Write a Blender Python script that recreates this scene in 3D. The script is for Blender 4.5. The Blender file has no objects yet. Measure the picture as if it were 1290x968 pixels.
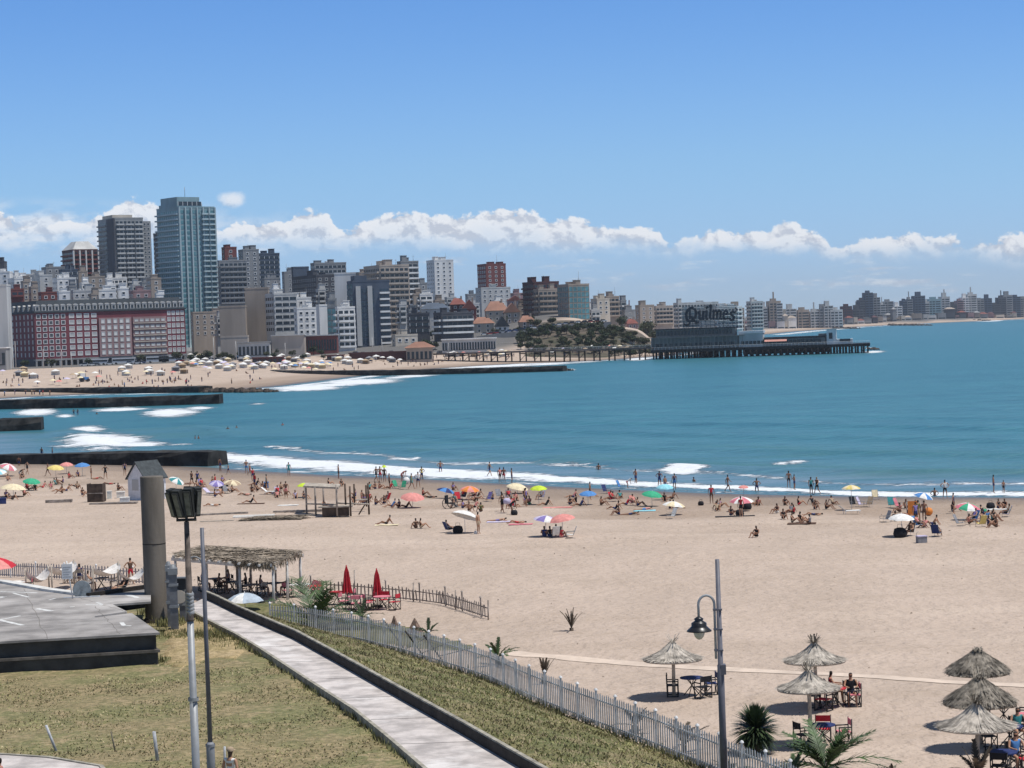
import bpy, math, random
import numpy as np
from mathutils import Vector, Matrix
R = math.radians
sc = bpy.context.scene
COL = sc.collection
rnd = random.Random(7)

# ---------------------------------------------------------------- camera
F = 2800.0; CX, CY = 645.0, 484.0; CAMZ = 17.0
PITCH = math.atan(74 / F); ROLL = R(2.0)
fw = Vector((0, math.cos(PITCH), -math.sin(PITCH)))
r0 = Vector((1, 0, 0)); u0 = Vector((0, math.sin(PITCH), math.cos(PITCH)))
rt = r0 * math.cos(ROLL) - u0 * math.sin(ROLL)
up = u0 * math.cos(ROLL) + r0 * math.sin(ROLL)
cam = bpy.data.cameras.new('camera'); camo = bpy.data.objects.new('camera', cam); COL.objects.link(camo)
cam.sensor_width = 36; cam.lens = 36 * F / 1290; cam.clip_start = 1; cam.clip_end = 60000
M3 = Matrix((rt, up, -fw)).transposed()
camo.matrix_world = Matrix.Translation((0, 0, CAMZ)) @ M3.to_4x4()
sc.camera = camo

# ---------------------------------------------------------------- view, sun
sc.view_settings.view_transform = 'Standard'; sc.view_settings.look = 'None'
sc.view_settings.exposure = 0.0; sc.view_settings.gamma = 1
SUN_EL, SUN_AZ = R(69), math.atan2(.96, -.25)
sl = bpy.data.lights.new('sun', 'SUN'); sl.energy = 4.55; sl.angle = R(.53); sl.color = (1, .965, .91)
so = bpy.data.objects.new('sun', sl); COL.objects.link(so)
tosun = Vector((math.sin(SUN_AZ) * math.cos(SUN_EL), math.cos(SUN_AZ) * math.cos(SUN_EL), math.sin(SUN_EL)))
so.rotation_euler = tosun.to_track_quat('Z', 'Y').to_euler(); so.location = (30, 30, 300)
sc.cycles.max_bounces = 6; sc.cycles.transparent_max_bounces = 6; sc.cycles.volume_bounces = 0
sc.cycles.use_denoising = True

# ---------------------------------------------------------------- node helper
class E:
    """socket with operators"""
    def __init__(s, nt, sock): s.nt = nt; s.s = sock
    def _m(s, op, *a, clamp=False):
        n = s.nt.nodes.new('ShaderNodeMath'); n.operation = op; n.use_clamp = clamp
        for i, x in enumerate((s,) + a):
            if isinstance(x, E): s.nt.links.new(x.s, n.inputs[i])
            else: n.inputs[i].default_value = x
        return E(s.nt, n.outputs[0])
    def __add__(s, o): return s._m('ADD', o)
    __radd__ = __add__
    def __mul__(s, o): return s._m('MULTIPLY', o)
    __rmul__ = __mul__
    def __sub__(s, o): return s._m('SUBTRACT', o)
    def __rsub__(s, o): return (s * -1) + o
    def __truediv__(s, o): return s._m('DIVIDE', o)
    def max(s, o): return s._m('MAXIMUM', o)
    def min(s, o): return s._m('MINIMUM', o)
    def abs(s): return s._m('ABSOLUTE')
    def pow(s, o): return s._m('POWER', o)
    def sat(s): return s._m('ADD', 0.0, clamp=True)
    def ss(s, a, b):
        n = s.nt.nodes.new('ShaderNodeMapRange'); n.interpolation_type = 'SMOOTHSTEP'
        s.nt.links.new(s.s, n.inputs[0]); n.inputs[1].default_value = a; n.inputs[2].default_value = b
        if a > b:
            n.inputs[1].default_value = b; n.inputs[2].default_value = a; n.inputs[3].default_value = 1; n.inputs[4].default_value = 0
        return E(s.nt, n.outputs[0])
def lk(nt, a, b):
    if isinstance(a, E): nt.links.new(a.s, b)
    elif a is not None: b.default_value = a
def comb(nt, x, y, z):
    n = nt.nodes.new('ShaderNodeCombineXYZ')
    for i, q in enumerate((x, y, z)): lk(nt, q, n.inputs[i])
    return E(nt, n.outputs[0])
def sep(nt, v):
    n = nt.nodes.new('ShaderNodeSeparateXYZ'); nt.links.new(v.s, n.inputs[0])
    return [E(nt, n.outputs[i]) for i in range(3)]
def noise(nt, vec, scale, detail=4, rough=.5, dist=0, w=None):
    n = nt.nodes.new('ShaderNodeTexNoise'); nt.links.new(vec.s, n.inputs['Vector'])
    n.inputs['Scale'].default_value = scale; n.inputs['Detail'].default_value = detail
    n.inputs['Roughness'].default_value = rough; n.inputs['Distortion'].default_value = dist
    return E(nt, n.outputs['Fac'])
def vscale(nt, vec, s):
    n = nt.nodes.new('ShaderNodeVectorMath'); n.operation = 'MULTIPLY'
    nt.links.new(vec.s, n.inputs[0]); n.inputs[1].default_value = s
    return E(nt, n.outputs[0])
def mixc(nt, f, a, b):
    n = nt.nodes.new('ShaderNodeMix'); n.data_type = 'RGBA'
    lk(nt, f, n.inputs[0])
    for q, i in ((a, 6), (b, 7)):
        if isinstance(q, E): nt.links.new(q.s, n.inputs[i])
        else: n.inputs[i].default_value = (*q, 1) if len(q) == 3 else q
    return E(nt, n.outputs[2])
def geo_pos(nt): return E(nt, nt.nodes.new('ShaderNodeNewGeometry').outputs['Position'])
def objc(nt): return E(nt, nt.nodes.new('ShaderNodeTexCoord').outputs['Object'])

# ---------------------------------------------------------------- world: sky with a band of fair weather cumulus
w = bpy.data.worlds.new('World'); sc.world = w; w.use_nodes = True
nt = w.node_tree; nt.nodes.clear()
sky = nt.nodes.new('ShaderNodeTexSky'); sky.sky_type = 'NISHITA'; sky.sun_disc = False
sky.sun_elevation = SUN_EL; sky.sun_rotation = SUN_AZ; sky.altitude = 0
sky.air_density = 1.0; sky.dust_density = .12; sky.ozone_density = 4.5
skyc = E(nt, sky.outputs[0])
gen = E(nt, nt.nodes.new('ShaderNodeTexCoord').outputs['Generated'])
dx, dy, dz = sep(nt, gen)
yy = dy.max(.05)
u = dx / yy; v = dz / yy
vec = comb(nt, u, v * 1.25, 0.3)
big = noise(nt, vec, 38, 3, .5)
puff = noise(nt, vec, 95, 7, .58, .15)
puff2 = noise(nt, comb(nt, u + .002, v * 1.25 + .0042, 0.3), 95, 7, .58, .15)
fc = nt.nodes.new('ShaderNodeFloatCurve'); cur = fc.mapping.curves[0]
prof = [(-40, 25), (0, 40), (40, 22), (85, 26), (110, 30), (140, 35), (172, 54), (205, 56), (228, 48), (262, 20), (285, 18), (300, 30), (325, 32), (345, 24), (362, 26), (380, 44), (405, 46), (425, 38), (448, 24), (480, 40), (520, 46), (545, 42), (575, 38), (610, 44), (640, 52), (680, 49), (705, 40), (745, 42), (775, 36), (810, 33), (838, 30), (850, 15), (862, 20), (890, 32), (915, 33), (945, 34), (975, 32), (992, 40), (1022, 38), (1048, 22), (1064, 13), (1080, 20), (1098, 30), (1140, 31), (1170, 40), (1190, 36), (1215, 32), (1240, 29), (1262, 29), (1290, 32), (1330, 28)]
pts = [((px + 100) / 1490, h / 80.0) for px, h in prof]
cur.points[0].location = (0, .3); cur.points[1].location = (1, .2)
for x, y in pts: cur.points.new(x, y)
fc.mapping.update()
tin = (u * F + (CX + 100)) / 1490.0
nt.links.new(tin.sat().s, fc.inputs['Value'])
T = E(nt, fc.outputs[0]) * (80 / F)
vb = u * -.056 + .0345
q = vb + T + (puff - .5) * .016 + (big - .5) * .008 - v - .0012
atop = q.ss(-.0002, .0015)
abase = (v - vb + (puff - .5) * .010 + (big - .5) * .012).ss(-.0045, .0065)
lit = ((puff - puff2) * 7.5 + q.ss(.020, .001) * .70 + (puff - .5) * .8 + .34).sat()
wisp = noise(nt, comb(nt, u * .35, v * 2.2, .9), 95, 4, .55)
wa = wisp.ss(.53, .72) * (v - vb + .009).abs().ss(.014, .002) * .55
left = u.ss(-.05, -.2) * noise(nt, comb(nt, u * .6, v * 1.6, .1), 60, 4, .5).ss(.36, .6) * (v - vb - .004).abs().ss(.016, .003) * .75
# a lone puff
du = (u - (-.1225)) / .0075; dv = (v - .0608) / .0042
lone = (1.0 - (du * du + dv * dv)) + (puff - .5) * 1.9
al = (atop * abase * (.90 - q.ss(.002, .020) * .34)).max(wa).max(left).max(lone.ss(-.1, 1.3) * .75) * dy.ss(.05, .3)
K = 6.6
ccol = mixc(nt, lit, (.68 * K, .72 * K, .82 * K), (1.06 * K, 1.07 * K, 1.10 * K))
tint = nt.nodes.new('ShaderNodeMix'); tint.data_type = 'RGBA'; tint.blend_type = 'MULTIPLY'; tint.inputs[0].default_value = 1
nt.links.new(skyc.s, tint.inputs[6]); tc = mixc(nt, (dz / yy).ss(.015, .075), (.48, .67, 1.12), (.525, .715, 1.01)); tc = mixc(nt, dz.ss(.07, .17), tc, (.415, .645, .99)); tc = mixc(nt, dz.ss(.18, .34), tc, (.68, .62, .56)); nt.links.new(tc.s, tint.inputs[7])  # unseen upper sky toned down and warmed to cut fill and deepen shadows
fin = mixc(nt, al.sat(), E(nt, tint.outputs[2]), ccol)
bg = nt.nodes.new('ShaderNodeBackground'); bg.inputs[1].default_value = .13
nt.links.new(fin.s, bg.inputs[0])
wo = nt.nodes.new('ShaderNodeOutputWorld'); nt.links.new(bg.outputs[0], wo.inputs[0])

# ---------------------------------------------------------------- pixel -> world measuring helpers (photo pixels)
def ray(px, py):
    return (rt * ((px - CX) / F) + up * (-(py - CY) / F) + fw)
def atz(px, py, z):
    d = ray(px, py); t = (z - CAMZ) / d.z
    return Vector((d.x * t, d.y * t, z))
def atY(px, py, Y):
    d = ray(px, py); t = Y / d.y
    return Vector((d.x * t, Y, CAMZ + d.z * t))

# ---------------------------------------------------------------- mesh helper
class MB:
    def __init__(s): s.v = []; s.f = []; s.m = []; s.sm = []
    def add(s, vs, fs, mi=0, smooth=False):
        o = len(s.v); s.v += [tuple(p) for p in vs]
        for f in fs: s.f.append(tuple(i + o for i in f)); s.m.append(mi); s.sm.append(smooth)
        return s
    def box(s, x0, y0, z0, x1, y1, z1, mi=0):
        return s.add([(x0, y0, z0), (x1, y0, z0), (x1, y1, z0), (x0, y1, z0), (x0, y0, z1), (x1, y0, z1), (x1, y1, z1), (x0, y1, z1)],
                     [(0, 3, 2, 1), (4, 5, 6, 7), (0, 1, 5, 4), (1, 2, 6, 5), (2, 3, 7, 6), (3, 0, 4, 7)], mi)
    def obox(s, c, ax, ay, az, mi=0):
        c, ax, ay, az = map(Vector, (c, ax, ay, az))
        vs = [c + ax * i + ay * j + az * k for k in (-1, 1) for j in (-1, 1) for i in (-1, 1)]
        return s.add(vs, [(0, 2, 3, 1), (4, 5, 7, 6), (0, 1, 5, 4), (1, 3, 7, 5), (3, 2, 6, 7), (2, 0, 4, 6)], mi)
    def tube(s, p0, p1, r0, r1=None, n=8, mi=0, cap=True, smooth=True):
        return s.path([p0, p1], [r0, r0 if r1 is None else r1], n, mi, cap, smooth)
    def path(s, pts, rs, n=8, mi=0, cap=True, smooth=True):
        pts = [Vector(p) for p in pts]
        if not isinstance(rs, (list, tuple)): rs = [rs] * len(pts)
        o = len(s.v); ref = None
        for i, p in enumerate(pts):
            d = (pts[min(i + 1, len(pts) - 1)] - pts[max(i - 1, 0)]).normalized()
            if ref is None: ref = Vector((0, 0, 1)) if abs(d.z) < .9 else Vector((1, 0, 0))
            a = d.cross(ref).normalized(); b = a.cross(d).normalized(); ref = b
            for k in range(n):
                t = 2 * math.pi * k / n
                s.v.append(tuple(p + (a * math.cos(t) + b * math.sin(t)) * rs[i]))
        for i in range(len(pts) - 1):
            for k in range(n):
                s.f.append((o + i * n + k, o + i * n + (k + 1) % n, o + (i + 1) * n + (k + 1) % n, o + (i + 1) * n + k)); s.m.append(mi); s.sm.append(smooth)
        if cap:
            s.f.append(tuple(o + k for k in range(n))[::-1]); s.m.append(mi); s.sm.append(False)
            e = o + (len(pts) - 1) * n; s.f.append(tuple(e + k for k in range(n))); s.m.append(mi); s.sm.append(False)
        return s
    def lathe(s, prof, n=16, mi=0, c=(0, 0, 0), smooth=True, phase=0):
        o = len(s.v)
        for r, z in prof:
            for k in range(n):
                t = 2 * math.pi * k / n + phase; s.v.append((c[0] + r * math.cos(t), c[1] + r * math.sin(t), c[2] + z))
        for i in range(len(prof) - 1):
            for k in range(n):
                s.f.append((o + i * n + k, o + i * n + (k + 1) % n, o + (i + 1) * n + (k + 1) % n, o + (i + 1) * n + k)); s.m.append(mi if not callable(mi) else mi(k)); s.sm.append(smooth)
        return s
    def prism(s, poly, z0, z1, mi=0):
        n = len(poly); a = sum(poly[i][0] * poly[(i + 1) % n][1] - poly[(i + 1) % n][0] * poly[i][1] for i in range(n))
        if a < 0: poly = poly[::-1]
        vs = [(p[0], p[1], z0) for p in poly] + [(p[0], p[1], z1) for p in poly]
        return s.add(vs, [tuple(range(n))[::-1], tuple(range(n, 2 * n))] + [(i, (i + 1) % n, (i + 1) % n + n, i + n) for i in range(n)], mi)
    def mesh(s, name, mats):
        me = bpy.data.meshes.new(name); me.from_pydata(s.v, [], s.f)
        for m in (mats if isinstance(mats, (list, tuple)) else [mats]): me.materials.append(m)
        me.polygons.foreach_set('material_index', s.m); me.polygons.foreach_set('use_smooth', s.sm); me.update()
        return me
    def build(s, name, mats, parent=None, loc=(0, 0, 0), rz=0):
        return obj(name, s.mesh(name, mats), parent, loc, rz)
def obj(name, me, parent=None, loc=(0, 0, 0), rz=0, rot=None, scale=None):
    o = bpy.data.objects.new(name, me); COL.objects.link(o)
    if parent: o.parent = parent
    o.location = loc; o.rotation_euler = rot if rot else (0, 0, rz)
    if scale: o.scale = scale
    return o
def tag(o, label=None, cat=None, group=None, kind=None):
    if label: o['label'] = label
    if cat: o['category'] = cat
    if group: o['group'] = group
    if kind: o['kind'] = kind
    return o
def empty(name, loc, rz=0, label=None, cat=None, group=None):
    o = bpy.data.objects.new(name, None); COL.objects.link(o); o.location = loc; o.rotation_euler = (0, 0, rz)
    return tag(o, label, cat, group)
def copy_tree(o, parent=None):
    c = o.copy(); COL.objects.link(c); c.parent = parent
    for ch in list(o.children): copy_tree(ch, c)
    return c

# ---------------------------------------------------------------- materials
MATS = {}
def mat(name, col, rough=.7, var=.12, scale=1.5, bump=0, bscale=20, spec=.3, metal=0, streak=False, dirt=None, two=False):
    if name in MATS: return MATS[name]
    m = bpy.data.materials.new(name); m.use_nodes = True; nt = m.node_tree
    b = nt.nodes['Principled BSDF']; b.inputs['Roughness'].default_value = rough
    b.inputs['Specular IOR Level'].default_value = spec; b.inputs['Metallic'].default_value = metal
    c0 = tuple(max(0, x * (1 - var * 1.6)) for x in col); c1 = tuple(min(1, x * (1 + var)) for x in col)
    if var > 0 or bump:
        P = objc(nt)
        if streak: P2 = vscale(nt, P, (1, 1, .15))
        else: P2 = P
        n = noise(nt, P2, scale, 5, .6)
        c = mixc(nt, n.ss(.3, .7), c0, c1)
        if dirt:
            n2 = noise(nt, vscale(nt, P, (1, 1, .5)), scale * .37, 4, .6)
            c = mixc(nt, n2.ss(.52, .72), c, dirt)
        nt.links.new(c.s, b.inputs['Base Color'])
        if bump:
            nb = noise(nt, P, bscale, 4, .6); bn = nt.nodes.new('ShaderNodeBump'); bn.inputs['Strength'].default_value = bump; bn.inputs['Distance'].default_value = .05
            nt.links.new(nb.s, bn.inputs['Height']); nt.links.new(bn.outputs[0], b.inputs['Normal'])
    else: b.inputs['Base Color'].default_value = (*col, 1)
    MATS[name] = m
    return m
# ---------------------------------------------------------------- terrain
SHpx = [(262, 589), (300, 592), (400, 598), (520, 603), (640, 610), (780, 617), (900, 622), (1100, 626), (1290, 627), (1480, 628)]
shore = []
W = lambda a, b: tuple(atz(a, b, 0)[:2])
near = [W(*p) for p in SHpx]
far = [W(*p) for p in [(262, 589), (150, 585), (0, 584), (-140, 583), (-140, 545), (-110, 520), (-60, 507), (20, 501), (110, 497), (225, 494.5), (300, 491), (345, 487.5), (390, 482), (440, 475.5), (490, 470), (560, 464), (640, 459), (700, 457), (780, 453), (850, 447.5), (880, 437), (905, 428), (945, 423.5), (1000, 418), (1035, 415.5), (1060, 413), (1110, 410.5), (1150, 408.2), (1210, 406), (1290, 402.2), (1345, 398), (1500, 391)]]
# near is walked right->left reversed; close far round the right side
poly = near[::-1] + far[1:] + [(9000, 9000), (9000, near[-1][1] - 60)]
SP = np.array(poly)
def sdist(x, y):
    """signed distance to the shore: + inland, - in the sea"""
    x = np.asarray(x, float); y = np.asarray(y, float)
    d = np.full(x.shape, 1e9); ins = np.zeros(x.shape, bool); n = len(SP)
    for i in range(n):
        ax, ay = SP[i]; bx, by = SP[(i + 1) % n]
        ex, ey = bx - ax, by - ay; L = ex * ex + ey * ey
        t = np.clip(((x - ax) * ex + (y - ay) * ey) / L, 0, 1)
        d = np.minimum(d, np.hypot(x - ax - t * ex, y - ay - t * ey))
        c = (ay > y) != (by > y)
        with np.errstate(divide='ignore', invalid='ignore'):
            xi = (bx - ax) * (y - ay) / (by - ay if by != ay else 1e-9) + ax
        ins ^= c & (x < xi)
    return np.where(ins, -d, d)
def sstep(x, a, b):
    t = np.clip((x - a) / (b - a), 0, 1); return t * t * (3 - 2 * t)
def terr(x, y):
    x = np.asarray(x, float); y = np.asarray(y, float); d = sdist(x, y)
    z = np.where(d > 0, 1.9 * (1 - np.exp(-d / 55)), np.maximum(d * .04, -2.5))
    town = sstep(y, 600, 900)
    z = z + town * sstep(d, 45, 110) * 2.6
    hill = 17 * np.exp(-((x - 35) / 85) ** 2 / 2 - ((y - 1330) / 190) ** 2 / 2)
    z = z + hill * sstep(d, 8, 110) + 10 * sstep(d, 90, 500) * sstep(y, 1000, 1700)
    z = z + 10.0 * sstep(y, 1015, 1116) * sstep(x, -6, 40) * (1 - sstep(x, 70, 96)) * sstep(d, 8, 30) * (1 - sstep(y, 1250, 1400))
    # soft rises of the near sand
    b = sstep(d, 3, 25) * (1 - sstep(y, 400, 600))
    z = z + b * .06 * (np.sin(x * .31 + y * .11) + np.sin(x * .17 - y * .23 + 2) + np.sin(y * .43 + x * .07))
    return z
def tz(x, y): return float(terr(np.array([x]), np.array([y]))[0])
def G(px, py, dz=0):
    """ground point seen at this photo pixel"""
    d = ray(px, py); Y = np.concatenate([np.arange(50, 320, 1.0), np.arange(320, 1500, 4.0)])
    z = CAMZ + d.z / d.y * Y; h = z - np.maximum(terr(Y * d.x / d.y, Y), -.2); k = int(np.argmax(h < 0)) or len(Y) - 1
    a, b = Y[k - 1], Y[k]
    for _ in range(9):
        m_ = (a + b) / 2
        if CAMZ + d.z / d.y * m_ - max(-.2, tz(m_ * d.x / d.y, m_)) < 0: b = m_
        else: a = m_
    return Vector((b * d.x / d.y, b, tz(b * d.x / d.y, b) + dz))

def grid_mesh(name, ys, tans, zf, m, attr=None):
    Y, Tn = np.meshgrid(ys, tans, indexing='ij'); X = Y * Tn; Z = zf(X, Y)
    V = np.stack([X, Y, Z], -1).reshape(-1, 3); nr, nc = X.shape
    i = np.arange(nr - 1)[:, None] * nc + np.arange(nc - 1)[None]
    Fq = np.stack([i, i + 1, i + 1 + nc, i + nc], -1).reshape(-1, 4)
    me = bpy.data.meshes.new(name); me.vertices.add(len(V)); me.vertices.foreach_set('co', V.ravel())
    me.loops.add(Fq.size); me.loops.foreach_set('vertex_index', Fq.ravel())
    me.polygons.add(len(Fq)); me.polygons.foreach_set('loop_start', np.arange(len(Fq)) * 4); me.polygons.foreach_set('loop_total', np.full(len(Fq), 4))
    me.update(calc_edges=True); me.polygons.foreach_set('use_smooth', np.ones(len(Fq), bool)); me.materials.append(m)
    if attr:
        for an, av in attr(X, Y).items():
            a = me.attributes.new(an, 'FLOAT', 'POINT'); a.data.foreach_set('value', av.ravel())
    o = bpy.data.objects.new(name, me); COL.objects.link(o); return o

# sand
m = bpy.data.materials.new('sand'); m.use_nodes = True; nt = m.node_tree; b = nt.nodes['Principled BSDF']
P = geo_pos(nt); x_, y_, z_ = sep(nt, P)
n1 = noise(nt, vscale(nt, P, (1, .6, 1)), .22, 4, .6); n2 = noise(nt, P, 2.2, 4, .65)
c0_ = noise(nt, vscale(nt, P, (.05, .30, 1)), 1, 5, .6)
foot = noise(nt, vscale(nt, P, (1, .8, 1)), 1.5, 3, .55)
c = mixc(nt, n1.ss(.3, .7), (.425, .338, .272), (.485, .387, .315))
n3 = noise(nt, vscale(nt, P, (.55, 1, 1)), 1.1, 5, .7)
c = mixc(nt, n3.ss(.5, .72) * .30, c, (.56, .45, .36))
c = mixc(nt, c0_.ss(.50, .68) * .30, c, (.36, .28, .215)); c = mixc(nt, noise(nt, vscale(nt, P, (.02, .12, 1)), 1, 3, .5).ss(.56, .66) * .35, c, (.56, .455, .37))
c = mixc(nt, foot.ss(.60, .72) * .38, c, (.30, .23, .17)); c = mixc(nt, n2.ss(.56, .72) * .55, c, (.27, .21, .155))
c = mixc(nt, noise(nt, P, 6, 3, .6).ss(.58, .72) * .32, c, (.27, .21, .155))
wet = (z_ + (noise(nt, vscale(nt, P, (1, 1, 0)), .09, 4, .6) - .5) * .35)
c = mixc(nt, wet.ss(.95, .60) * .70, c, (.30, .225, .17)); c = mixc(nt, wet.ss(.50, .28) * .6, c, (.22, .17, .135))
c = mixc(nt, wet.ss(.25, .02), c, (.15, .12, .10))
at = nt.nodes.new('ShaderNodeAttribute'); at.attribute_name = 'green'
gr = E(nt, at.outputs['Fac'])
c = mixc(nt, (gr + (noise(nt, P, .06, 4, .6) - .5) * .8).ss(.4, .6), c, mixc(nt, noise(nt, P, .05, 4, .6).ss(.36, .52), (.05, .055, .032), (.12, .098, .075)))
at = nt.nodes.new('ShaderNodeAttribute'); at.attribute_name = 'town'
c = mixc(nt, E(nt, at.outputs['Fac']), c, (.13, .125, .12))
nt.links.new(c.s, b.inputs['Base Color'])
rgh = wet.ss(.0, .3) * .5 + .35; nt.links.new(rgh.s, b.inputs['Roughness']); b.inputs['Specular IOR Level'].default_value = .2
bn = nt.nodes.new('ShaderNodeBump'); bn.inputs['Strength'].default_value = .55; bn.inputs['Distance'].default_value = .16
hb = n2 + noise(nt, P, .9, 3, .6) * .8 + foot.ss(.35, .65) * .9
nt.links.new(hb.s, bn.inputs['Height']); nt.links.new(bn.outputs[0], b.inputs['Normal'])
ys = np.concatenate([np.arange(15, 60, 3), np.arange(60, 300, 1.2), np.arange(300, 700, 6), np.arange(700, 1500, 5), np.geomspace(1500, 9000, 50)])
tans = np.concatenate([[-1.6, -1.1, -.7, -.5, -.4, -.33], np.linspace(-.28, .28, 260), [.33, .4, .5, .7, 1.1, 1.6]])
def gattr(X, Y):
    d = sdist(X, Y)
    g = sstep(Y, 1012, 1025) * sstep(X, 0, 14) * (1 - sstep(X, 76, 92)) * (1 - sstep(Y, 1180, 1230)) * sstep(d, 10, 20)
    t = sstep(Y, 1030, 1045) * sstep(d, 62, 80) * (1 - g)
    return {'green': g, 'town': t}
tag(grid_mesh('ground', ys, tans, terr, m, gattr), 'pale beige beach sand sloping to the water, with the rising ground under the town', None, None, 'structure')

# sea
foam_el = [  # px centre, half width px, half height px (0 = on the water), strength
    (215, 520, 32, 6, 1), (250, 514, 22, 3, .8), (150, 516, 34, 3.5, .9), (108, 541, 24, 5, .95), (128, 556, 44, 9, 1.15), (175, 560, 45, 6, .8), (165, 551, 32, 3.5, .6),
    (45, 519, 26, 5, .95), (82, 524, 14, 3, .8), (325, 509, 18, 1.5, .7), (225, 560, 40, 2.5, .5),
    (385, 489, 38, 3.4, 1.1), (455, 481, 42, 3.6, 1.1), (420, 485, 55, 2.6, .9), (520, 474, 32, 2, .9), (500, 476, 30, 1.6, .8), (360, 492, 20, 2, .8),
    (620, 461.5, 75, 1.7, 1), (690, 459, 45, 1.4, .9), (735, 456, 35, 1.2, .9), (805, 452.5, 18, 1.6, 1.1), (580, 465.5, 40, 1.5, .9), (715, 466, 14, 1.6, .9), (205, 500, 70, 1.4, .6),
    (860, 592.5, 28, 5, 1.15), (845, 589, 18, 2.2, .6), (1003, 582, 30, 6, .62), (985, 584, 26, 5, .55), (525, 577, 6, 2, .8), (790, 562, 14, 1.5, .6), (835, 586, 10, 1.5, .7),
    (1100, 443.5, 26, 1.6, .95), (1095, 438.5, 14, 1, .8), (1250, 404.3, 46, .9, 1), (1110, 411, 22, .8, .8), (895, 431, 16, 1, .9), (1010, 419.5, 18, .8, .7),
    (350, 573, 9, 1.4, .4), (700, 545, 8, 1, .5), (930, 520, 7, .8, .5), (1170, 540, 9, 1, .5), (480, 535, 7, .9, .45), (1060, 500, 6, .7, .5), (630, 500, 5, .6, .5), (760, 480, 5, .5, .5)]
def foam_attr(X, Y):
    d = -sdist(X, Y)
    f = np.full(X.shape, -1.0)
    nearm = (Y < 330) & (X > -60)
    # the breaking line of the near beach, wide at the left, thin at the right
    tl = sstep(-X, -30, 45)
    wob = np.sin(X * .11) * 1.6 + np.sin(X * .29 + 1) * .9
    c1 = 4.5 + tl * 8 + wob; w1 = 3.3 + tl * 6.5
    f = np.where(nearm, np.maximum(f, 1.0 - np.abs(d - c1) / w1 * .85), f)
    f = np.where(nearm, np.maximum(f, .50 - np.abs(d - (17 + 14 * tl + wob * 2)) / 9), f)
    f = np.where(nearm, np.maximum(f, .46 - np.abs(d - 1.5) / 3.5), f)
    f = np.where(~nearm & (Y < 2000), np.maximum(f, .75 - np.abs(d - 7) / 9), f)
    f = np.where(Y >= 2000, np.maximum(f, .7 - np.abs(d - 22) / 30), f)
    for (a, bb, hw, hh, s) in foam_el:
        c0 = atz(a, bb, 0); cr = atz(a + hw, bb, 0); cu = atz(a, bb - hh, 0); cd = atz(a, bb + hh, 0)
        rx = abs(cr.x - c0.x); ry = (cu.y - cd.y) / 2
        sk = (c0.x / c0.y)
        yy_ = Y - c0.y; xx_ = X - c0.x - sk * yy_
        r = np.sqrt((xx_ / rx) ** 2 + (yy_ / ry) ** 2)
        f = np.maximum(f, s * 1.12 - r * .80)
    sh = (Y < 420) * np.exp(-np.maximum(d, 0) / 38)
    dc = d - (29 + 3 * np.sin(X * .045) + 1.5 * np.sin(X * .13)); swl = (Y < 420) * (np.exp(-(dc / 3.6) ** 2) * sstep(X, -5, 20) + .7 * np.exp(-((dc - 24) / 4.5) ** 2) * sstep(X, 15, 35))
    wash = (Y < 420) * np.exp(-((d - 15) / 9) ** 2)
    return {'foam': f, 'shal': sh, 'swell': swl, 'wash': wash}
m = bpy.data.materials.new('sea_water'); m.use_nodes = True; nt = m.node_tree; b = nt.nodes['Principled BSDF']
P = geo_pos(nt)
def attr(nt, n): a = nt.nodes.new('ShaderNodeAttribute'); a.attribute_name = n; return E(nt, a.outputs['Fac'])
fa = attr(nt, 'foam'); sh = attr(nt, 'shal')
sw = noise(nt, vscale(nt, P, (.012, .055, 1)), 1, 4, .55)
sw2 = noise(nt, vscale(nt, P, (.05, .22, 1)), 1, 5, .6)
c = mixc(nt, sw.ss(.3, .7), (.032, .140, .188), (.047, .180, .225))
c = mixc(nt, sw2.ss(.52, .75) * .5, c, (.05, .22, .26))
c = mixc(nt, sw2.ss(.45, .25) * .6, c, (.014, .085, .125))
rip = noise(nt, vscale(nt, P, (.16, .75, 1)), 1, 5, .7)
c = mixc(nt, rip.ss(.50, .68) * .55, c, (.085, .27, .32)); c = mixc(nt, rip.ss(.48, .34) * .6, c, (.012, .085, .13))
c = mixc(nt, sh * (sw.ss(.35, .65) * .6 + .4) * .75, c, (.12, .20, .245))
grn = noise(nt, vscale(nt, P, (.010, .075, 1)), 1, 3, .5).ss(.52, .62) * sh.ss(.12, .4) * sh.ss(.75, .5)
c = mixc(nt, grn * .4, c, (.05, .15, .115)); c = mixc(nt, attr(nt, 'swell') * (sw2.ss(.3, .6) * .4 + .6) * .7, c, (.035, .135, .115)); c = mixc(nt, attr(nt, 'wash') * sw2.ss(.25, .65) * .7, c, (.19, .26, .34))
fn = noise(nt, vscale(nt, P, (.35, .8, 1)), 1.0, 6, .72); fn2 = noise(nt, vscale(nt, P, (.05, .16, 1)), 1.0, 4, .6)
fn3 = noise(nt, vscale(nt, P, (.9, 2.4, 1)), 1.0, 5, .75); fm = (fa + (fn - .5) * 1.5 + (fn2 - .5) * 1.3 + (fn3 - .5) * 1.2).ss(.36, .52) * .9
cap = noise(nt, vscale(nt, P, (.12, .5, 1)), 1.0, 5, .7).ss(.735, .79) * .55
fm = fm.max(cap)
c = mixc(nt, fm, c, (.80, .82, .84))
nt.links.new(c.s, b.inputs['Base Color'])
rr = fm * .5 + .28; nt.links.new(rr.s, b.inputs['Roughness']); b.inputs['IOR'].default_value = 1.33; b.inputs['Specular IOR Level'].default_value = .22
bn = nt.nodes.new('ShaderNodeBump'); bn.inputs['Strength'].default_value = 1; bn.inputs['Distance'].default_value = 1.0
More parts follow.
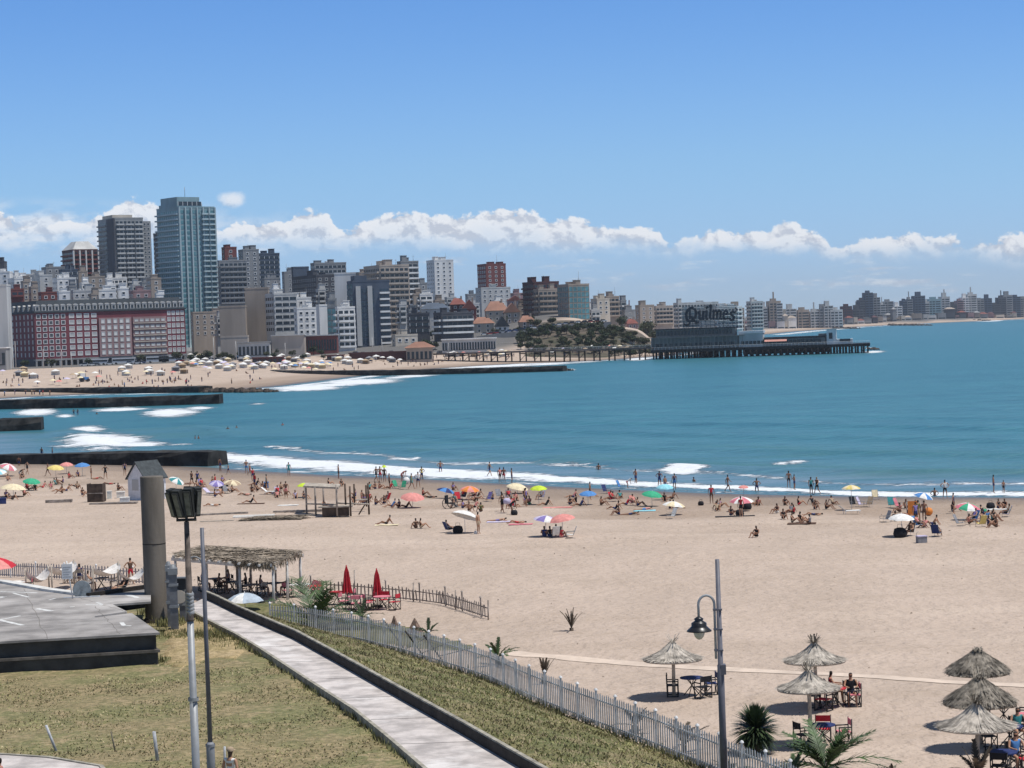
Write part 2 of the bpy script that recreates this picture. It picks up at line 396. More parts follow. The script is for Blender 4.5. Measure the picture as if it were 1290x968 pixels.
h = noise(nt, vscale(nt, P, (.10, .35, 1)), 1, 6, .6) * 1.0 + rip * .5 + noise(nt, vscale(nt, P, (.6, 1.4, 1)), 1, 4, .6) * .25 + fm * .35
nt.links.new(h.s, bn.inputs['Height']); nt.links.new(bn.outputs[0], b.inputs['Normal'])
ysea = np.array([CAMZ * F / q for q in np.concatenate([np.arange(290, 20, -.8), np.arange(20, 5, -.25)])] + [10000.])
def zsea(X, Y):
    d = -sdist(X, Y); n = (Y < 420)
    # low swells that steepen near the beach
    s = np.maximum(0, np.sin((d + 3 * np.sin(X * .035) + 2 * np.sin(X * .09)) * 2 * np.pi / 24)) ** 3
    return n * s * .42 * sstep(d, 3, 14) * (1 - sstep(d, 90, 160))
tag(grid_mesh('sea', ysea, np.concatenate([[-1.3, -.8, -.5, -.36], np.linspace(-.30, .30, 460), [.36, .5, .8, 1.3]]), zsea, m, foam_attr), 'teal sea of the bay with white breakers near the sand', None, None, 'structure')

# ---------------------------------------------------------------- groynes
m_groyne = mat('groyne_stone', (.035, .033, .03), .8, .5, .5, .8, 1.2)
m_rock = mat('wet_rock', (.06, .045, .035), .75, .4, .6, .5, 1)
def groyne(name, pts, wd, h, label, rough=.25, taper=1.0):
    """pts: (px,py) on the camera side foot of the wall at sea level"""
    P = [atz(a, b_, 0) for a, b_ in pts]; v = []; fs = []
    # resample
    Q = []
    for i in range(len(P) - 1):
        n = max(2, int((P[i + 1] - P[i]).length / 3))
        for k in range(n): Q.append(P[i].lerp(P[i + 1], k / n))
    Q.append(P[-1]); r = random.Random(len(pts) * 13 + int(wd * 7))
    mb = MB(); rows = []; h_full = h
    for i, q_ in enumerate(Q):
        d = (Q[min(i + 1, len(Q) - 1)] - Q[max(i - 1, 0)]).normalized(); nrm = Vector((-d.y, d.x, 0))
        if nrm.y < 0: nrm = -nrm
        j = lambda s=rough: r.uniform(-s, s)
        h = h_full * (taper + (1 - taper) * min(1, i / len(Q) * 1.15))
        rows.append([q_ + nrm * (j() * .6) + Vector((0, 0, -1.5)), q_ + nrm * (.12 + j() * .8) + Vector((0, 0, h * .55 + j())), q_ + nrm * (.3 + j() * .5) + Vector((0, 0, h + j() * .5)),
                     q_ + nrm * (wd * .5) + Vector((0, 0, h + .12 + j() * .6)), q_ + nrm * (wd - .3 + j()) + Vector((0, 0, h + j() * .6)), q_ + nrm * (wd + j()) + Vector((0, 0, -1.5))])
    vs = [p for row in rows for p in row]; n = 6
    fs = [(i * n + k, (i + 1) * n + k, (i + 1) * n + k + 1, i * n + k + 1) for i in range(len(rows) - 1) for k in range(n - 1)]
    fs += [tuple(range(n)), tuple((len(rows) - 1) * n + k for k in range(n))[::-1]]
    mb.add(vs, fs)
    return tag(mb.build(name, m_groyne), label, 'groyne', 'dark stone groynes running into the bay')
groyne('stone_groyne', [(-120, 585.5), (0, 585.5), (262, 588)], 4, 1.9, 'nearest dark stone groyne, behind the beach hut roof', .22, .45)
groyne('stone_groyne', [(-120, 546), (0, 544), (52, 542)], 5, 2.3, 'short dark groyne stub at the left edge, standing alone in the water')
groyne('stone_groyne', [(-120, 517), (0, 516), (120, 514), (276, 509)], 5, 2.3, 'long smooth black groyne with a squared tip in front of the rocky one')
groyne('stone_groyne', [(-60, 499), (20, 497.5), (150, 496), (250, 495)], 6, 1.8, 'dark groyne that ends in brown boulders', .3)
groyne('stone_groyne', [(300, 472), (380, 474), (480, 473.5), (600, 471), (709, 468)], 5, 1.9, 'longest dark groyne, in front of the pier legs')
def rocks(px0, px1, py, n, hgt, label, name='rock_pile', depth=8, seed=3):
    r = random.Random(seed); mb = MB()
    for i in range(n):
        a = r.uniform(px0, px1); p = atz(a, py - r.uniform(0, .4), 0); p.y += r.uniform(0, depth)
        s = r.uniform(.5, 1) * hgt * (1 - .45 * abs((a - px0) / (px1 - px0)) ** 3); k = 7
        ph = r.random() * 6
        prof = [(s * r.uniform(.9, 1.3), -1), (s * r.uniform(.8, 1.2), s * .3), (s * r.uniform(.4, .8), s * r.uniform(.7, 1)), (.02, s * r.uniform(.9, 1.15))]
        mb.lathe(prof, k, 0, p, False, ph)
    return tag(mb.build(name, m_rock), label, 'rocks', None, 'stuff')
rocks(248, 346, 495, 90, 1.5, 'brown boulders at the tip of a groyne')
rocks(1092, 1110, 441, 18, 1.2, 'low rocks off the seaward end of the pier')
rocks(1052, 1085, 414.5, 40, 2.2, 'dark rock spur of the far shore', depth=30, seed=5)
rocks(1120, 1180, 410.5, 60, 2.6, 'longer dark rocks of the far shore', depth=30, seed=6)
rocks(1225, 1250, 404.5, 30, 2.6, 'small dark rocks at the far right shore', depth=30, seed=8)
rocks(704, 722, 467.5, 10, 1.0, 'wet rocks around the tip of the longest groyne', seed=9)
# ---------------------------------------------------------------- town
def bm(name, col, **k):
    d = dict(rough=.75, var=.13, scale=.12, streak=True); d.update(k); return mat(name, col, **d)
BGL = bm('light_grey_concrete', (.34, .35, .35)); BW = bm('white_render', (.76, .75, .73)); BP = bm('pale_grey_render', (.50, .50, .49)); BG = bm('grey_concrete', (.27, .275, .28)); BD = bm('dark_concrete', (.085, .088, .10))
BBE = bm('beige_render', (.45, .385, .33)); BTN = bm('tan_render', (.36, .30, .25)); BR = bm('red_brick', (.20, .062, .055)); BRD = bm('dark_brick', (.095, .04, .042)); BPK = bm('pink_render', (.34, .215, .215))
BMG = bm('crimson_brick', (.19, .05, .062)); BPT = bm('pale_teal_concrete', (.40, .50, .53)); BTE = bm('teal_cladding', (.24, .36, .40)); BBL = bm('blue_grey_cladding', (.075, .10, .14)); BSL = bm('slate_roof', (.035, .045, .055)); BOR = bm('clay_tile', (.29, .15, .105))
BRT = bm('red_tile', (.21, .07, .055)); BCR = bm('cream_render', (.56, .50, .42))
GL = mat('window_glass', (.022, .032, .045), .18, .25, .8, spec=.5); GLT = mat('teal_glass', (.09, .23, .27), .15, .3, .35, spec=.5); GLB = mat('blue_glass', (.03, .055, .09), .15, .3, .4, spec=.5)
WF = mat('white_window_frame', (.70, .70, .70), .5, 0); GM = mat('grey_metal', (.22, .23, .24), .45, .1, 2); DM = mat('dark_metal', (.03, .03, .033), .5, .1, 2); WM = mat('white_metal', (.62, .63, .64), .45, .08, 3)
_wm = {}
def win_mesh(w, h, fr, gl):
    k = (round(w, 2), round(h, 2), fr.name, gl.name)
    if k not in _wm:
        mb = MB(); t = min(.28, w * .14)
        mb.box(-w / 2, -.14, 0, w / 2, .1, t, 0); mb.box(-w / 2, -.14, h - t, w / 2, .1, h, 0); mb.box(-w / 2, -.14, t, -w / 2 + t, .1, h - t, 0); mb.box(w / 2 - t, -.14, t, w / 2, .1, h - t, 0)
        mb.box(-w / 2 + t, -.05, t, w / 2 - t, .08, h - t, 1)
        _wm[k] = mb.mesh('window', [fr, gl])
    return _wm[k]
class Bld:
    def __init__(s, name, label, cat, X, Y, ztop, w, d, th, wall, group=None, zb=None):
        if zb is None:
            cs, sn = math.cos(th), math.sin(th)
            zb = min(tz(X + a * cs - b_ * sn, Y + a * sn + b_ * cs) for a in (0, w) for b_ in (0, d)) - .4
        s.root = empty(name, (X, Y, zb), th, label, cat, group); s.w = w; s.d = d; s.H = ztop - zb; s.zb = zb; s.wall = wall; s.nw = 0; s.stuff = None
    def body(s, x0=0, y0=0, x1=None, y1=None, z0=0, z1=None, m=None, name='wall', par=True):
        x1 = s.w if x1 is None else x1; y1 = s.d if y1 is None else y1; z1 = s.H if z1 is None else z1
        mb = MB(); mb.box(x0, y0, z0, x1, y1, z1)
        if par:
            t = .3; mb.box(x0 - .1, y0 - .1, z1 + .003, x1 + .1, y0 + t, z1 + .9); mb.box(x0 - .1, y1 - t, z1 + .003, x1 + .1, y1 + .1, z1 + .9)
            mb.box(x0 - .1, y0 + t, z1 + .003, x0 + t, y1 - t, z1 + .9); mb.box(x1 - t, y0 + t, z1 + .003, x1 + .1, y1 - t, z1 + .9)
        return mb.build(name, m or s.wall, s.root)
    def xf(s, face, a, z, off=0):
        """point on a face: returns loc, rz"""
        if face == 'f': return (a, -off, z), 0
        if face == 'l': return (-off, s.d - a, z), -math.pi / 2
        if face == 'r': return (s.w + off, a, z), math.pi / 2
    def flen(s, face): return s.w if face == 'f' else s.d
    def grid(s, face, a0, a1, z0, z1, nc, nr, ww=1.5, wh=1.6, fr=None, gl=None, skip=0.0, off=0):
        me = win_mesh(ww, wh, fr or WF, gl or GL); r = random.Random(nc * 31 + nr)
        for j in range(nr):
            for i in range(nc):
                if r.random() < skip: continue
                a = a0 + (i + .5) * (a1 - a0) / nc; z = z1 - (j + .5) * (z1 - z0) / nr - wh / 2
                loc, rz = s.xf(face, a, z, off); s.nw += 1
                if s.nw <= 100: obj('window', me, s.root, loc, rz)
                else:
                    if s.stuff is None: s.stuff = MB(); s.smats = [fr or WF, gl or GL]
                    M = Matrix.Translation(loc) @ Matrix.Rotation(rz, 4, 'Z')
                    s.stuff.add([M @ v.co for v in me.vertices], [tuple(p.vertices) for p in me.polygons], 0)
                    n = len(me.polygons)
                    for q_, p in enumerate(me.polygons): s.stuff.m[-n + q_] = p.material_index
    def done(s):
        if s.stuff: tag(s.stuff.build('window_field', s.smats, s.root), kind='stuff')
    def bands(s, face, a0, a1, z0, z1, nr, frac=.5, gl=None, name='window_band', off=0, mull=3.0, fr=None):
        L = a1 - a0; fh = (z1 - z0) / nr; mb = MB(); h = fh * frac
        mb.box(-L / 2, -.10, 0, L / 2, .15, h, 0)
        k = max(1, int(L / mull)); 
        for i in range(k + 1):
            x = -L / 2 + i * L / k; mb.box(x - .14, -.20, 0, x + .14, -.101, h, 1)
        me = mb.mesh(name, [gl or GL, fr or WF])
        for j in range(nr):
            loc, rz = s.xf(face, (a0 + a1) / 2, z0 + j * fh + fh * (1 - frac) * .6, off)
            obj(name, me, s.root, loc, rz)
    def balc(s, face, a0, a1, z0, z1, nr, dep=1.5, m=None, rail=.95, split=1, gl=None, glass=True):
        L = (a1 - a0); fh = (z1 - z0) / nr; seg = L / split
        mb = MB(); g = seg * .06 if split > 1 else 0
        mb.box(-seg / 2 + g, -dep, 0, seg / 2 - g, .1, .2, 0); mb.box(-seg / 2 + g, -dep, .203, seg / 2 - g, -dep + .12, rail, 0)
        mb.box(-seg / 2 + g, -dep + .123, .203, -seg / 2 + g + .1, -.0, rail, 0); mb.box(seg / 2 - g - .1, -dep + .123, .203, seg / 2 - g, 0, rail, 0)
        me = mb.mesh('balcony', [m or s.wall]); mg = MB(); mg.box(-L / 2 + .3, -.08, .3, L / 2 - .3, .1, fh * .8, 0); k = int(L / 2.6)
        for i in range(1, k): x = -L / 2 + i * L / k; mg.box(x - .35, -.13, .3, x + .35, -.081, fh * .8, 1)
        mw = mg.mesh('window_band', [gl or GL, s.wall])
        for j in range(nr):
            for i in range(split):
                loc, rz = s.xf(face, a0 + seg * (i + .5), z0 + j * fh); obj('balcony', me, s.root, loc, rz)
            if glass:
                loc, rz = s.xf(face, (a0 + a1) / 2, z0 + j * fh); obj('window_band', mw, s.root, loc, rz)
    def fins(s, face, n, z0, z1, dep=.4, wd=.5, m=None, a0=0, a1=None):
        a1 = s.flen(face) if a1 is None else a1; mb = MB(); mb.box(-wd / 2, -dep, z0, wd / 2, .05, z1, 0); me = mb.mesh('pilaster', [m or s.wall])
        for i in range(n):
            loc, rz = s.xf(face, a0 + (a1 - a0) * i / (n - 1), 0); obj('pilaster', me, s.root, loc, rz)
    def roofstuff(s, seed, n=3, m=None, hmax=4.0):
        r = random.Random(seed)
        for i in range(n):
            a = r.uniform(2.5, max(3.5, s.w * .28)); b_ = r.uniform(2.5, max(3, s.d * .5)); x = r.uniform(1, max(1.1, s.w - a - 1)); y = r.uniform(.5, max(.6, s.d - b_ - .5)); h = r.uniform(1.8, hmax)
            mb = MB(); mb.box(x, y, s.H + .01 * i, x + a, y + b_, s.H + h); mb.box(x - .2, y - .2, s.H + h + .003, x + a + .2, y + b_ + .2, s.H + h + .25)
            mb.build('roof_room', m or s.wall, s.root)
        if r.random() < .6:
            mb = MB(); x = r.uniform(1, s.w - 1); mb.tube((x, s.d / 2, s.H), (x, s.d / 2, s.H + r.uniform(4, 8)), .12, .06, 6); mb.tube((x - .8, s.d / 2, s.H + 3.6), (x + .8, s.d / 2, s.H + 3.6), .06, n=5)
            mb.build('antenna', GM, s.root)
TH = R(24)
def bld(label, px0, pxm, px1, yt, Z, wall, th=24, name='apartment_building', cat='building', d=None, group=None, yref=None):
    s_ = Z / F; th = R(th) if pxm > px0 else R(4)
    P = atY(pxm, yt, Z); c_, sn = math.cos(th), math.sin(th); kk = lambda px: ray(px, yt).x / ray(px, yt).y
    w_ = (kk(px1) * Z - P.x) / (c_ - kk(px1) * sn)
    dd = min(45, max(3, (P.x - kk(px0) * Z) / max(.12, sn + kk(px0) * c_))) if pxm > px0 else (d or 13)
    return Bld(name, label, cat, P.x, P.y, P.z, w_, dd, th, wall, group)
def zof(b, px, py):
    """height above the building base for a photo row"""
    return atY(px, py, b.root.location.y).z - b.zb
def std(label, px0, pxm, px1, yt, Z, wall, style='win', vis=None, th=24, seed=None, gl=None, mb_=None, roof=2, name='apartment_building', ww=1.5, wh=1.6, fr=None, left='same', pitch=3.2, nos=False, cat='building', group=None, d=None):
    b = bld(label, px0, pxm, px1, yt, Z, wall, th, name, cat, d, group); b.body()
    zl = max(.8, zof(b, pxm, vis)) if vis else 1.0; zt = b.H - .5
    nr = max(1, int((zt - zl) / 3.1)); zl = zt - nr * 3.1
    for face, st in (('f', style), ('l', left if left != 'same' else style)):
        if face == 'l' and (pxm <= px0 or st is None): continue
        L = b.flen(face)
        if L < 2.2: continue
        if st == 'win': b.grid(face, .5, L - .5, zl, zt, max(1, int(L / pitch)), nr, ww, wh, fr, gl)
        elif st == 'band': b.bands(face, .4, L - .4, zl, zt, nr, .5, gl)
        elif st == 'balc': b.balc(face, .3, L - .3, zl, zt, nr, 1.4, mb_, gl=gl)
        elif st == 'balc2': b.balc(face, .3, L - .3, zl, zt, nr, 1.4, mb_, split=max(2, int(L / 6)), gl=gl)
        elif st == 'glass':
            b.bands(face, .2, L - .2, zl, zt, nr, .78, gl or GLT, mull=2.2, fr=b.wall)
    if roof: b.roofstuff(seed or int(px0 * 7 + yt), roof)
    b.done(); return b

# --- the long red hotel with the mansard roof
b = bld('long crimson brick hotel with dark mansard roof and white windows, fronting the beach', 8, 43, 233, 395, 1100, BMG, 30, 'grand_hotel', 'hotel')
s_ = 1100 / F; Wd = b.w; fx = lambda px: (px - 43) / 190 * Wd
b.body(par=False, d=None) if False else None
H = b.H; ga = zof(b, 100, 451)
mb = MB(); mb.box(0, 0, ga, Wd, b.d, H); mb.build('wall', BMG, b.root)
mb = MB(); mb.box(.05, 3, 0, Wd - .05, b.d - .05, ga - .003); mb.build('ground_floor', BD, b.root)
mb = MB(); mb.box(-.3, -.3, ga - .9, Wd + .3, 3, ga - .05); n = 26
for i in range(n + 1): x = -.2 + (Wd + .4 - 1) * i / n; mb.box(x, -.25, 0, x + .9, .5, ga - .903)
mb.build('arcade', BG, b.root)
mb = MB(); mb.box(-.5, -.5, H + .003, Wd + .5, b.d, H + .6)
mb.build('cornice', BSL, b.root)
rh = zof(b, 43, 379) - H
mb = MB(); o = .6 + H
mb.add([(0, 0, o), (Wd, 0, o), (Wd, b.d, o), (0, b.d, o), (2.2, 2.2, H + rh), (Wd - 2.2, 2.2, H + rh), (Wd - 2.2, b.d - 2.2, H + rh), (2.2, b.d - 2.2, H + rh)], [(0, 1, 5, 4), (1, 2, 6, 5), (2, 3, 7, 6), (3, 0, 4, 7), (4, 5, 6, 7)])
mb.build('mansard_roof', BSL, b.root)
dm = MB(); dm.box(-1.1, -.1, 0, 1.1, 2.4, 2.6, 0); dm.box(-.6, -.16, .5, .6, -.101, 2.1, 1)
dm.prism([(-1.2, 0), (1.2, 0), (1.2, .1), (-1.2, .1)], 0, .01)
arc = [(1.25 * math.cos(t), 2.6 + .8 * math.sin(t)) for t in [math.pi * k / 6 for k in range(7)]]
k0 = len(dm.v); dm.add([(x, -.2, z) for x, z in arc] + [(x, 2.2, z) for x, z in arc], [(i, i + 1, i + 8, i + 7) for i in range(6)] + [tuple(range(7))[::-1]], 0)
dme = dm.mesh('dormer', [BP, GL])
for i in range(24):
    obj('dormer', dme, b.root, (1.8 + (Wd - 3.6) * i / 23, .3, H + .9))
for i in range(6): obj('dormer', dme, b.root, (.3, 2 + (b.d - 4) * i / 5, H + .9), -math.pi / 2)
# pink central fields proud of the brick
mb = MB(); mb.box(fx(165), -.55, ga + .05, fx(208), -.003, H - 3.2); mb.build('pink_bay', BPK, b.root)
mb = MB(); mb.box(fx(122), -.7, ga + .05, fx(163), -.003, H - 3.2); mb.build('pink_bay', BPK, b.root)
nr = 7; zl = ga + .6; zt = H - .2
b.grid('f', fx(44), fx(82), zl, zt, 5, nr, 2.2, 2.2, WF, mat('shaded_glass', (.10, .11, .12), .3, .3, .3)); b.grid('f', fx(84), fx(121), zl, zt, 4, nr, 2.7, 2.2, WF, BP)
b.grid('f', fx(209), fx(232), zl, zt, 4, nr, 1.8, 2.2, WF, BP)
b.grid('f', fx(123), fx(162), zl, zt - 3.2, 5, nr - 1, 2.1, 2.3, BP, BW, off=.7); b.grid('f', fx(166), fx(207), zl, zt - 3.2, 6, nr - 1, 2.2, 1.5, BPK, BW, off=.55)
b.grid('l', .5, b.d - .5, zl, zt, 7, nr, 1.7, 2.2, BP, GL); b.done()
mb = MB()
for j in range(7):
    z = zl + j * (zt - zl) / 7; mb.box(fx(165), -1.0, z - .15, fx(208), -.553, z + .3) if j < 6 else None
mb.build('stone_course', BCR, b.root)
b.w = Wd; b.roofstuff(5, 0)

# --- the tall teal tower
b = bld('tallest tower, teal and glass with curved balconies and a dark crown', 197, 225, 270, 262, 1380, BTE, 38, 'glass_tower', 'tower')
b.body(par=True); H = b.H; zl = zof(b, 240, 440)
nr = int((H - 1 - zl) / 3.25)
b.balc('l', 0, b.d, H - 1 - nr * 3.25, H - 1, nr, 1.7, BPT, gl=GLT, rail=.9)
w3 = b.w
b.fins('f', 7, zl - 2, H + .3, 1.0, .9, BPT)
b.bands('f', .6, w3 * .58, H - 1 - nr * 3.25, H - 1, nr, .62, GLT, mull=3.4, fr=BTE)
b.balc('f', w3 * .60, w3 - .2, H - 1 - nr * 3.25, H - 1, nr, 1.9, BPT, gl=GLT, rail=.9, split=2)
zt2 = zof(b, 230, 252)
mb = MB(); mb.box(w3 * .02, b.d * .1, H + 1, w3 * .72, b.d * .92, zt2 - 2); mb.box(w3 * .05, b.d * .15, zt2 - 2 + .003, w3 * .68, b.d * .88, zt2 + 2.2); mb.build('crown', BTE, b.root)
b.bands('f', w3 * .05, w3 * .7, H + .9, H + 4.5, 1, .7, GL, off=-b.d * .1)
mb = MB(); mb.tube((w3 * .5, b.d / 2, zt2 + 2), (w3 * .5, b.d / 2, zt2 + 9), .15); mb.build('antenna', GM, b.root)
mb = MB(); mb.box(-6, -5, 0, w3 + 10, -.01, zof(b, 240, 438)); mb.build('podium', BP, b.root)

# --- grey slab with a dark wedge
b = bld('big dark grey slab tower with a black vertical recess, left of the tallest tower', 123, 144, 180, 276, 1480, BGL, 30, 'slab_tower', 'tower')
b.body(); H = b.H; zl = zof(b, 150, 382); nr = int((H - 1 - zl) / 3.2); w3 = b.w
b.balc('l', b.d * .02, b.d * .55, H - 1 - nr * 3.2, H - 1, nr, 1.3, BG, gl=GL)
b.balc('f', .5, w3 - .2, H - 1 - nr * 3.2, H - 1, nr, 1.4, BP, split=3)
mb = MB(); mb.box(-.9, -.9, zl, b.w * .0 - .0, b.d * .42, H + .3); mb.build('dark_recess', BD, b.root)
mb = MB(); mb.box(w3 * .05, b.d * .2, H + .1, w3 * .75, b.d * .8, zof(b, 150, 270)); mb.build('roof_room', BCR, b.root)
b.w += .01
mb = MB(); mb.box(w3 + .003, 3, 0, w3 + 6.5, b.d, H - 1.5); mb.build('side_wing', BG, b.root)
b.grid('f', w3 + .8, w3 + 6, H - 1 - nr * 3.2, H - 2, 2, nr, 1.8, 1.8, BP, GL, off=-3); b.done()

std('slim dark building squeezed against the left edge of the tallest tower', 193, 193, 200, 296, 1500, BD, 'band', 370, roof=1)
b = std('red brown tower with a faceted white peak, left of the grey slab tower', 78, 92, 123, 316, 1520, BRD, 'balc', 385, mb_=BR, roof=0, th=30)
mb = MB(); H = b.H; q4 = [(0, 0), (b.w, 0), (b.w, b.d), (0, b.d)]; zz = zof(b, 92, 304)
mb.add([(x, y, H + .9) for x, y in q4] + [(b.w * .25, b.d * .25, zz), (b.w * .75, b.d * .25, zz), (b.w * .75, b.d * .7, zz), (b.w * .25, b.d * .7, zz)], [(0, 1, 5, 4), (1, 2, 6, 5), (2, 3, 7, 6), (3, 0, 4, 7), (4, 5, 6, 7)])
mb.build('peaked_roof', BP, b.root); b.fins('f', 5, 0, H, 1.5, .9, BW)

C = [  # label, px0, pxm, px1, ytop, Z, wall, style, vis
 ('narrow pale wall of a tall building cut by the left edge', -40, -40, 8, 362, 1060, BP, None, 460),
 ('white block with cluttered roof just above the left end of the hotel', -30, -30, 12, 345, 1300, BW, 'win', 400),
 ('small grey block with dark spire at the left edge', -10, -10, 5, 331, 1500, BD, 'win', 350),
 ('low white stepped block behind the left end of the hotel', 10, 18, 40, 352, 1260, BW, 'win', 385),
 ('dark red apartment block peeping over the left corner of the hotel', 8, 14, 30, 366, 1200, BR, 'balc', 380),
 ('grey block with flat roof left of the red brown tower', 52, 58, 84, 338, 1420, BG, 'win', 365),
 ('pale block with tan blank side, above the hotel dormers', 38, 50, 66, 348, 1300, BP, 'win', 385),
 ('white house block below the red brown tower', 66, 72, 96, 352, 1280, BW, 'win', 385),
 ('grey blue glazed block in front of the red brown tower', 74, 78, 98, 341, 1400, BBL, 'band', 360),
 ('small red roofed block right behind the hotel roof', 48, 52, 72, 370, 1190, BR, 'win', 385),
 ('white water tank block just over the hotel roof', 72, 74, 88, 369, 1170, BW, 'win', 385),
 ('brown grey block below the grey slab tower', 106, 112, 132, 350, 1380, BTN, 'win', 385),
 ('long pale grey block behind the middle of the hotel roof', 90, 92, 124, 368, 1200, BP, 'win', 385),
 ('bright white cube on the hotel skyline', 122, 124, 146, 367, 1185, BW, 'win', 385),
 ('second bright white cube, with a stair head, behind the hotel', 147, 149, 162, 365, 1190, BW, 'win', 385),
 ('rose coloured block behind the right half of the hotel', 162, 168, 190, 368, 1195, BPK, 'win', 385),
 ('tan block between the slab tower and the tallest tower', 184, 190, 203, 352, 1280, BTN, 'win', 385),
 ('white chimneyed block by the foot of the tallest tower', 195, 197, 206, 372, 1180, BW, 'win', 385),
 ('grey balcony block with wide stripes right of the tallest tower', 274, 276, 311, 330, 1330, BG, 'balc', 386),
 ('small red block on top of the striped grey block', 279, 283, 298, 313, 1420, BR, 'win', 332),
 ('tall grey concrete shaft building beside the striped block', 300, 306, 326, 316, 1380, BG, 'win', 372),
 ('blue grey tower with pale middle right of the shaft building', 323, 326, 352, 321, 1400, BBL, 'band', 372),
 ('windowless tan block beside the foot of the tallest tower', 276, 276, 309, 388, 1130, BTN, None, 430),
 ('tall blank beige party wall building', 308, 308, 338, 365, 1150, BTN, None, 430),
 ('low beige building under the windowless walls', 278, 278, 312, 426, 1075, BBE, None, 440),
 ('dark gridded office block with long roof', 350, 398, 424, 348, 1330, BD, 'win', 392),
 ('dark blue roof block above the gridded office block', 367, 369, 389, 338, 1420, BBL, None, 350),
 ('grey stepped block with rooftop machines', 391, 396, 436, 333, 1450, BG, 'band', 350),
 ('blank white tower block right of the gridded office block', 421, 421, 448, 346, 1220, BW, None, 395),
 ('grey rounded bank like building with dark top window', 334, 345, 374, 372, 1130, BP, 'band', 425),
 ('white stepped villa block with terraces', 360, 366, 392, 377, 1150, BW, 'win', 402),
 ('bright white cubic block in front of the stepped villa', 370, 374, 399, 390, 1110, BW, 'win', 428),
 ('bluish white slab with one narrow glass strip', 398, 402, 412, 386, 1100, BW, None, 430),
 ('grey block with wide dark picture windows beside the white slab', 411, 411, 424, 388, 1120, BG, 'glass', 430),
 ('slim white balcony building in front of the pier road', 423, 425, 447, 389, 1080, BW, 'balc', 440),
 ('beige step block above the glass hotel', 446, 452, 480, 345, 1240, BTN, 'win', 360),
 ('tall beige apartment block with dark balconies', 458, 478, 515, 336, 1200, BBE, 'balc', 436),
 ('grey apartment block with round white tank behind the beige balconies', 500, 505, 527, 331, 1300, BG, 'balc', 390),
 ('low tan terraces at the foot of the beige balcony block', 494, 498, 526, 424, 1090, BCR, 'win', 442),
 ('grey green block right of the tank building', 524, 528, 538, 358, 1400, BG, 'win', 390),
 ('pale slim tower standing alone with two columns of windows', 537, 547, 571, 329, 1700, BW, 'win', 372),
 ('long dark brown block with flat white ribs on the hillside', 546, 556, 596, 396, 1100, BD, 'balc', 427),
 ('dark grey banded block left of the hillside stairs', 515, 515, 541, 397, 1120, BD, 'band', 425),
 ('brick red twin tower with a white balcony stack', 601, 612, 637, 334, 1620, BR, 'win', 362),
 ('white tiered block below the brick red twin tower', 599, 606, 643, 364, 1520, BP, 'win', 385),
 ('dark red apartment block with leafy roof terrace', 658, 672, 704, 357, 1330, BRD, 'balc2', 412),
 ('grey pink apartment block beside the dark red one', 672, 678, 706, 366, 1280, BTN, 'balc', 412),
 ('beige corner tower with a green glass front', 702, 716, 742, 360, 1230, BTN, 'glass', 408),
 ('small pink block over the tree line', 643, 647, 660, 371, 1500, BPK, 'win', 385),
 ('cream block with dark side right of the corner tower', 744, 752, 768, 378, 1450, BCR, 'win', 400),
 ('rose grey high block above the bluff', 757, 764, 780, 375, 1500, BTN, 'balc', 402),
 ('slim grey block at the end of the bluff houses', 778, 782, 789, 380, 1520, BG, 'balc', 405),
 ('grey pink block left of the pier sign', 800, 806, 824, 386, 1600, BTN, 'win', 418),
 ('wide pale block half hidden by trees above the pier', 822, 826, 848, 387, 1660, BBE, 'balc', 412),
 ('pinkish apartment block behind the pier sign', 848, 854, 905, 383, 1750, BP, 'balc', 416),
 ('pale tower block just right of the pier sign', 940, 946, 961, 381, 1900, BP, 'balc', 414),
]
for i, (lab, a, m_, c_, yt, Z, wl, st, vis) in enumerate(C):
    std(lab, a, m_, c_, yt, Z, wl, st, vis, seed=i + 3, roof=0 if st is None else 2, mb_=BW if wl in (BG, BD) and st == 'balc' and i % 2 else (BP if wl is BD else None), fr=BP if wl in (BD, BBL, BRD) else None, pitch=3.2 if Z < 1300 else 4.0, ww=1.8, wh=1.7)
# glass hotel
b = bld('blue and green glass hotel beside the beige balcony block', 437, 444, 490, 356, 1120, BBL, 16, 'glass_hotel', 'hotel')
b.body(); H = b.H; zl = zof(b, 460, 436); nr = int((H - zl) / 3.1)
b.bands('l', .3, b.d - .3, H - nr * 3.1 - .5, H - .5, nr, .8, GLT, mull=2, fr=BBL)
b.bands('f', b.w * .16, b.w * .58, H - nr * 3.1 - .5, H - 3, nr - 1, .8, GLB, mull=2, fr=BBL); b.fins('f', 2, zl, H - 2, .8, 2.4, BP, b.w * .14, b.w * .46)
b.balc('f', b.w * .72, b.w - .1, H - nr * 3.1 - .5, H - 3, nr - 1, 1.5, BW, gl=GLB)
mb = MB(); mb.box(b.w * .06, .5, H + .9, b.w * .4, b.d * .7, H + 3.4); mb.build('roof_room', BBL, b.root)

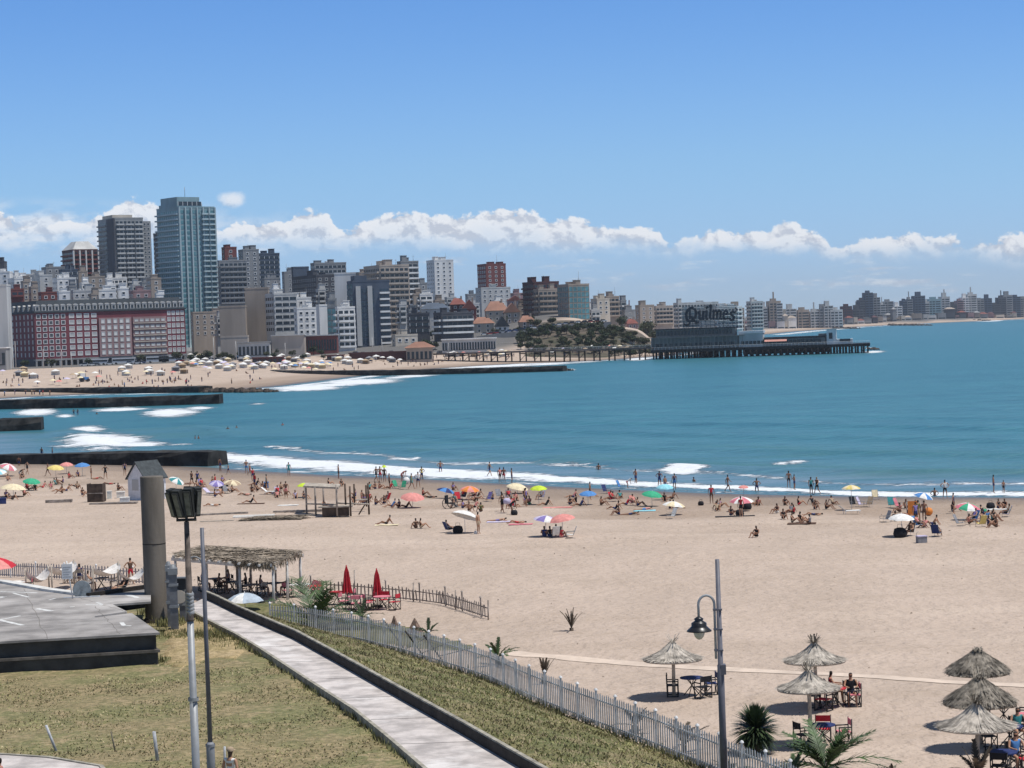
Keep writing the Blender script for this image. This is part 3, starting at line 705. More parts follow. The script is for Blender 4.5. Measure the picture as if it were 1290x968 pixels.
# houses with pitched roofs on the hill
def house(label, px0, px1, yt, ye, Z, wall, roofm, d=11, gable=False, hyb=None):
    b = bld(label, px0, px0, px1, ye, Z, wall, 4, 'hillside_house', 'house', d, 'pitched roof houses on the hill'); b.body(par=False)
    rh_ = (ye - yt) * Z / F; o = .6; H = b.H; wv, dv_ = b.w, b.d
    if gable: vs = [(-o, -o, H + .003), (wv + o, -o, H + .003), (wv + o, dv_ + o, H + .003), (-o, dv_ + o, H + .003), (wv / 2, -o, H + rh_), (wv / 2, dv_ + o, H + rh_)]; fs = [(0, 1, 4), (1, 2, 5, 4), (2, 3, 5), (3, 0, 4, 5), (0, 3, 2, 1)]
    else: vs = [(-o, -o, H + .003), (wv + o, -o, H + .003), (wv + o, dv_ + o, H + .003), (-o, dv_ + o, H + .003), (wv * .25, dv_ / 2, H + rh_), (wv * .75, dv_ / 2, H + rh_)]; fs = [(0, 1, 5, 4), (1, 2, 5), (2, 3, 4, 5), (3, 0, 4), (0, 3, 2, 1)]
    mb = MB(); mb.add(vs, fs); rf = mb.build('roof', roofm, b.root)
    mb = MB(); mb.box(wv * .7, dv_ * .4, H + rh_ * .3, wv * .7 + 1, dv_ * .4 + 1, H + rh_ + 1.2); mb.build('chimney', BTN, rf)
    b.grid('f', .8, wv - .8, max(.3, H - 6.2), H - .2, max(2, int(wv / 4)), 2, 1.5, 1.7); b.done()
house('brown red gabled house left of the brick chalets', 568, 586, 376, 384, 1300, BRD, BRT)
house('house with tall dark red gable between trees', 583, 600, 378, 390, 1260, BR, BRT, gable=True)
house('orange tiled villa right of the dark red gable', 612, 640, 380, 392, 1260, BCR, BOR)
house('smaller tan villa with a steep orange roof', 636, 655, 382, 394, 1240, BTN, BOR, gable=True)
house('wide villa with long pale orange roof over the white wall', 596, 622, 400, 408, 1160, BCR, BOR)
house('white chalet with a pointed grey gable', 625, 641, 399, 412, 1150, BW, BSL, gable=True)
house('villa with bright orange roof at the edge of the trees', 655, 674, 398, 406, 1180, BTN, BOR)
house('grey blue roofed long house on the hill left', 530, 566, 382, 390, 1220, BP, BBL)
house('red roofed house over the road at the bluff top', 790, 803, 402, 408, 1400, BPK, BRT)
house('pink gabled house behind the bluff houses', 640, 658, 373, 379, 1450, BPK, BRT, gable=True)

# --- far shore, three kilometres off
FARC = [(960, 967, 385, BG), (969, 984, 378, BTN), (978, 986, 381, BG), (990, 1004, 388, BG), (1005, 1020, 389, BTN), (1021, 1034, 391, BP), (1032, 1044, 388, BD), (1046, 1062, 389, BG), (1062, 1074, 386, BRD), (1074, 1088, 390, BD),
 (1083, 1090, 378, BD), (1090, 1100, 369, BBL), (1100, 1109, 375, BG), (1109, 1116, 384, BP), (1114, 1126, 380, BG), (1126, 1137, 386, BW), (1137, 1143, 379, BBL), (1143, 1150, 377, BG), (1152, 1166, 373, BBL), (1165, 1171, 380, BP), (1170, 1186, 377, BTE), (1186, 1197, 374, BP), (1197, 1206, 383, BD),
 (1206, 1214, 379, BPK), (1212, 1221, 375, BW), (1219, 1231, 371, BP), (1231, 1240, 378, BG), (1240, 1250, 376, BBL), (1249, 1261, 384, BD), (1258, 1268, 375, BD), (1264, 1276, 372, BG), (1276, 1286, 374, BBL), (1285, 1300, 376, BG), (1296, 1320, 372, BP),
 (868, 882, 387, BP), (905, 921, 385, BP), (920, 938, 387, BTN), (790, 800, 393, BPK), (738, 750, 384, BP), (1038, 1050, 384, BP), (1128, 1136, 389, BTN)]
fl = ['dark', 'grey', 'pale', 'brown']
nm = {BD.name: 'dark', BTN.name: 'tan', BG.name: 'mid grey', BPK.name: 'rose', BP.name: 'pale grey', BRD.name: 'dark brick', BBL.name: 'blue grey', BW.name: 'white', BTE.name: 'teal'}
for i, (a, c_, yt, wl) in enumerate(FARC):
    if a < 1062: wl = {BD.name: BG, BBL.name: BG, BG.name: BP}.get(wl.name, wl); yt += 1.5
    if a < 800: Z = 1900
    elif a < 960: Z = 2050
    elif a < 1060: Z = 2700
    else: Z = 3050 + (a - 1060) * 2.2
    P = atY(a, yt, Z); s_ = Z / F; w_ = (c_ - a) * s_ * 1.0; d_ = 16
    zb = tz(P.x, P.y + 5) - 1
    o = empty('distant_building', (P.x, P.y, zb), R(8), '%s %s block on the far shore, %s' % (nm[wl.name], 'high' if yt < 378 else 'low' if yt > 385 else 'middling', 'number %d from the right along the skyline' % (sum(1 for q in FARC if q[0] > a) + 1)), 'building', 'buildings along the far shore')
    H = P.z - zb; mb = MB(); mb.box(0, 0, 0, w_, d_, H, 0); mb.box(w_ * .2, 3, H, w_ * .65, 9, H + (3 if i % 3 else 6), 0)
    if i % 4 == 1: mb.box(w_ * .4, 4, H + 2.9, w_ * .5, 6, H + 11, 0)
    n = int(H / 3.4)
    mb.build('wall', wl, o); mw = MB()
    for j in range(n): mw.box(w_ * .06, -.12, 1.4 + j * 3.4, w_ * .94, .1, 3.0 + j * 3.4, 0)
    for k in range(1, int(w_ / 5)): mw.box(k * 5 - .6, -.2, .5, k * 5 + .6, -.121, H - .5, 1)
    mw.build('window_band', [GL, wl], o)
# low rows of houses under the far skyline
r = random.Random(11)
cols = [BW, BP, BPK, BTN, BG, BCR, BP, BD, BTN, BG]
for row in range(5):
    x = 762
    while x < 1335:
        wpx = r.uniform(4, 13); Z = (1700 if x < 880 else 2060 if x < 960 else 2640 if x < 1060 else 2960 + (x - 1060) * 2.4) + row * 95 + r.uniform(-20, 20)
        P = atY(x, 400, Z); w_ = wpx * Z / F; sd = float(sdist(np.array([P.x]), np.array([P.y]))[0])
        if 45 < sd < 620:
            zb = min(tz(P.x, P.y), tz(P.x + w_, P.y)) - .5; H = r.uniform(5, 10) + (r.random() < .15) * 8; c_ = r.choice(cols)
            o = empty('distant_house', (P.x, P.y, zb), R(r.uniform(-4, 16)), 'small low house in the rows under the far skyline', 'house', 'low houses along the far shore')
            mb = MB(); mb.box(0, 0, 0, w_, 12, H); mb.build('wall', c_, o)
            if r.random() < .55:
                mb = MB(); mb.add([(-.5, -.5, H + .01), (w_ + .5, -.5, H + .01), (w_ + .5, 12.5, H + .01), (-.5, 12.5, H + .01), (w_ * .3, 6, H + 2.4), (w_ * .7, 6, H + 2.4)], [(0, 1, 5, 4), (1, 2, 5), (2, 3, 4, 5), (3, 0, 4)])
                mb.build('roof', r.choice([BRT, BSL, BTN, BRD, BG]), o)
            mb = MB(); mb.box(w_ * .1, -.1, 1.4, w_ * .9, .05, 2.8)
            mb.build('window_band', GL, o)
        x += wpx * r.uniform(.8, 1.3)
# filler blocks seen between the named ones
k = 0
for (a, c_, yt, Z) in [(14, 26, 349, 1420), (26, 36, 356, 1230), (60, 76, 345, 1500), (84, 96, 362, 1220), (100, 112, 358, 1300), (112, 122, 372, 1180), (164, 176, 360, 1300), (176, 188, 357, 1350), (130, 146, 361, 1260), (36, 48, 363, 1210), (270, 284, 400, 1180), (312, 330, 388, 1210), (340, 352, 366, 1240), (355, 368, 380, 1200), (398, 410, 366, 1260), (410, 424, 378, 1190), (428, 440, 372, 1230), (450, 460, 370, 1200), (500, 512, 385, 1190), (512, 526, 392, 1150), (526, 545, 372, 1300), (545, 560, 380, 1350), (560, 575, 376, 1500), (586, 600, 372, 1600), (620, 636, 380, 1420), (690, 704, 380, 1400), (742, 756, 392, 1380), (784, 800, 392, 1500), (130, 160, 352, 1420), (240, 290, 395, 1250), (205, 240, 372, 1500), (330, 352, 352, 1350), (448, 462, 352, 1350), (518, 540, 372, 1300), (575, 604, 384, 1450), (640, 662, 378, 1600), (735, 760, 388, 1500), (770, 792, 386, 1650), (560, 600, 388, 1400), (880, 905, 390, 1650), (900, 935, 388, 1600), (96, 110, 343, 1450), (30, 52, 347, 1450), (355, 372, 344, 1500), (405, 420, 336, 1600), (650, 664, 386, 1350), (708, 720, 372, 1400)]:
    k += 1
    std(['grey', 'white', 'tan', 'pale grey'][k % 4] + ' back row block, half hidden by its neighbours', a, a + 3, c_, yt, Z, [BG, BW, BTN, BP][k % 4], ['win', 'balc'][k % 2], yt + 30, seed=k + 90, group='half hidden back row blocks', pitch=4)
# ---------------------------------------------------------------- pier with club house and sign
m_pile = mat('dark_pile', (.012, .012, .013), .6, .3, 1); m_deck = mat('pier_deck', (.10, .085, .08), .7, .3, .5)
A = atY(545, 446, 1010); Bp = atY(820, 440, 960); Cc = atY(1096, 431, 945)
A.z = 5.0; Bp.z = 5.2; Cc.z = 5.2
root = empty('fishing_pier', (Bp.x, Bp.y, 0), 0, 'long dark pier on piles with a grey club house on its deck', 'pier')
O = Vector((Bp.x, Bp.y, 0))
def strip(p, q_, wd, z0, z1, m, name, par=root, org=O):
    d = (q_ - p); d.z = 0; L = d.length; d.normalize(); n = Vector((-d.y, d.x, 0)); mb = MB()
    a = p - org; b_ = q_ - org
    vs = []
    for zz in (z0, z1):
        for pt in (a, b_, b_ + n * wd, a + n * wd): vs.append((pt.x, pt.y, zz))
    mb.add(vs, [(0, 3, 2, 1), (4, 5, 6, 7), (0, 1, 5, 4), (1, 2, 6, 5), (2, 3, 7, 6), (3, 0, 4, 7)])
    return mb.build(name, m, par), d, n, L
zdk = atY(600, 444, 1000).z; zdk2 = atY(950, 437.5, 950).z
strip(A, Bp, 7, zdk - .7, zdk, m_deck, 'gangway'); _, d, n, L = strip(Bp, Cc, 26, zdk2 - 1.2, zdk2, m_pile, 'main_deck')
pm = MB(); pm.tube((0, 0, -2), (0, 0, 1), .34, n=7); pme = pm.mesh('pile', [m_pile])
def pile(x, y, h):
    return obj('pile', pme, root, (x - O.x, y - O.y, -2 + .0), 0, scale=(1, 1, (h + 2) / 3.0)) if False else None
def mkpile(p, h, rr=.36):
    mb = MB(); mb.tube((0, 0, -2), (0, 0, h), rr, n=6); o = mb.build('pile', m_pile, root, (p.x - O.x, p.y - O.y, 0)); return o
r = random.Random(4); npile = 0
dA = (Bp - A).normalized(); LA = (Bp - A).length; nA = Vector((-dA.y, dA.x, 0))
for i in range(14):
    p = A + dA * (8 + i * (LA - 10) / 13.5)
    for k in (0.4, 6.4):
        mkpile(p + nA * k, zdk - .5)
    mb = MB(); a = p - O; b_ = p + nA * 6.8 - O; mb.tube((a.x, a.y, zdk - 1.2), (b_.x, b_.y, zdk - 1.2), .25, n=5); mb.tube((a.x, a.y, 1), (b_.x, b_.y, zdk - 1.4), .12, n=5); mb.build('cross_beam', m_pile, root)
for i in range(36):
    p = Bp + d * (1 + i * (L - 2) / 35)
    for k in (.5, 12): mkpile(p + n * k, zdk2 - 1)
rest = MB()
for i in range(36):
    for k in (6, 18, 25): q_ = Bp + d * (1.8 + i * (L - 2) / 36) + n * k - O; rest.tube((q_.x, q_.y, -2), (q_.x, q_.y, zdk2 - 1), .4, n=6)
for i in range(35):
    if i % 2 == 0:
        a = Bp + d * (1 + i * (L - 2) / 35) - O; b_ = Bp + d * (1 + (i + 1) * (L - 2) / 35) - O
        rest.tube((a.x, a.y, .6), (b_.x, b_.y, zdk2 - 1.3), .12, n=5)
# dark storage and bracing under the wide part
tag(rest.build('pile_field', m_pile, root), kind='stuff')
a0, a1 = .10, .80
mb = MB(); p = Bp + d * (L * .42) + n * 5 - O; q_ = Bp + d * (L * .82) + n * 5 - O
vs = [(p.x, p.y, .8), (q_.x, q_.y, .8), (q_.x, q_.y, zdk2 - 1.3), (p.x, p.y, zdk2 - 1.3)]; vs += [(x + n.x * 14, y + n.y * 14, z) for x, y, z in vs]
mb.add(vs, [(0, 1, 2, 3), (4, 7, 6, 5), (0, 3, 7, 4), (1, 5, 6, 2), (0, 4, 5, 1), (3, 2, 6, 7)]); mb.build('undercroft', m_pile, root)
# railing
mb = MB()
for i in range(60):
    p = Bp + d * (L * i / 59) + n * .3 - O; mb.box(p.x - .05, p.y - .05, zdk2, p.x + .05, p.y + .05, zdk2 + 1.1)
p = Bp + n * .3 - O; q_ = Cc + n * .3 - O
for hh in (.5, 1.1): mb.tube((p.x, p.y, zdk2 + hh), (q_.x, q_.y, zdk2 + hh), .05, n=4)
p = A + nA * .3 - O; q_ = Bp + nA * .3 - O
for hh in (.5, 1.0): mb.tube((p.x, p.y, zdk + hh), (q_.x, q_.y, zdk + hh), .05, n=4)
for i in range(40):
    t = A + dA * (LA * i / 39) + nA * .3 - O; mb.box(t.x - .05, t.y - .05, zdk, t.x + .05, t.y + .05, zdk + 1)
mb.build('railing', WM, root)
# club house, in the deck's own axes
ang = math.atan2(d.y, d.x)
ch = empty('club_house', (Bp.x + n.x * 3, Bp.y + n.y * 3, zdk2), ang, 'grey two storey club house with dark roof edge standing on the pier', 'building')
pxd = lambda px: (px - 820) / (1096 - 820) * L
zr = lambda px, py: atY(px, py, Bp.y + 3).z - zdk2
PG = bm('weathered_grey_wood', (.20, .20, .195), scale=.5); PD = mat('dark_fascia', (.03, .035, .045), .5, .3, .4)
xa, xb = pxd(820), pxd(930); H1 = zr(870, 425); H2 = zr(870, 415)
mb = MB(); mb.box(xa, 0, .003, xb, 16, H1); mb.build('lower_storey', PG, ch)
mb = MB(); mb.box(xa + 2, 1.2, H1 + .003, xb - 1, 15, H2); mb.build('upper_storey', PG, ch)
mb = MB(); mb.box(xa + 1, .2, H2 + .003, xb + .5, 16, H2 + .5); mb.build('roof', PD, ch)
mb = MB()
for i in range(22): x = xa + 2.4 + i * (xb - xa - 4.5) / 22; mb.box(x, 1.0, H1 + 1.0, x + 1.1, 1.198, H2 - .5)
mb.box(xa + 2.4, 1.15, H1 + 1.0, xb - 2, 1.196, H1 + 1.1); mb.build('window_row', GL, ch)
mb = MB(); mb.box(xa + 1.5, -.05, .8, xb - 2, -.002, .9)
for i in range(16): x = xa + 1.5 + i * (xb - xa - 3) / 16; mb.box(x, -.08, .9, x + (1.2 if i % 5 else 2.3), -.003, 2.6)
mb.build('window_row', GL, ch)
mb = MB(); mb.box(xa - 1, -1.4, H1 + .006, xb + 3, 1.1, H1 + .2)
for i in range(24): x = xa + i * (xb - xa + 2) / 23; mb.box(x, -1.4, .01, x + .2, -1.2, H1)
mb.build('veranda', PG, ch)
xs = [930, 958, 1000, 1040]
xa2, xb2, xc2 = pxd(930), pxd(962), pxd(1040)
mb = MB(); mb.box(xa2 + .6, .5, .003, xb2, 15, zr(945, 420)); mb.build('lower_storey', BP, ch)
mb = MB(); mb.box(xa2 + .3, .2, zr(945, 420) + .003, xb2 + .3, 15.5, zr(945, 417)); mb.build('roof', WM, ch)
mb = MB(); mb.box(xb2 + .01, .5, .003, xc2, 13, zr(1000, 426)); mb.build('lower_storey', PG, ch)
mb = MB(); mb.box(xb2 + .35, .2, zr(1000, 426) + .003, xc2 + .1, 13.3, zr(1000, 424)); mb.build('roof', PD, ch)
mb = MB(); mb.box(xa2 + 1.5, .44, 1.1, xc2 - 2, .496, 1.2)
for i in range(20): x = xa2 + 1.5 + i * (xc2 - xa2 - 3) / 20; mb.box(x, .4, 1.2, x + 1.3, .497, 2.6)
mb.build('window_row', GL, ch)
mb = MB(); x0 = pxd(964); mb.add([(x0, -1.6, 2.0), (x0 + 9.5, -1.6, 2.0), (x0 + 9.5, .49, 2.9), (x0, .49, 2.9), (x0, -1.6, 2.1), (x0 + 9.5, -1.6, 2.1), (x0 + 9.5, .49, 3.0), (x0, .49, 3.0)], [(0, 3, 2, 1), (4, 5, 6, 7), (0, 1, 5, 4), (1, 2, 6, 5), (2, 3, 7, 6), (3, 0, 4, 7)])
mb.build('awning', bm('salmon_canvas', (.55, .27, .22)), ch)
# end tower
xt = pxd(1042); mb = MB(); mb.box(xt, 1, .003, xt + 4.2, 8, zr(1050, 415)); mb.build('end_tower', BW, ch)
mb = MB(); mb.box(xt - 3.5, 2, .003, xt - .01, 9, zr(1040, 420)); mb.build('end_tower', PG, ch)
mb = MB(); mb.box(xt + 4.21, 1, .003, xt + 11, 9, zr(1060, 427)); mb.build('lower_storey', BW, ch)
mb = MB(); mb.box(xt - .3, .7, zr(1050, 415) + .003, xt + 4.6, 8.4, zr(1050, 414)); mb.build('roof', BP, ch)
mb = MB(); mb.box(xt + 1, .9, 2.4, xt + 2.5, .997, 5); mb.box(xt + 5.5, .9, 1, xt + 10, .997, 2.2); mb.build('window_row', GL, ch)
# sign on its scaffold
sg = empty('rooftop_sign', (Bp.x + n.x * 6, Bp.y + n.y * 6, zdk2 + H2 + .5), ang, 'large dark lettered sign on a scaffold above the club house roof', 'sign')
x0, x1 = pxd(861), pxd(929); zA = 0; zB = zr(890, 384) - H2 - .5
mb = MB()
for i in range(13):
    x = x0 + (x1 - x0) * i / 12; mb.tube((x, .6, 0), (x, .6, zB), .07, n=4); mb.tube((x, .6, zB * .8), (x, 4.5, 0), .06, n=4)
for k in range(5): z = zB * (.1 + .9 * k / 4); mb.tube((x0, .6, z), (x1, .6, z), .06, n=4)
mb.build('scaffold', GM, sg)
m_net = mat('weathered_backing', (.28, .31, .32), .7, .3, .4); mb = MB()
for k in range(14): z = zB * (.04 + .92 * k / 14); mb.box(x0 - .5, .75, z, x1 + .5, .8, z + zB * .042)
mb.box(x0 + 1, .803, zB * .02, x0 + 1.3, .9, zB * .97)
mb.build('backing_panel', m_net, sg)
def arcp(cx, cy, rx, ry, a0, a1, n=10): return [(cx + rx * math.cos(R(a0 + (a1 - a0) * k / n)), cy + ry * math.sin(R(a0 + (a1 - a0) * k / n))) for k in range(n + 1)]
GLY = [  # advance, strokes ((points, thickness)...) in units of the letter height
 (1.15, [(arcp(.5, .55, .44, .58, 70, 410, 20), .17), ([(.38, .95), (.42, .2)], .12), ([(.55, .35), (.78, -.02), (1.05, -.25), (1.2, -.2)], .15), (arcp(.2, .0, .3, .3, 200, 330, 6), .1)]),
 (.62, [([(.02, .62), (.1, .72), (.12, .15), (.22, .02), (.4, .12)], .15), ([(.44, .72), (.44, .06), (.56, .0)], .15)]),
 (.32, [([(.02, .62), (.12, .72), (.12, .06), (.24, .0)], .15), ([(.06, .95), (.2, 1.05)], .14)]),
 (.32, [([(.04, 1.1), (.14, 1.22), (.13, .1), (.26, .0)], .15)]),
 (.92, [([(.02, .62), (.12, .72), (.12, .0)], .15), ([(.14, .58), (.32, .74), (.42, .62), (.42, .0)], .14), ([(.44, .58), (.62, .74), (.74, .62), (.74, .06), (.86, .0)], .15)]),
 (.58, [([(.1, .36), (.44, .52), (.36, .7), (.2, .72), (.06, .5), (.08, .18), (.24, .0), (.48, .12)], .14)]),
 (.62, [([(.48, .66), (.3, .76), (.1, .6), (.2, .42), (.44, .28), (.4, .06), (.2, -.04), (.0, .1)], .15), ([(.5, .7), (.62, 1.0), (.5, 1.1)], .07)])]
tot = sum(g_[0] for g_ in GLY); hh_ = zB * .50; ux = (x1 - x0 - 1.0) / tot; cxp = x0 + .7; zb_ = zB * .26
for adv, strokes in GLY:
    mb = MB()
    for pl, tk in strokes:
        for k in range(len(pl) - 1):
            (ax_, ay_), (bx_, by_) = pl[k], pl[k + 1]; sl_ = .10
            A_ = Vector((cxp + (ax_ + ay_ * sl_) * ux, 0, zb_ + ay_ * hh_)); arch = lambda X_: hh_ * .22 * (1 - ((X_ - x0) / (x1 - x0) * 2 - 1) ** 2)
            B_ = Vector((cxp + (bx_ + by_ * sl_) * ux, 0, zb_ + by_ * hh_)); A_.z += arch(A_.x); B_.z += arch(B_.x); dd_ = (B_ - A_); L_ = dd_.length; dd_.normalize(); up_ = Vector((-dd_.z, 0, dd_.x))
            mb.obox((A_ + B_) / 2 + Vector((0, .3 + .004 * k, 0)), dd_ * (L_ / 2 + tk * ux * .3), Vector((0, .12, 0)), up_ * tk * ux * .66)
    mb.build('letter', PD, sg); cxp += adv * ux
# ---------------------------------------------------------------- promenade things of the far beach
def boxthing(name, label, cat, px0, px1, yt, yb, wall, d=8, group=None, roofm=None, wins=0, Z=None):
    g = G((px0 + px1) / 2, yb) if Z is None else atY((px0 + px1) / 2, yb, Z); Z = g.y; s_ = Z / F
    P = atY(px0, yb, Z); zb = min(tz(P.x, Z), tz(P.x + (px1 - px0) * s_, Z)) - .3; H = atY(px0, yt, Z).z - zb
    o = empty(name, (P.x, Z, zb), 0, label, cat, group); w_ = (px1 - px0) * s_
    mb = MB(); mb.box(0, 0, 0, w_, d, H); mb.build('wall', wall, o)
    mb = MB(); mb.box(-.4, -.6, H + .003, w_ + .4, d + .4, H + .5); mb.build('roof', roofm or wall, o)
    if wins:
        mb = MB(); mb.box(.2, -.05, H * .25, w_ - .5, -.002, H * .3)
        for i in range(wins): x = w_ * (i + .2) / wins; mb.box(x, -.08, H * .3, x + w_ * .6 / wins, -.003, H * .8)
        mb.build('window_row', GL, o)
    return o
boxthing('promenade_building', 'low dark red colonnade building under the white blocks', 'building', 384, 425, 424, 440, BR, roofm=BP, wins=12, Z=1060)
boxthing('promenade_building', 'long pale windowless wall building beside the red colonnade', 'building', 343, 384, 424, 446, BBE, roofm=BP, Z=1050)
boxthing('promenade_building', 'low white seafront gallery with a row of dark openings', 'building', 557, 625, 429, 442, BP, roofm=BW, wins=20, Z=1040)
boxthing('promenade_building', 'grey pergola building at the hotel corner with white fascia', 'building', -25, 8, 440, 458, BG, roofm=BW, wins=5, Z=1020)
boxthing('promenade_building', 'flat roofed pale kiosks left of the red colonnade', 'building', 300, 340, 433, 446, BP, roofm=BG, wins=8, Z=1045)
boxthing('promenade_building', 'dark restaurant on the sand under the balcony block', 'building', 412, 432, 449, 456, BRD, roofm=BRD, wins=4, Z=1000)
boxthing('promenade_building', 'dark wooden bar on the sand near the tower foot', 'building', 318, 356, 452, 459, BRD, roofm=BRD, wins=6, Z=980)
boxthing('promenade_wall', 'low maroon terrace wall leading to the pier', 'wall', 440, 545, 446, 450, BRD, d=3, Z=1010)
boxthing('promenade_wall', 'pale sea wall behind the crowded far beach', 'wall', 625, 800, 434, 440, BCR, d=2, Z=1080)
o = boxthing('beach_restaurant', 'brown hip roofed restaurant where the pier starts', 'building', 512, 545, 440, 450, BTN, roofm=BTN, wins=6, Z=1000)
mb = MB(); mb.add([(-1, -1, 0), (13, -1, 0), (13, 9, 0), (-1, 9, 0), (4, 4, 2.6), (8, 4, 2.6)], [(0, 1, 5, 4), (1, 2, 5), (2, 3, 4, 5), (3, 0, 4)]); rf = mb.build('hip_roof', BOR, o, (0, 0, atY(512, 440, 1000).z - o.location.z + .5))
# road climbing the bluff with pale wall
pts = [(600, 424), (640, 419), (690, 412), (730, 407.5), (770, 405.5)]
mb = MB(); vs = []
for px, py in pts:
    p = atY(px, py, 1120); q_ = atY(px, py, 1120)
    vs += [(p.x, 1120, p.z - 4), (p.x, 1120, p.z), (p.x, 1127, p.z), (p.x, 1127, p.z - 4)]
k = len(pts)
mb.add(vs, [(i * 4 + j, (i + 1) * 4 + j, (i + 1) * 4 + (j + 1) % 4, i * 4 + (j + 1) % 4) for i in range(k - 1) for j in range(4)] + [(0, 1, 2, 3), tuple((k - 1) * 4 + j for j in (3, 2, 1, 0))])
tag(mb.build('bluff_road', BG), 'pale road on a retaining wall climbing the bluff', 'road')['kind'] = 'structure'
# --- cars and buses
def car_mesh():
    b = MB(); b.box(-2.1, -.85, .3, 2.1, .85, .85); b.add([(-1.5, -.8, .853), (1.3, -.8, .853), (1.3, .8, .853), (-1.5, .8, .853), (-1.0, -.68, 1.45), (.7, -.68, 1.45), (.7, .68, 1.45), (-1.0, .68, 1.45)], [(4, 5, 6, 7), (0, 1, 5, 4), (1, 2, 6, 5), (2, 3, 7, 6), (3, 0, 4, 7)], 1)
    for x in (-1.3, 1.3):
        for y in (-.86, .86): b.tube((x, y - .1, .32), (x, y + .1, .32), .32, n=10, mi=2)
    return b
cme = {}
PA = [mat('car_white', (.7, .7, .7), .3, 0, spec=.5), mat('car_silver', (.35, .36, .38), .3, 0, spec=.5), mat('car_black', (.02, .02, .025), .3, 0, spec=.5), mat('car_red', (.35, .03, .03), .3, 0, spec=.5), mat('car_blue', (.05, .1, .25), .3, 0, spec=.5)]
cn = ['white', 'silver', 'black', 'red', 'blue']
for i in range(5): cme[i] = car_mesh().mesh('car', [PA[i], GL, DM])
r = random.Random(21)
for i in range(20):
    t = (i + .5) / 20; px = 606 + t * 158; seg = [q for q in range(4) if pts[q][0] <= px <= pts[q + 1][0]][0]
    f = (px - pts[seg][0]) / (pts[seg + 1][0] - pts[seg][0]); py = pts[seg][1] + f * (pts[seg + 1][1] - pts[seg][1]); p = atY(px, py, 1120); k = r.choice([0, 0, 1, 1, 2, 3, 4])
    tag(obj('parked_car', cme[k], None, (p.x, 1122, p.z + .02), r.choice([0, math.pi])), '%s car parked on the road up the bluff' % cn[k], 'car', 'cars parked up the bluff road')
for i in range(26):
    px = [r.uniform(10, 230), r.uniform(235, 345), r.uniform(440, 540)][i % 3]; Z = 1060 if px < 235 else 1040 if px < 400 else 1030; p = atY(px, 455, Z); k = r.choice([0, 0, 1, 2, 3, 4])
    tag(obj('parked_car', cme[k], None, (p.x, Z + (i % 5) * 3, tz(p.x, Z + (i % 5) * 3)), r.uniform(-.2, .2)), '%s car on the seafront avenue' % cn[k], 'car', 'cars on the seafront avenue')
b = MB(); b.box(-5.5, -1.25, .4, 5.5, 1.25, 3.1, 0)
for x in (-3.6, 3.4):
    for y in (-1.2, 1.2): b.tube((x, y - .14, .5), (x, y + .14, .5), .5, n=10, mi=2)
bme = b.mesh('bus_body', [PA[0], GL, DM]); b = MB(); b.box(-5.2, -1.3, 1.6, 5.3, -1.253, 2.5, 0); b.box(5.503, -1.1, 1.3, 5.55, 1.1, 2.6, 0); bwm = b.mesh('window_band', [GL])
for i, (px, lab) in enumerate([(122, 'white bus parked left of the hotel entrance'), (156, 'white bus in front of the middle of the hotel'), (199, 'white coach under the right wing of the hotel'), (215, 'white coach rightmost in the row before the hotel')]):
    p = atY(px, 455, 1075); o = empty('bus', (p.x, 1075, tz(p.x, 1075)), 0, lab, 'bus', 'buses before the hotel'); obj('body', bme, o); obj('window_band', bwm, o)
# --- street lamps / masts on the promenade
for i, (px, yt) in enumerate([(16, 437), (20, 430), (55, 440), (78, 440), (90, 444), (270, 425), (298, 430), (470, 425), (482, 427), (566, 432), (360, 432)]):
    g = atY(px, 460, 1030); z = tz(g.x, 1030); H = atY(px, yt, 1030).z - z
    mb = MB(); mb.tube((0, 0, 0), (0, 0, H), .22, .12, 6)
    o = tag(mb.build('light_mast', BP, None, (g.x, 1030, z)), 'tall pale lighting mast on the seafront', 'mast', 'lighting masts on the seafront')
# --- trees
TRK = mat('bark', (.10, .075, .055), .8, .3, 2); LF = mat('dark_leaf', (.035, .055, .02), .6, .55, .35); LF2 = mat('olive_leaf', (.06, .07, .03), .6, .5, .35)
def tree_meshes(seed, Hh=7, Rr=3.2, m=None, n=700, leaf=.55):
    r = random.Random(seed); t = MB(); t.path([(0, 0, -.5), (.1, .05, Hh * .3), (.3, .1, Hh * .55)], [.28, .2, .12], 6)
    lob = []
    for i in range(7):
        a = r.random() * 6.28; q = Vector((math.cos(a) * Rr * r.uniform(.2, .65), math.sin(a) * Rr * r.uniform(.2, .65), Hh * r.uniform(.48, .82))); lob.append((q, Rr * r.uniform(.35, .6)))
        t.path([(.2, .1, Hh * .45), q], [.09, .04], 5)
    c = MB()
    for i in range(n):
        q, rr = r.choice(lob); v = Vector((r.gauss(0, 1), r.gauss(0, 1), r.gauss(0, .8))).normalized() * rr * r.uniform(.55, 1.08); p = q + v
        a = Vector((r.gauss(0, 1), r.gauss(0, 1), r.gauss(0, 1))).normalized(); b_ = a.cross(Vector((r.gauss(0, 1), r.gauss(0, 1), r.gauss(0, 1)))).normalized(); s = leaf * r.uniform(.5, 1)
        c.add([p - a * s, p + b_ * s * .6, p + a * s, p - b_ * s * .6], [(0, 1, 2, 3)])
    return t.mesh('trunk', [TRK]), c.mesh('crown', [m or LF])
TM = [tree_meshes(i, 6.5 + i * .5, 3.2 + .2 * i, [LF, LF2][i % 2]) for i in range(4)]
def tree(x, y, s, label, group, k=0, z=None, rz=0):
    o = empty('broadleaf_tree', (x, y, tz(x, y) if z is None else z), rz, label, 'tree', group); o.scale = (s, s, s * .85)
    obj('trunk', TM[k][0], o); obj('crown', TM[k][1], o); return o
r = random.Random(31)
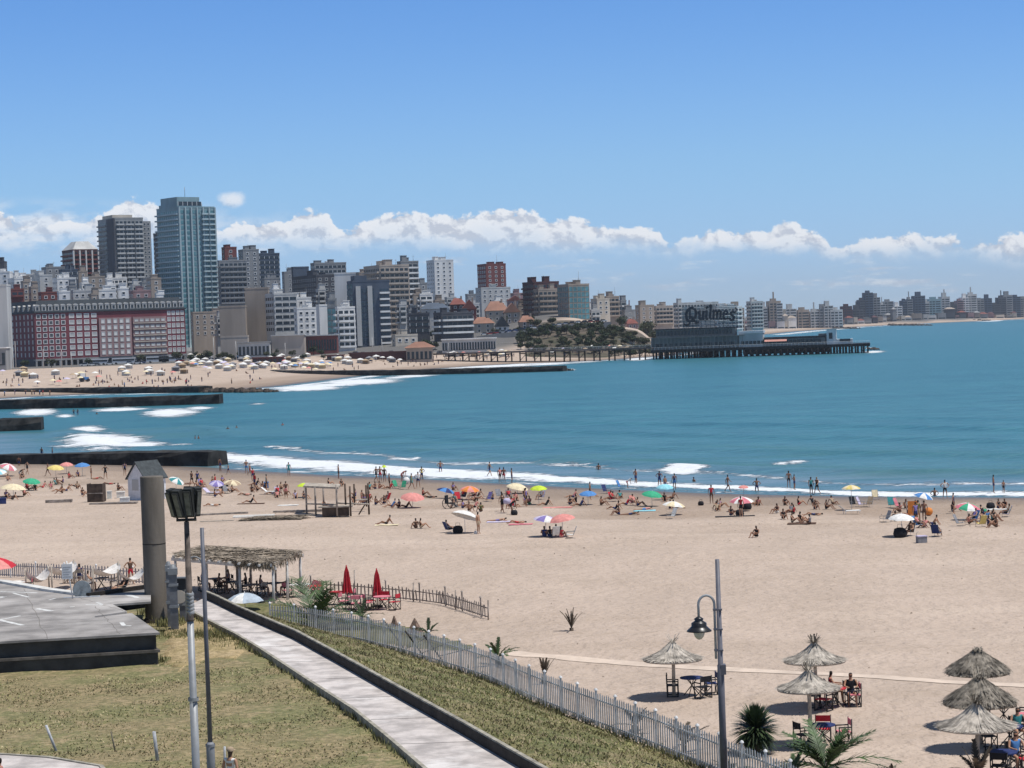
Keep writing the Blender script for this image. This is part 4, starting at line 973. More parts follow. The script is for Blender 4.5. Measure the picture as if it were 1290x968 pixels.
for i in range(165):  # trees over the bluff
    px = r.uniform(652, 822)
    Y = 1112 - 80 * r.random() ** 1.5; p = atY(px, 420, Y); z = tz(p.x, Y)
    tree(p.x, Y, r.uniform(.35, .8), 'low dark tree on the green bluff above the far beach', 'trees on the bluff', i % 4, z, r.random() * 6)
for i in range(30):
    px = r.uniform(520, 700); Y = r.uniform(1125, 1230); p = atY(px, 420, Y)
    tree(p.x, Y, r.uniform(.45, .85), 'dark tree between the houses on the hill', 'trees among the hill houses', i % 4, None, r.random() * 6)
for i in range(14):
    px = r.uniform(775, 870); Y = r.uniform(1180, 1400); p = atY(px, 420, Y); tree(p.x, Y, r.uniform(1, 1.6), 'dark tree behind the club house on the pier', 'trees behind the pier', i % 4, None, r.random() * 6)
for i, px in enumerate([240, 252, 262, 283, 30, 64, 110, 176, 350, 375, 395, 222, 318, 548, 538]):
    Y = 1052; p = atY(px, 440, Y); tree(p.x, Y, .6 + .1 * (i % 3), 'small round tree on the seafront avenue', 'trees along the seafront avenue', i % 4, None, i)
# ---------------------------------------------------------------- foreground: lawn, walkway, terrace
def grass_mat(name, cg, cd, cy, gscale=.25):
    m = bpy.data.materials.new(name); m.use_nodes = True; nt = m.node_tree; b = nt.nodes['Principled BSDF']; P = geo_pos(nt)
    n = noise(nt, P, gscale, 5, .65); n2 = noise(nt, P, 3.5, 4, .7); n3 = noise(nt, P, gscale * 3.3, 4, .6)
    c = mixc(nt, n.ss(.40, .60), cg, cd); c = mixc(nt, n3.ss(.52, .66) * .8, c, cy); c = mixc(nt, n2.ss(.42, .60) * .5, c, tuple(x * .5 for x in cg)); c = mixc(nt, n2.ss(.50, .36) * .35, c, tuple(x * 1.2 for x in cy))
    nt.links.new(c.s, b.inputs['Base Color']); b.inputs['Roughness'].default_value = .8; b.inputs['Specular IOR Level'].default_value = .15
    bn = nt.nodes.new('ShaderNodeBump'); bn.inputs['Strength'].default_value = .8; bn.inputs['Distance'].default_value = .12
    h = n2 + noise(nt, P, 9, 3, .6) * .6; nt.links.new(h.s, bn.inputs['Height']); nt.links.new(bn.outputs[0], b.inputs['Normal']); return m
GR = grass_mat('lawn_turf', (.20, .195, .09), (.28, .225, .125), (.35, .27, .16)); GRD = grass_mat('dry_turf', (.33, .26, .13), (.42, .32, .18), (.48, .37, .22)); GRG = grass_mat('green_turf', (.14, .15, .06), (.20, .18, .085), (.30, .24, .14))
def line(pts, z, ext=0):
    P = [atz(a, b_, z) for a, b_ in pts]
    if ext: d = (P[-1] - P[-2]).normalized(); P.append(P[-1] + d * ext)
    return P
ZL = 2.75; ZP = 3.0
LL = line([(234, 765), (262, 780), (300, 799), (330, 817), (389, 855.5), (449, 894), (490, 927), (538, 968)], ZP, 25)
RRb = line([(256, 754), (270, 760), (300, 775), (371, 806), (428, 837.6), (490, 873), (580, 924), (648, 964)], ZP, 25)
def interp(P, y):
    P = sorted(P, key=lambda p: p.y); ysx = [p.y for p in P]; return float(np.interp(y, ysx, [p.x for p in P]))
conc = mat('walkway_concrete', (.50, .455, .43), .75, .2, 1.1, .3, 8, dirt=(.68, .645, .62))
concd = mat('terrace_concrete', (.30, .28, .265), .8, .25, .5, .3, 8, dirt=(.46, .435, .415)); concw = mat('dark_kerb_wall', (.028, .023, .019), .85, .35, 1.2, .5, 6)
coping = mat('kerb_coping', (.33, .305, .25), .8, .25, 2, .3, 8); edge_c = mat('terrace_edge', (.24, .21, .15), .8, .25, 2)
mb = MB(); mb.prism([(p.x, p.y) for p in LL] + [(p.x, p.y) for p in RRb][::-1], 2.4, ZP)
tag(mb.build('walkway', conc), 'pale concrete walkway running down to the beach cafe', kind='structure')
# cracks / joints as thin strips
mb = MB(); r = random.Random(5)
for i in range(12):
    y = 60 + i * 4.9; xl = interp(LL, y); xr = interp(RRb, y)
    mb.box(xl + .05, y, ZP + .001, xr - .05, y + .035, ZP + .005)
tag(mb.build('walkway_joints', concw), 'expansion joints across the concrete walkway', kind='structure')
def wallstrip(P, w_, z0, z1, m, name, side=1):
    vs = []; n = len(P)
    for i, p in enumerate(P):
        d = (P[min(i + 1, n - 1)] - P[max(i - 1, 0)]); d.z = 0; d.normalize(); nn = Vector((-d.y, d.x, 0)) * side
        q_ = p + nn * w_
        vs += [(p.x, p.y, z0), (p.x, p.y, z1), (q_.x, q_.y, z1), (q_.x, q_.y, z0)]
    mb = MB(); mb.add(vs, [(i * 4 + j, (i + 1) * 4 + j, (i + 1) * 4 + (j + 1) % 4, i * 4 + (j + 1) % 4) for i in range(n - 1) for j in range(4)] + [(0, 1, 2, 3), tuple((n - 1) * 4 + j for j in (3, 2, 1, 0))])
    return mb
o = empty('walkway_parapet', (0, 0, 0), 0, 'long dark low wall along the right side of the walkway', 'wall')
wallstrip(RRb, .17, 2.2, 3.36, concw, 'w').build('wall', concw, o); wallstrip([p + Vector((.03, 0, 0)) for p in RRb], .15, 3.363, 3.43, coping, 'c').build('coping', coping, o)
tag(wallstrip(LL, -.14, 2.2, 3.03, coping, 'c').build('walkway_kerb', coping), 'thin worn kerb on the left side of the walkway', kind='structure')
def patch(name, polypx, z, m, step=.7, amp=.06, zf=None, wpoly=None):
    W_ = wpoly or [(atz(a, b_, z).x, atz(a, b_, z).y) for a, b_ in polypx]; A_ = np.array(W_)
    xs = np.arange(A_[:, 0].min() - step, A_[:, 0].max() + step, step); ysx = np.arange(A_[:, 1].min() - step, A_[:, 1].max() + step, step)
    X, Y = np.meshgrid(xs, ysx); ins = np.zeros(X.shape, bool); n = len(W_)
    for i in range(n):
        ax, ay = W_[i]; bx, by = W_[(i + 1) % n]
        c_ = (ay > Y) != (by > Y); xi = (bx - ax) * (Y - ay) / ((by - ay) or 1e-9) + ax; ins ^= c_ & (X < xi)
    Z = (zf(X, Y) if zf else z) + amp * (np.sin(X * 1.3 + Y * .7) * .4 + np.sin(X * .5 - Y * .9) * .6) + np.random.RandomState(3).rand(*X.shape) * amp * .5
    Z = np.where(ins, Z, Z - .7); mb = MB(); h, w_ = X.shape; idx = -np.ones(X.shape, int); g = np.zeros(X.shape, bool)
    quads = [(i, j) for i in range(h - 1) for j in range(w_ - 1) if ins[i, j] or ins[i + 1, j] or ins[i, j + 1] or ins[i + 1, j + 1]]
    vs = []
    def vid(i, j):
        if idx[i, j] < 0: idx[i, j] = len(vs); vs.append((X[i, j], Y[i, j], Z[i, j]))
        return int(idx[i, j])
    fs = [(vid(i, j), vid(i, j + 1), vid(i + 1, j + 1), vid(i + 1, j)) for i, j in quads]
    mb.add(vs, fs, 0, True); return mb.build(name, m)
lw = [(p.x + .25, p.y) for p in LL]
far_pts = [(atz(a, b_, ZL).x, atz(a, b_, ZL).y) for a, b_ in [(160, 768), (185, 755), (232, 757)]]
tag(patch('lawn', None, ZL, GR, wpoly=[(-60, 20), (-60, 110)] + far_pts + lw + [(12, 20)]), 'worn green and straw coloured lawn left of the walkway', kind='structure')
dryp = [(atz(a, b_, ZL).x, atz(a, b_, ZL).y) for a, b_ in [(206, 770), (236, 768), (262, 783), (310, 812), (300, 835), (262, 830), (225, 850), (203, 836)]]
tag(patch('dry_grass_patch', None, ZL + .06, GRD, .5, .08, wpoly=dryp), 'straw dry grass between the column and the walkway', kind='structure')
# strip between the wall and the picket fence
FZ = 1.95
FB = line([(341, 795), (389, 799), (455, 811), (502, 823), (580, 847), (621, 861), (660, 880), (728, 908), (808, 938), (868, 962), (925, 986)], FZ, 10)
wl = [p + Vector((.12, 0, 0)) for p in RRb]
mb = MB(); yv = np.linspace(45, FB[0].y - .2, 110); NV = 12
for y in yv:
    xa = interp(wl, y); xb = interp(FB, y)
    for k in range(NV + 1):
        v = k / (NV - 1); x = xa + (xb - xa) * v; z = 3.28 - (3.28 - FZ) * min(1, v) ** 1.3 - max(0, v - 1) * 9 + .05 * math.sin(x * 3 + y * 1.7) * (0 < k < NV - 1)
        mb.v.append((x, y, z))
for i in range(len(yv) - 1):
    for k in range(NV): mb.f.append((i * (NV + 1) + k, i * (NV + 1) + k + 1, (i + 1) * (NV + 1) + k + 1, (i + 1) * (NV + 1) + k)); mb.m.append(0); mb.sm.append(True)
tag(mb.build('grass_bank', GRG), 'grass bank between the walkway wall and the white picket fence', kind='structure')
zsand = lambda X, Y: terr(X, Y) + .14
tag(patch('cafe_grass', [(262, 755), (290, 750), (330, 756), (362, 760), (400, 771), (470, 776), (530, 786), (545, 798), (600, 812), (560, 818), (390, 800), (330, 792)], 1.8, GRG, .6, .04, zsand), 'green grass around the cafe tables', kind='structure')
# grass blades: one mesh
def blades(name, regions, m, seed, hh=.16):
    r = random.Random(seed); mb = MB()
    for (n, f, h0) in regions:
        for _ in range(n):
            x, y, z = f(r); a = r.random() * 6.28; h = h0 * r.uniform(.5, 1.2); w_ = .035
            dx_, dy_ = math.cos(a) * w_, math.sin(a) * w_; lx, ly = r.uniform(-.08, .08), r.uniform(-.08, .08)
            mb.add([(x - dx_, y - dy_, z - .02), (x + dx_, y + dy_, z - .02), (x + lx, y + ly, z + h)], [(0, 1, 2)])
    return tag(mb.build(name, m), kind='stuff')
def rl(x0, x1, y0, y1):
    def f(r):
        while True:
            y = r.uniform(y0, y1); x = r.uniform(x0, x1)
            if x < interp(LL, y) - .2 and not (y > 94 and x < -16): return x, y, ZL + .03
    return f
def rb(r):
    y = 60 + (FB[0].y - 60.5) * r.random(); v = r.random(); xa = interp(wl, y); xb = interp(FB, y); return xa + (xb - xa) * v, y, 3.30 - (3.28 - FZ) * v ** 1.3
BLD = mat('grass_blade', (.25, .24, .11), .7, .45, .35, spec=.1); BLY = mat('dry_blade', (.40, .33, .20), .7, .35, .35, spec=.1)
blades('grass', [(16000, rl(-28, 8, 64, 97), .045), (14000, rb, .07)], BLD, 1)
blades('dry_grass', [(9000, rl(-28, 8, 64, 97), .06), (7000, rb, .10)], BLY, 2)
def along(P, jit, z):
    def f(r):
        i = r.randrange(len(P) - 1); t = r.random(); p = P[i].lerp(P[i + 1], t); return p.x + r.uniform(-jit, jit), p.y + r.uniform(-jit, jit), z
    return f
plat_front = [atz(a, b_, ZL) for a, b_ in [(-30, 838), (60, 836), (203, 833)]]
blades('weeds', [(1500, along(plat_front, .5, ZL), .28), (900, along([atz(30, 838, ZL), atz(72, 838, ZL)], .5, ZL), .55), (700, along([atz(188, 770, ZL), atz(215, 790, ZL), atz(232, 775, ZL)], .7, ZL), .4), (2500, along(LL, .35, ZL - .0), .22), (2500, along(FB, .4, FZ), .25), (1800, along([atz(205, 800, ZL), atz(260, 800, ZL), atz(300, 815, ZL)], 1.2, ZL), .25)], BLD, 3)

# terrace slab
ZT = 4.15
tp = [(-70, 812.5), (201, 797), (166, 772.5), (120, 778), (119, 776.5), (160, 770.5), (142, 761.5), (190, 758), (190, 741), (108, 752.5), (55, 745), (0, 735), (-70, 729)]
o = empty('concrete_terrace', (0, 0, 0), 0, 'weathered grey concrete terrace slab with white painted dashes', 'terrace')
T3 = [(atz(a, b_, ZT).x, atz(a, b_, ZT).y) for a, b_ in tp]
mb = MB(); mb.prism(T3, ZT - .10, ZT); mb.build('deck', concd, o)
def inset(P, k): 
    c = np.array(P).mean(0); return [(c[0] + (x - c[0]) * k, c[1] + (y - c[1]) * k) for x, y in P]
front = [T3[0], T3[1], (T3[2][0] - .2, T3[2][1]), (T3[0][0], T3[2][1])]
fr2 = [(x, y + .25) for x, y in front[:2]] + [front[2], front[3]]; fr2[1] = (front[1][0] - .2, front[1][1] + .25)
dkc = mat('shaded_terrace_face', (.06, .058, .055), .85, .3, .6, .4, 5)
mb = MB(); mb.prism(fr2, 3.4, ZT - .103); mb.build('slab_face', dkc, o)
mb = MB(); mb.prism(front, 3.28, 3.395); mb.build('ledge', mat('ledge_concrete', (.13, .115, .10), .8, .25, 2), o)
fr3 = [(front[0][0], front[0][1] + .12), (front[1][0] - .12, front[1][1] + .12), front[2], front[3]]
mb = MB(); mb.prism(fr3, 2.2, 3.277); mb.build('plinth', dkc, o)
mb = MB(); mb.prism(inset(T3, .985), 1.5, ZT - .104); 
rim = [atz(a, b_, ZT) for a, b_ in [(-70, 729), (0, 735), (55, 745), (108, 752)]]; wallstrip(rim, .5, 3.2, ZT + .12, WM, 'r', 1).build('white_rim', mat('white_kerb', (.62, .61, .58), .7, .12, 2), o)
rim = [atz(a, b_, ZT) for a, b_ in [(112, 752.5), (190, 741.5)]]; wallstrip(rim, .3, 3.2, ZT + .2, concw, 'r', 1).build('dark_rim', concw, o)
mb = MB(); r = random.Random(6)
for a, b_, c_, d_ in [(-60, 770, 120, 765), (30, 742, 60, 806), (100, 753, 165, 773), (-60, 790, 190, 786), (-20, 745, -10, 809), (120, 764, 150, 799)]:
    p = atz(a, b_, ZT); q_ = atz(c_, d_, ZT); prev = p; N_ = 14; nrm_ = Vector((-(q_ - p).y, (q_ - p).x, 0)).normalized()
    for k in range(1, N_ + 1):
        cur_ = p.lerp(q_, k / N_) + nrm_ * r.uniform(-.08, .08); e_ = nrm_ * .012
        mb.add([(*(prev - e_)[:2], ZT + .003), (*(cur_ - e_)[:2], ZT + .003), (*(cur_ + e_)[:2], ZT + .003), (*(prev + e_)[:2], ZT + .003)], [(0, 1, 2, 3)]); prev = cur_
tag(mb.build('cracks', mat('crack_grey', (.15, .135, .12), .9, .2, 3), o), kind='stuff')
pm_ = mat('white_road_paint', (.62, .62, .60), .7, .2, 5); mk = MB()
for a, b_, c_, d_, w_ in [(0, 745.7, 47, 747, .22), (17, 747.6, 36, 752.6, .16), (46, 767, 65, 770, .3), (108, 762, 129, 762.4, .2), (122, 759, 129, 762, .16), (88, 765, 94, 764.6, .2), (-4, 781.8, 25, 776, .2), (0, 781.5, 29, 788, .24), (159, 749.3, 174.4, 753.4, .3), (153, 784.4, 156.4, 788.6, .2), (156, 788.6, 165, 788.6, .2), (-30, 760, 6, 752, .2), (-4, 752, 8, 752, .2), (62, 756, 70, 754, .15)]:
    p = atz(a, b_, ZT); q_ = atz(c_, d_, ZT); d = (q_ - p).normalized(); n_ = Vector((-d.y, d.x, 0)) * w_ / 2
    mk.add([(*(p - n_)[:2], ZT + .004), (*(q_ - n_)[:2], ZT + .004), (*(q_ + n_)[:2], ZT + .004), (*(p + n_)[:2], ZT + .004)], [(0, 1, 2, 3)])
tag(mk.build('painted_marks', pm_, o), kind='stuff')
# column
p = atz(198, 783, ZL); rad = 29 / 2 * p.y / F; cz = atY(198, 600, p.y).z
m_col = mat('column_concrete', (.15, .13, .108), .8, .32, .5, .3, 6, streak=True, dirt=(.085, .075, .06))
mb = MB(); mb.lathe([(rad, -.3), (rad, cz - ZL - .04), (rad * .97, cz - ZL), (.01, cz - ZL)], 40); 
o = empty('concrete_column', (p.x, p.y, ZL), 0, 'thick round weathered concrete column on the lawn', 'column'); mb.build('shaft', m_col, o)
mb = MB(); mb.tube((.6, -1.2, -.2), (.6, -1.2, .01), .3, n=8) if False else None
mb = MB()
for zz in (3.9,): mb.lathe([(rad + .001, zz), (rad + .012, zz + .02), (rad + .001, zz + .05)], 40)
mb.build('cast_seam', concw, o)
mb = MB(); mb.lathe([(rad + .12, -.3), (rad + .1, .12), (rad + .005, .2)], 24); mb.build('foot', concw, o)
# utility posts beside the column
def cab(px, py, w_, yt, label, head=True, dx=0):
    p = atz(px, py, ZL); H = atY(px, yt, p.y).z - ZL; o = empty('utility_post', (p.x, p.y, ZL), .15, label, 'post'); mb = MB()
    mb.box(-w_ / 2, -.16, -.2, w_ / 2, .16, H * .9); mb.build('post', mat('post_grey', (.16, .165, .18), .6, .2, 2), o)
    mb = MB(); mb.box(-w_ / 2 - .05, -.2, H * .38, w_ / 2 + .05, .2, H * .42); mb.box(-w_ / 2 - .05, -.2, H * .72, w_ / 2 + .05, .2, H * .75); mb.build('clamp', GM, o)
    if head: mb = MB(); mb.prism([(-w_ * .62, -.22), (w_ * .62, -.22), (w_ * .62, .22), (-w_ * .62, .22)], H * .903, H); mb.lathe([(w_ * .5, H), (w_ * .3, H + .16), (.02, H + .2)], 10); mb.build('cap', GM, o)
    return o
cab(220.5, 796, .38, 716, 'nearest slender grey utility post beside the column'); cab(215, 790, .26, 712, 'grey utility post touching the column'); cab(231, 783, .34, 730, 'shorter grey utility post behind with a dark box', False)
p = atz(231, 783, ZL); o = empty('meter_box', (p.x - .0, p.y - .3, ZL + 1.65), 0, 'black meter box fixed between the utility posts', 'box')
mb = MB(); mb.box(-.35, -.2, 0, .3, .1, .55); mb.build('case', DM, o); mb = MB(); mb.prism([(-.4, -.25), (.35, -.25), (.35, .12), (-.4, .12)], .553, .62); mb.build('lid', GM, o)
mb = MB(); mb.tube((.15, 0, -.2), (.15, 0, 0), .03, n=6); mb.tube((-.05, -.32, -.35), (-.05, -.28, -.35), .33, n=20); mb.build('round_plate', BCR, o)
# curved pole
p = atz(257, 768, ZP); mb = MB(); H = atY(257, 706, p.y).z - ZP
pts_ = [(0, 0, -.2), (0, 0, H * .9)] + [(-.4 + .4 * math.cos(t), 0, H * .9 + .45 * math.sin(t)) for t in [math.pi * k / 10 for k in range(1, 9)]]
mb.path(pts_, .045, 8); tag(mb.build('bent_pole', GM, None, (p.x, p.y, ZP)), 'thin grey pole with a bent over top at the walkway end', 'pole')
# floodlight pole
Zq = 62.0; p = atY(247, 968, Zq); top = atY(239, 655, Zq); zb = 2.75
o = empty('floodlight_pole', (p.x, Zq, zb), 0, 'pale steel pole with a cluster of floodlights on top', 'pole')
Ht = top.z - zb; m_pole = mat('galvanised_pole', (.30, .31, .32), .5, .15, 1.5, metal=.2); mb = MB()
mb.path([(0, 0, -.3), (0, 0, 4.1)], [.115, .11], 16); mb.path([(0, 0, 4.1), (0, 0, 4.13), (0, 0, 6.3)], [.135, .10, .095], 16); mb.build('pole', m_pole, o)
mb = MB(); mb.path([(0, 0, 6.3), (0, 0, 6.35), (0, 0, Ht - .05)], [.12, .10, .07], 12); mb.build('upper_pole', mat('rusty_steel', (.12, .095, .08), .7, .35, 4), o)
mb = MB(); mb.lathe([(.15, 4.05), (.15, 4.15)], 14); mb.lathe([(.14, 1.6), (.14, 1.66)], 14)
for k in range(6): mb.tube((-.05, -.07, 6.5 + k * .1), (.06, .05, 6.56 + k * .1), .1, n=8)
mb.build('collar', m_pole, o)
mb = MB(); mb.tube((-.28, 0, Ht), (.28, 0, Ht), .04, n=8); mb.tube((-.24, 0, Ht), (-.28, -.05, Ht + .2), .03); mb.tube((.24, 0, Ht), (.27, -.05, Ht + .2), .03); mb.tube((0, 0, Ht - .1), (0, .1, Ht + .3), .04); mb.build('crossbar', DM, o)
def flood(x, y, rz, tl, w_=.25):
    # each floodlight: housing with cooling ribs, front glass, bracket
    M = Matrix.Translation((x, y, Ht + .10)) @ Matrix.Rotation(rz, 4, 'Z') @ Matrix.Rotation(tl, 4, 'X')
    mb = MB(); mb.box(-w_ / 2, -.09, 0, w_ / 2, .09, .82, 0); mb.box(-w_ / 2 + .03, -.16, .05, w_ / 2 - .03, -.091, .76, 0)
    for k in range(5): zz = .1 + k * .15; mb.box(-w_ / 2 - .02, .091, zz, w_ / 2 + .02, .16, zz + .03, 0)
    h_ = mb.build('housing', mat('floodlight_black', (.035, .037, .035), .55, .2, 6), o); h_.matrix_local = M
    mb = MB(); mb.box(-w_ / 2 + .05, -.165, .08, w_ / 2 - .05, -.161, .73); g = mb.build('front_glass', mat('floodlight_glass', (.16, .17, .15), .25, .25, 4, spec=.5), h_)
flood(-.22, -.02, R(-48), R(16)); flood(-.05, -.10, R(-30), R(20)); flood(.14, -.03, R(-12), R(14)); flood(.24, .12, R(35), R(12), .2); flood(0, .2, R(160), R(10), .22)
# thin tall pole with a thick foot
Zq = 68; p = atY(266, 968, Zq); o = empty('flag_pole', (p.x, Zq, 2.75), 0, 'thin dark pole with a thick grey foot, right of the floodlight pole', 'pole')
tz_ = atY(259, 665, Zq).z - 2.75; fz = atY(266, 935, Zq).z - 2.75
mb = MB(); mb.path([(0, 0, fz), (0, 0, tz_)], [.075, .06], 12); mb.build('pole', mat('painted_grey', (.12, .125, .15), .5, .12, 2), o)
mb = MB(); mb.path([(0, 0, -.6), (0, 0, fz - .1), (0, 0, fz)], [.13, .13, .09], 14); mb.lathe([(.15, fz - .14), (.15, fz - .06)], 14); mb.build('foot', mat('foot_grey', (.22, .23, .25), .6, .1, 2), o)
# stakes in the lawn
def stake(x0, y0, x1, y1, rr, m, label):
    b_ = atz(x1, y1, ZL); t = atY(x0, y0, b_.y - .15); mb = MB(); d = t - b_; mb.tube((0, 0, -.2), d, rr, rr * .95, 8)
    tag(mb.build('stake', m, None, b_), label, 'stake')
SG = mat('stake_steel', (.42, .43, .45), .5, .2, 4)
stake(58, 914, 73, 946, .05, SG, 'leaning pale steel stake, leftmost on the lawn'); stake(140, 922, 146, 946, .03, edge_c, 'thin rusty stake leaning in the lawn'); stake(194, 922, 199, 959, .06, SG, 'thickest upright grey stake on the lawn'); stake(283, 941, 283, 975, .04, SG, 'thin stake by the man with the cap')
# path in the bottom left corner
lp = [(atz(a, b_, ZL).x, atz(a, b_, ZL).y) for a, b_ in [(-60, 952), (0, 957), (60, 961), (125, 972), (150, 1010), (-60, 1010)]]
mb = MB(); mb.prism(lp, 2.5, ZL + .16); tag(mb.build('lower_path', conc), 'pale path cutting the bottom left corner', kind='structure')
wallstrip([Vector((x, y, 0)) for x, y in lp[:5]], .15, 2.4, ZL + .2, coping, 'k').build('lower_path_kerb', coping)
bpy.data.objects['lower_path_kerb']['kind'] = 'structure'
# ---------------- right street lamp
Zq = 72.0; p = atY(912, 968, Zq); o = empty('street_lamp', (p.x, Zq, 1.9), 0, 'tall grey lamp post with a black bell lantern on a hooked arm', 'lamp post')
zt = atY(901, 705, Zq).z - 1.9; z1 = atY(906, 838, Zq).z - 1.9; za = atY(905, 830, Zq).z - 1.9; zc = atY(900, 762, Zq).z - 1.9
mp = mat('lamp_post_paint', (.13, .13, .155), .5, .12, 2)
mb = MB(); mb.path([(0, 0, -.4), (0, 0, z1), (0, 0, z1 + .02), (0, 0, zt)], [.115, .11, .088, .07], 14); mb.build('pole', mp, o)
zl_ = atY(900, 750, Zq).z - 1.9; hk = atY(884, 778, Zq).z - 1.9; aw = .40
arm = [(-.14, 0, za), (-.14, 0, zl_ - .30)] + [(-.14 - .26 + .26 * math.cos(t), 0, zl_ - .30 + .30 * math.sin(t)) for t in [math.pi * k / 12 for k in range(1, 13)]] + [(-.66, 0, hk)]
mb = MB(); mb.path(arm, .042, 10); mb.build('arm', mat('arm_paint', (.34, .36, .38), .45, .1, 2), o)
mb = MB()
for zz in (za + .25, za + (zl_ - za) * .45, zl_ - .5): mb.box(-.19, -.10, zz, .10, .10, zz + .05)
mb.build('bracket', mp, o)
ln = empty('lantern', (-.66, 0, hk), 0); ln.parent = o
mb = MB(); mb.lathe([(.05, .03), (.10, 0), (.16, -.04), (.13, -.10), (.19, -.14), (.25, -.18), (.25, -.28), (.30, -.33), (.40, -.42), (.41, -.45), (.30, -.44), (.02, -.43)], 24); mb.build('shade', mat('lantern_black', (.018, .018, .02), .35, .1, 3, spec=.5), ln)
mb = MB(); mb.lathe([(.185, -.44), (.19, -.5), (.15, -.62), (.08, -.70), (.005, -.73)], 18); mb.build('globe', mat('lantern_glass', (.55, .54, .47), .25, .1, 3, spec=.5), ln)
mb = MB(); mb.box(-.01, -.16, z1 - .3, .16, .16, z1 + .02); mb.build('junction_box', mp, o)

# ---------------- picket fence
fw_ = mat('fence_white', (.55, .55, .56), .6, .18, 1.2); fd = mat('fence_post', (.62, .62, .62), .6, .12, 2)
fo = empty('picket_fence', (0, 0, 0), 0, 'long grey white metal picket fence between the bank and the sand', 'fence')
def resample(P, st):
    out = [P[0]]; acc = 0
    for i in range(len(P) - 1):
        L = (P[i + 1] - P[i]).length; t = st - acc
        while t <= L: out.append(P[i].lerp(P[i + 1], t / L)); t += st
        acc = (acc + L) % st if L >= st - acc else acc + L
    return out
def fence_panels(P, pitch, per, h, root, pk=.035, jitter=0, posts=True, zf=None, post_h=None, m1=None, m2=None, every=1):
    Q = resample(P, pitch); r = random.Random(9); mp_ = None
    for k in range(0, len(Q) - 1, per):
        seg = Q[k:k + per + 1]
        if len(seg) < 3: break
        mb = MB()
        for i, q_ in enumerate(seg[1:-1] if posts else seg):
            z = zf(q_.x, q_.y) if zf else q_.z; hh = h * (1 + r.uniform(-jitter, jitter)); d = (seg[-1] - seg[0]).normalized()
            lx = r.uniform(-jitter, jitter) * .3
            mb.obox((q_.x, q_.y, z + hh / 2 + .04), d * pk, Vector((-d.y, d.x, 0)) * .012, (lx, 0, hh / 2 - .03)); 
            mb.add([(q_.x - d.x * pk + lx, q_.y - d.y * pk, z + hh + .01), (q_.x + d.x * pk + lx, q_.y + d.y * pk, z + hh + .01), (q_.x + lx, q_.y, z + hh + .07)], [(0, 1, 2)])
        a, c_ = seg[0], seg[-1]; zA, zC = (zf(a.x, a.y), zf(c_.x, c_.y)) if zf else (a.z, c_.z)
        n_ = Vector((-(c_ - a).y, (c_ - a).x, 0)).normalized() * .03
        for f in (.18, .82):
            A_ = Vector((a.x, a.y, zA + h * f)) + n_; C_ = Vector((c_.x, c_.y, zC + h * f)) + n_; mb.obox((A_ + C_) / 2, (C_ - A_) / 2, n_ * .4, (0, 0, .03))
        mb.build('fence_panel', m1 or fw_, root)
        if posts:
            mb = MB(); mb.box(a.x - .04, a.y - .04, zA - .3, a.x + .04, a.y + .04, zA + (post_h or h + .12)); mb.lathe([(.075, 0), (.06, .05), (.01, .09)], 6, 0, (a.x, a.y, zA + (post_h or h + .12)))
            mb.build('post', m2 or fd, root)
fence_panels(FB, .19, 9, 1.28, fo, .036, .018)
# rough screen and struts behind part of the fence
mb = MB()
for (a, b_) in [(508, 815), (538, 832), (562, 838)]:
    p = atz(a, b_, FZ); mb.tube((p.x, p.y + .3, FZ - .1), (p.x - 1.0, p.y + 1.2, FZ + 1.2), .035, n=6)
for k in range(3): p = FB[3].lerp(FB[4], k / 3); mb.tube((p.x, p.y + .1, FZ + .2 * k), (p.x + 1.5, p.y - 1.2, FZ + .9), .02, n=5)
mb.build('strut', concw, fo)

# ---------------- cafe: wooden paling fences
wd1 = mat('weathered_wood', (.32, .275, .24), .8, .3, 2); wd2 = mat('pale_wood', (.42, .37, .31), .8, .25, 2); wdk = mat('dark_wood', (.085, .06, .045), .75, .3, 2)
def gl(pts): return [G(a, b_) for a, b_ in pts]
fo = empty('paling_fence', (0, 0, 0), 0, 'weathered wooden paling fence curving over the sand to a lone corner post', 'fence')
fence_panels(gl([(392, 748), (430, 750), (470, 753), (510, 757), (552, 761), (575, 768), (597, 775), (616, 781)]), .30, 10, .72, fo, .05, .12, True, tz, 1.05, wd1, wd1)
for i, (a, b_, t) in enumerate([(447, 751, 718), (521, 758, 734), (574, 768, 743), (615, 781, 756)]):
    g = G(a, b_); H = atY(a, t, g.y).z - g.z; mb = MB(); mb.tube((g.x, g.y - .1, g.z - .2), (g.x + .03, g.y - .1, g.z + H), .045, .04, 6); mb.build('tall_post', wd1, fo)
fo = empty('paling_fence', (0, 0, 0), 0, 'grey paling fence behind the hammock side of the cafe', 'fence')
fence_panels(gl([(-60, 724), (0, 727), (60, 730), (120, 733), (187, 737)]), .26, 12, .95, fo, .05, .05, True, tz, 1.05, mat('grey_paling', (.33, .32, .34), .8, .25, 2), WM)
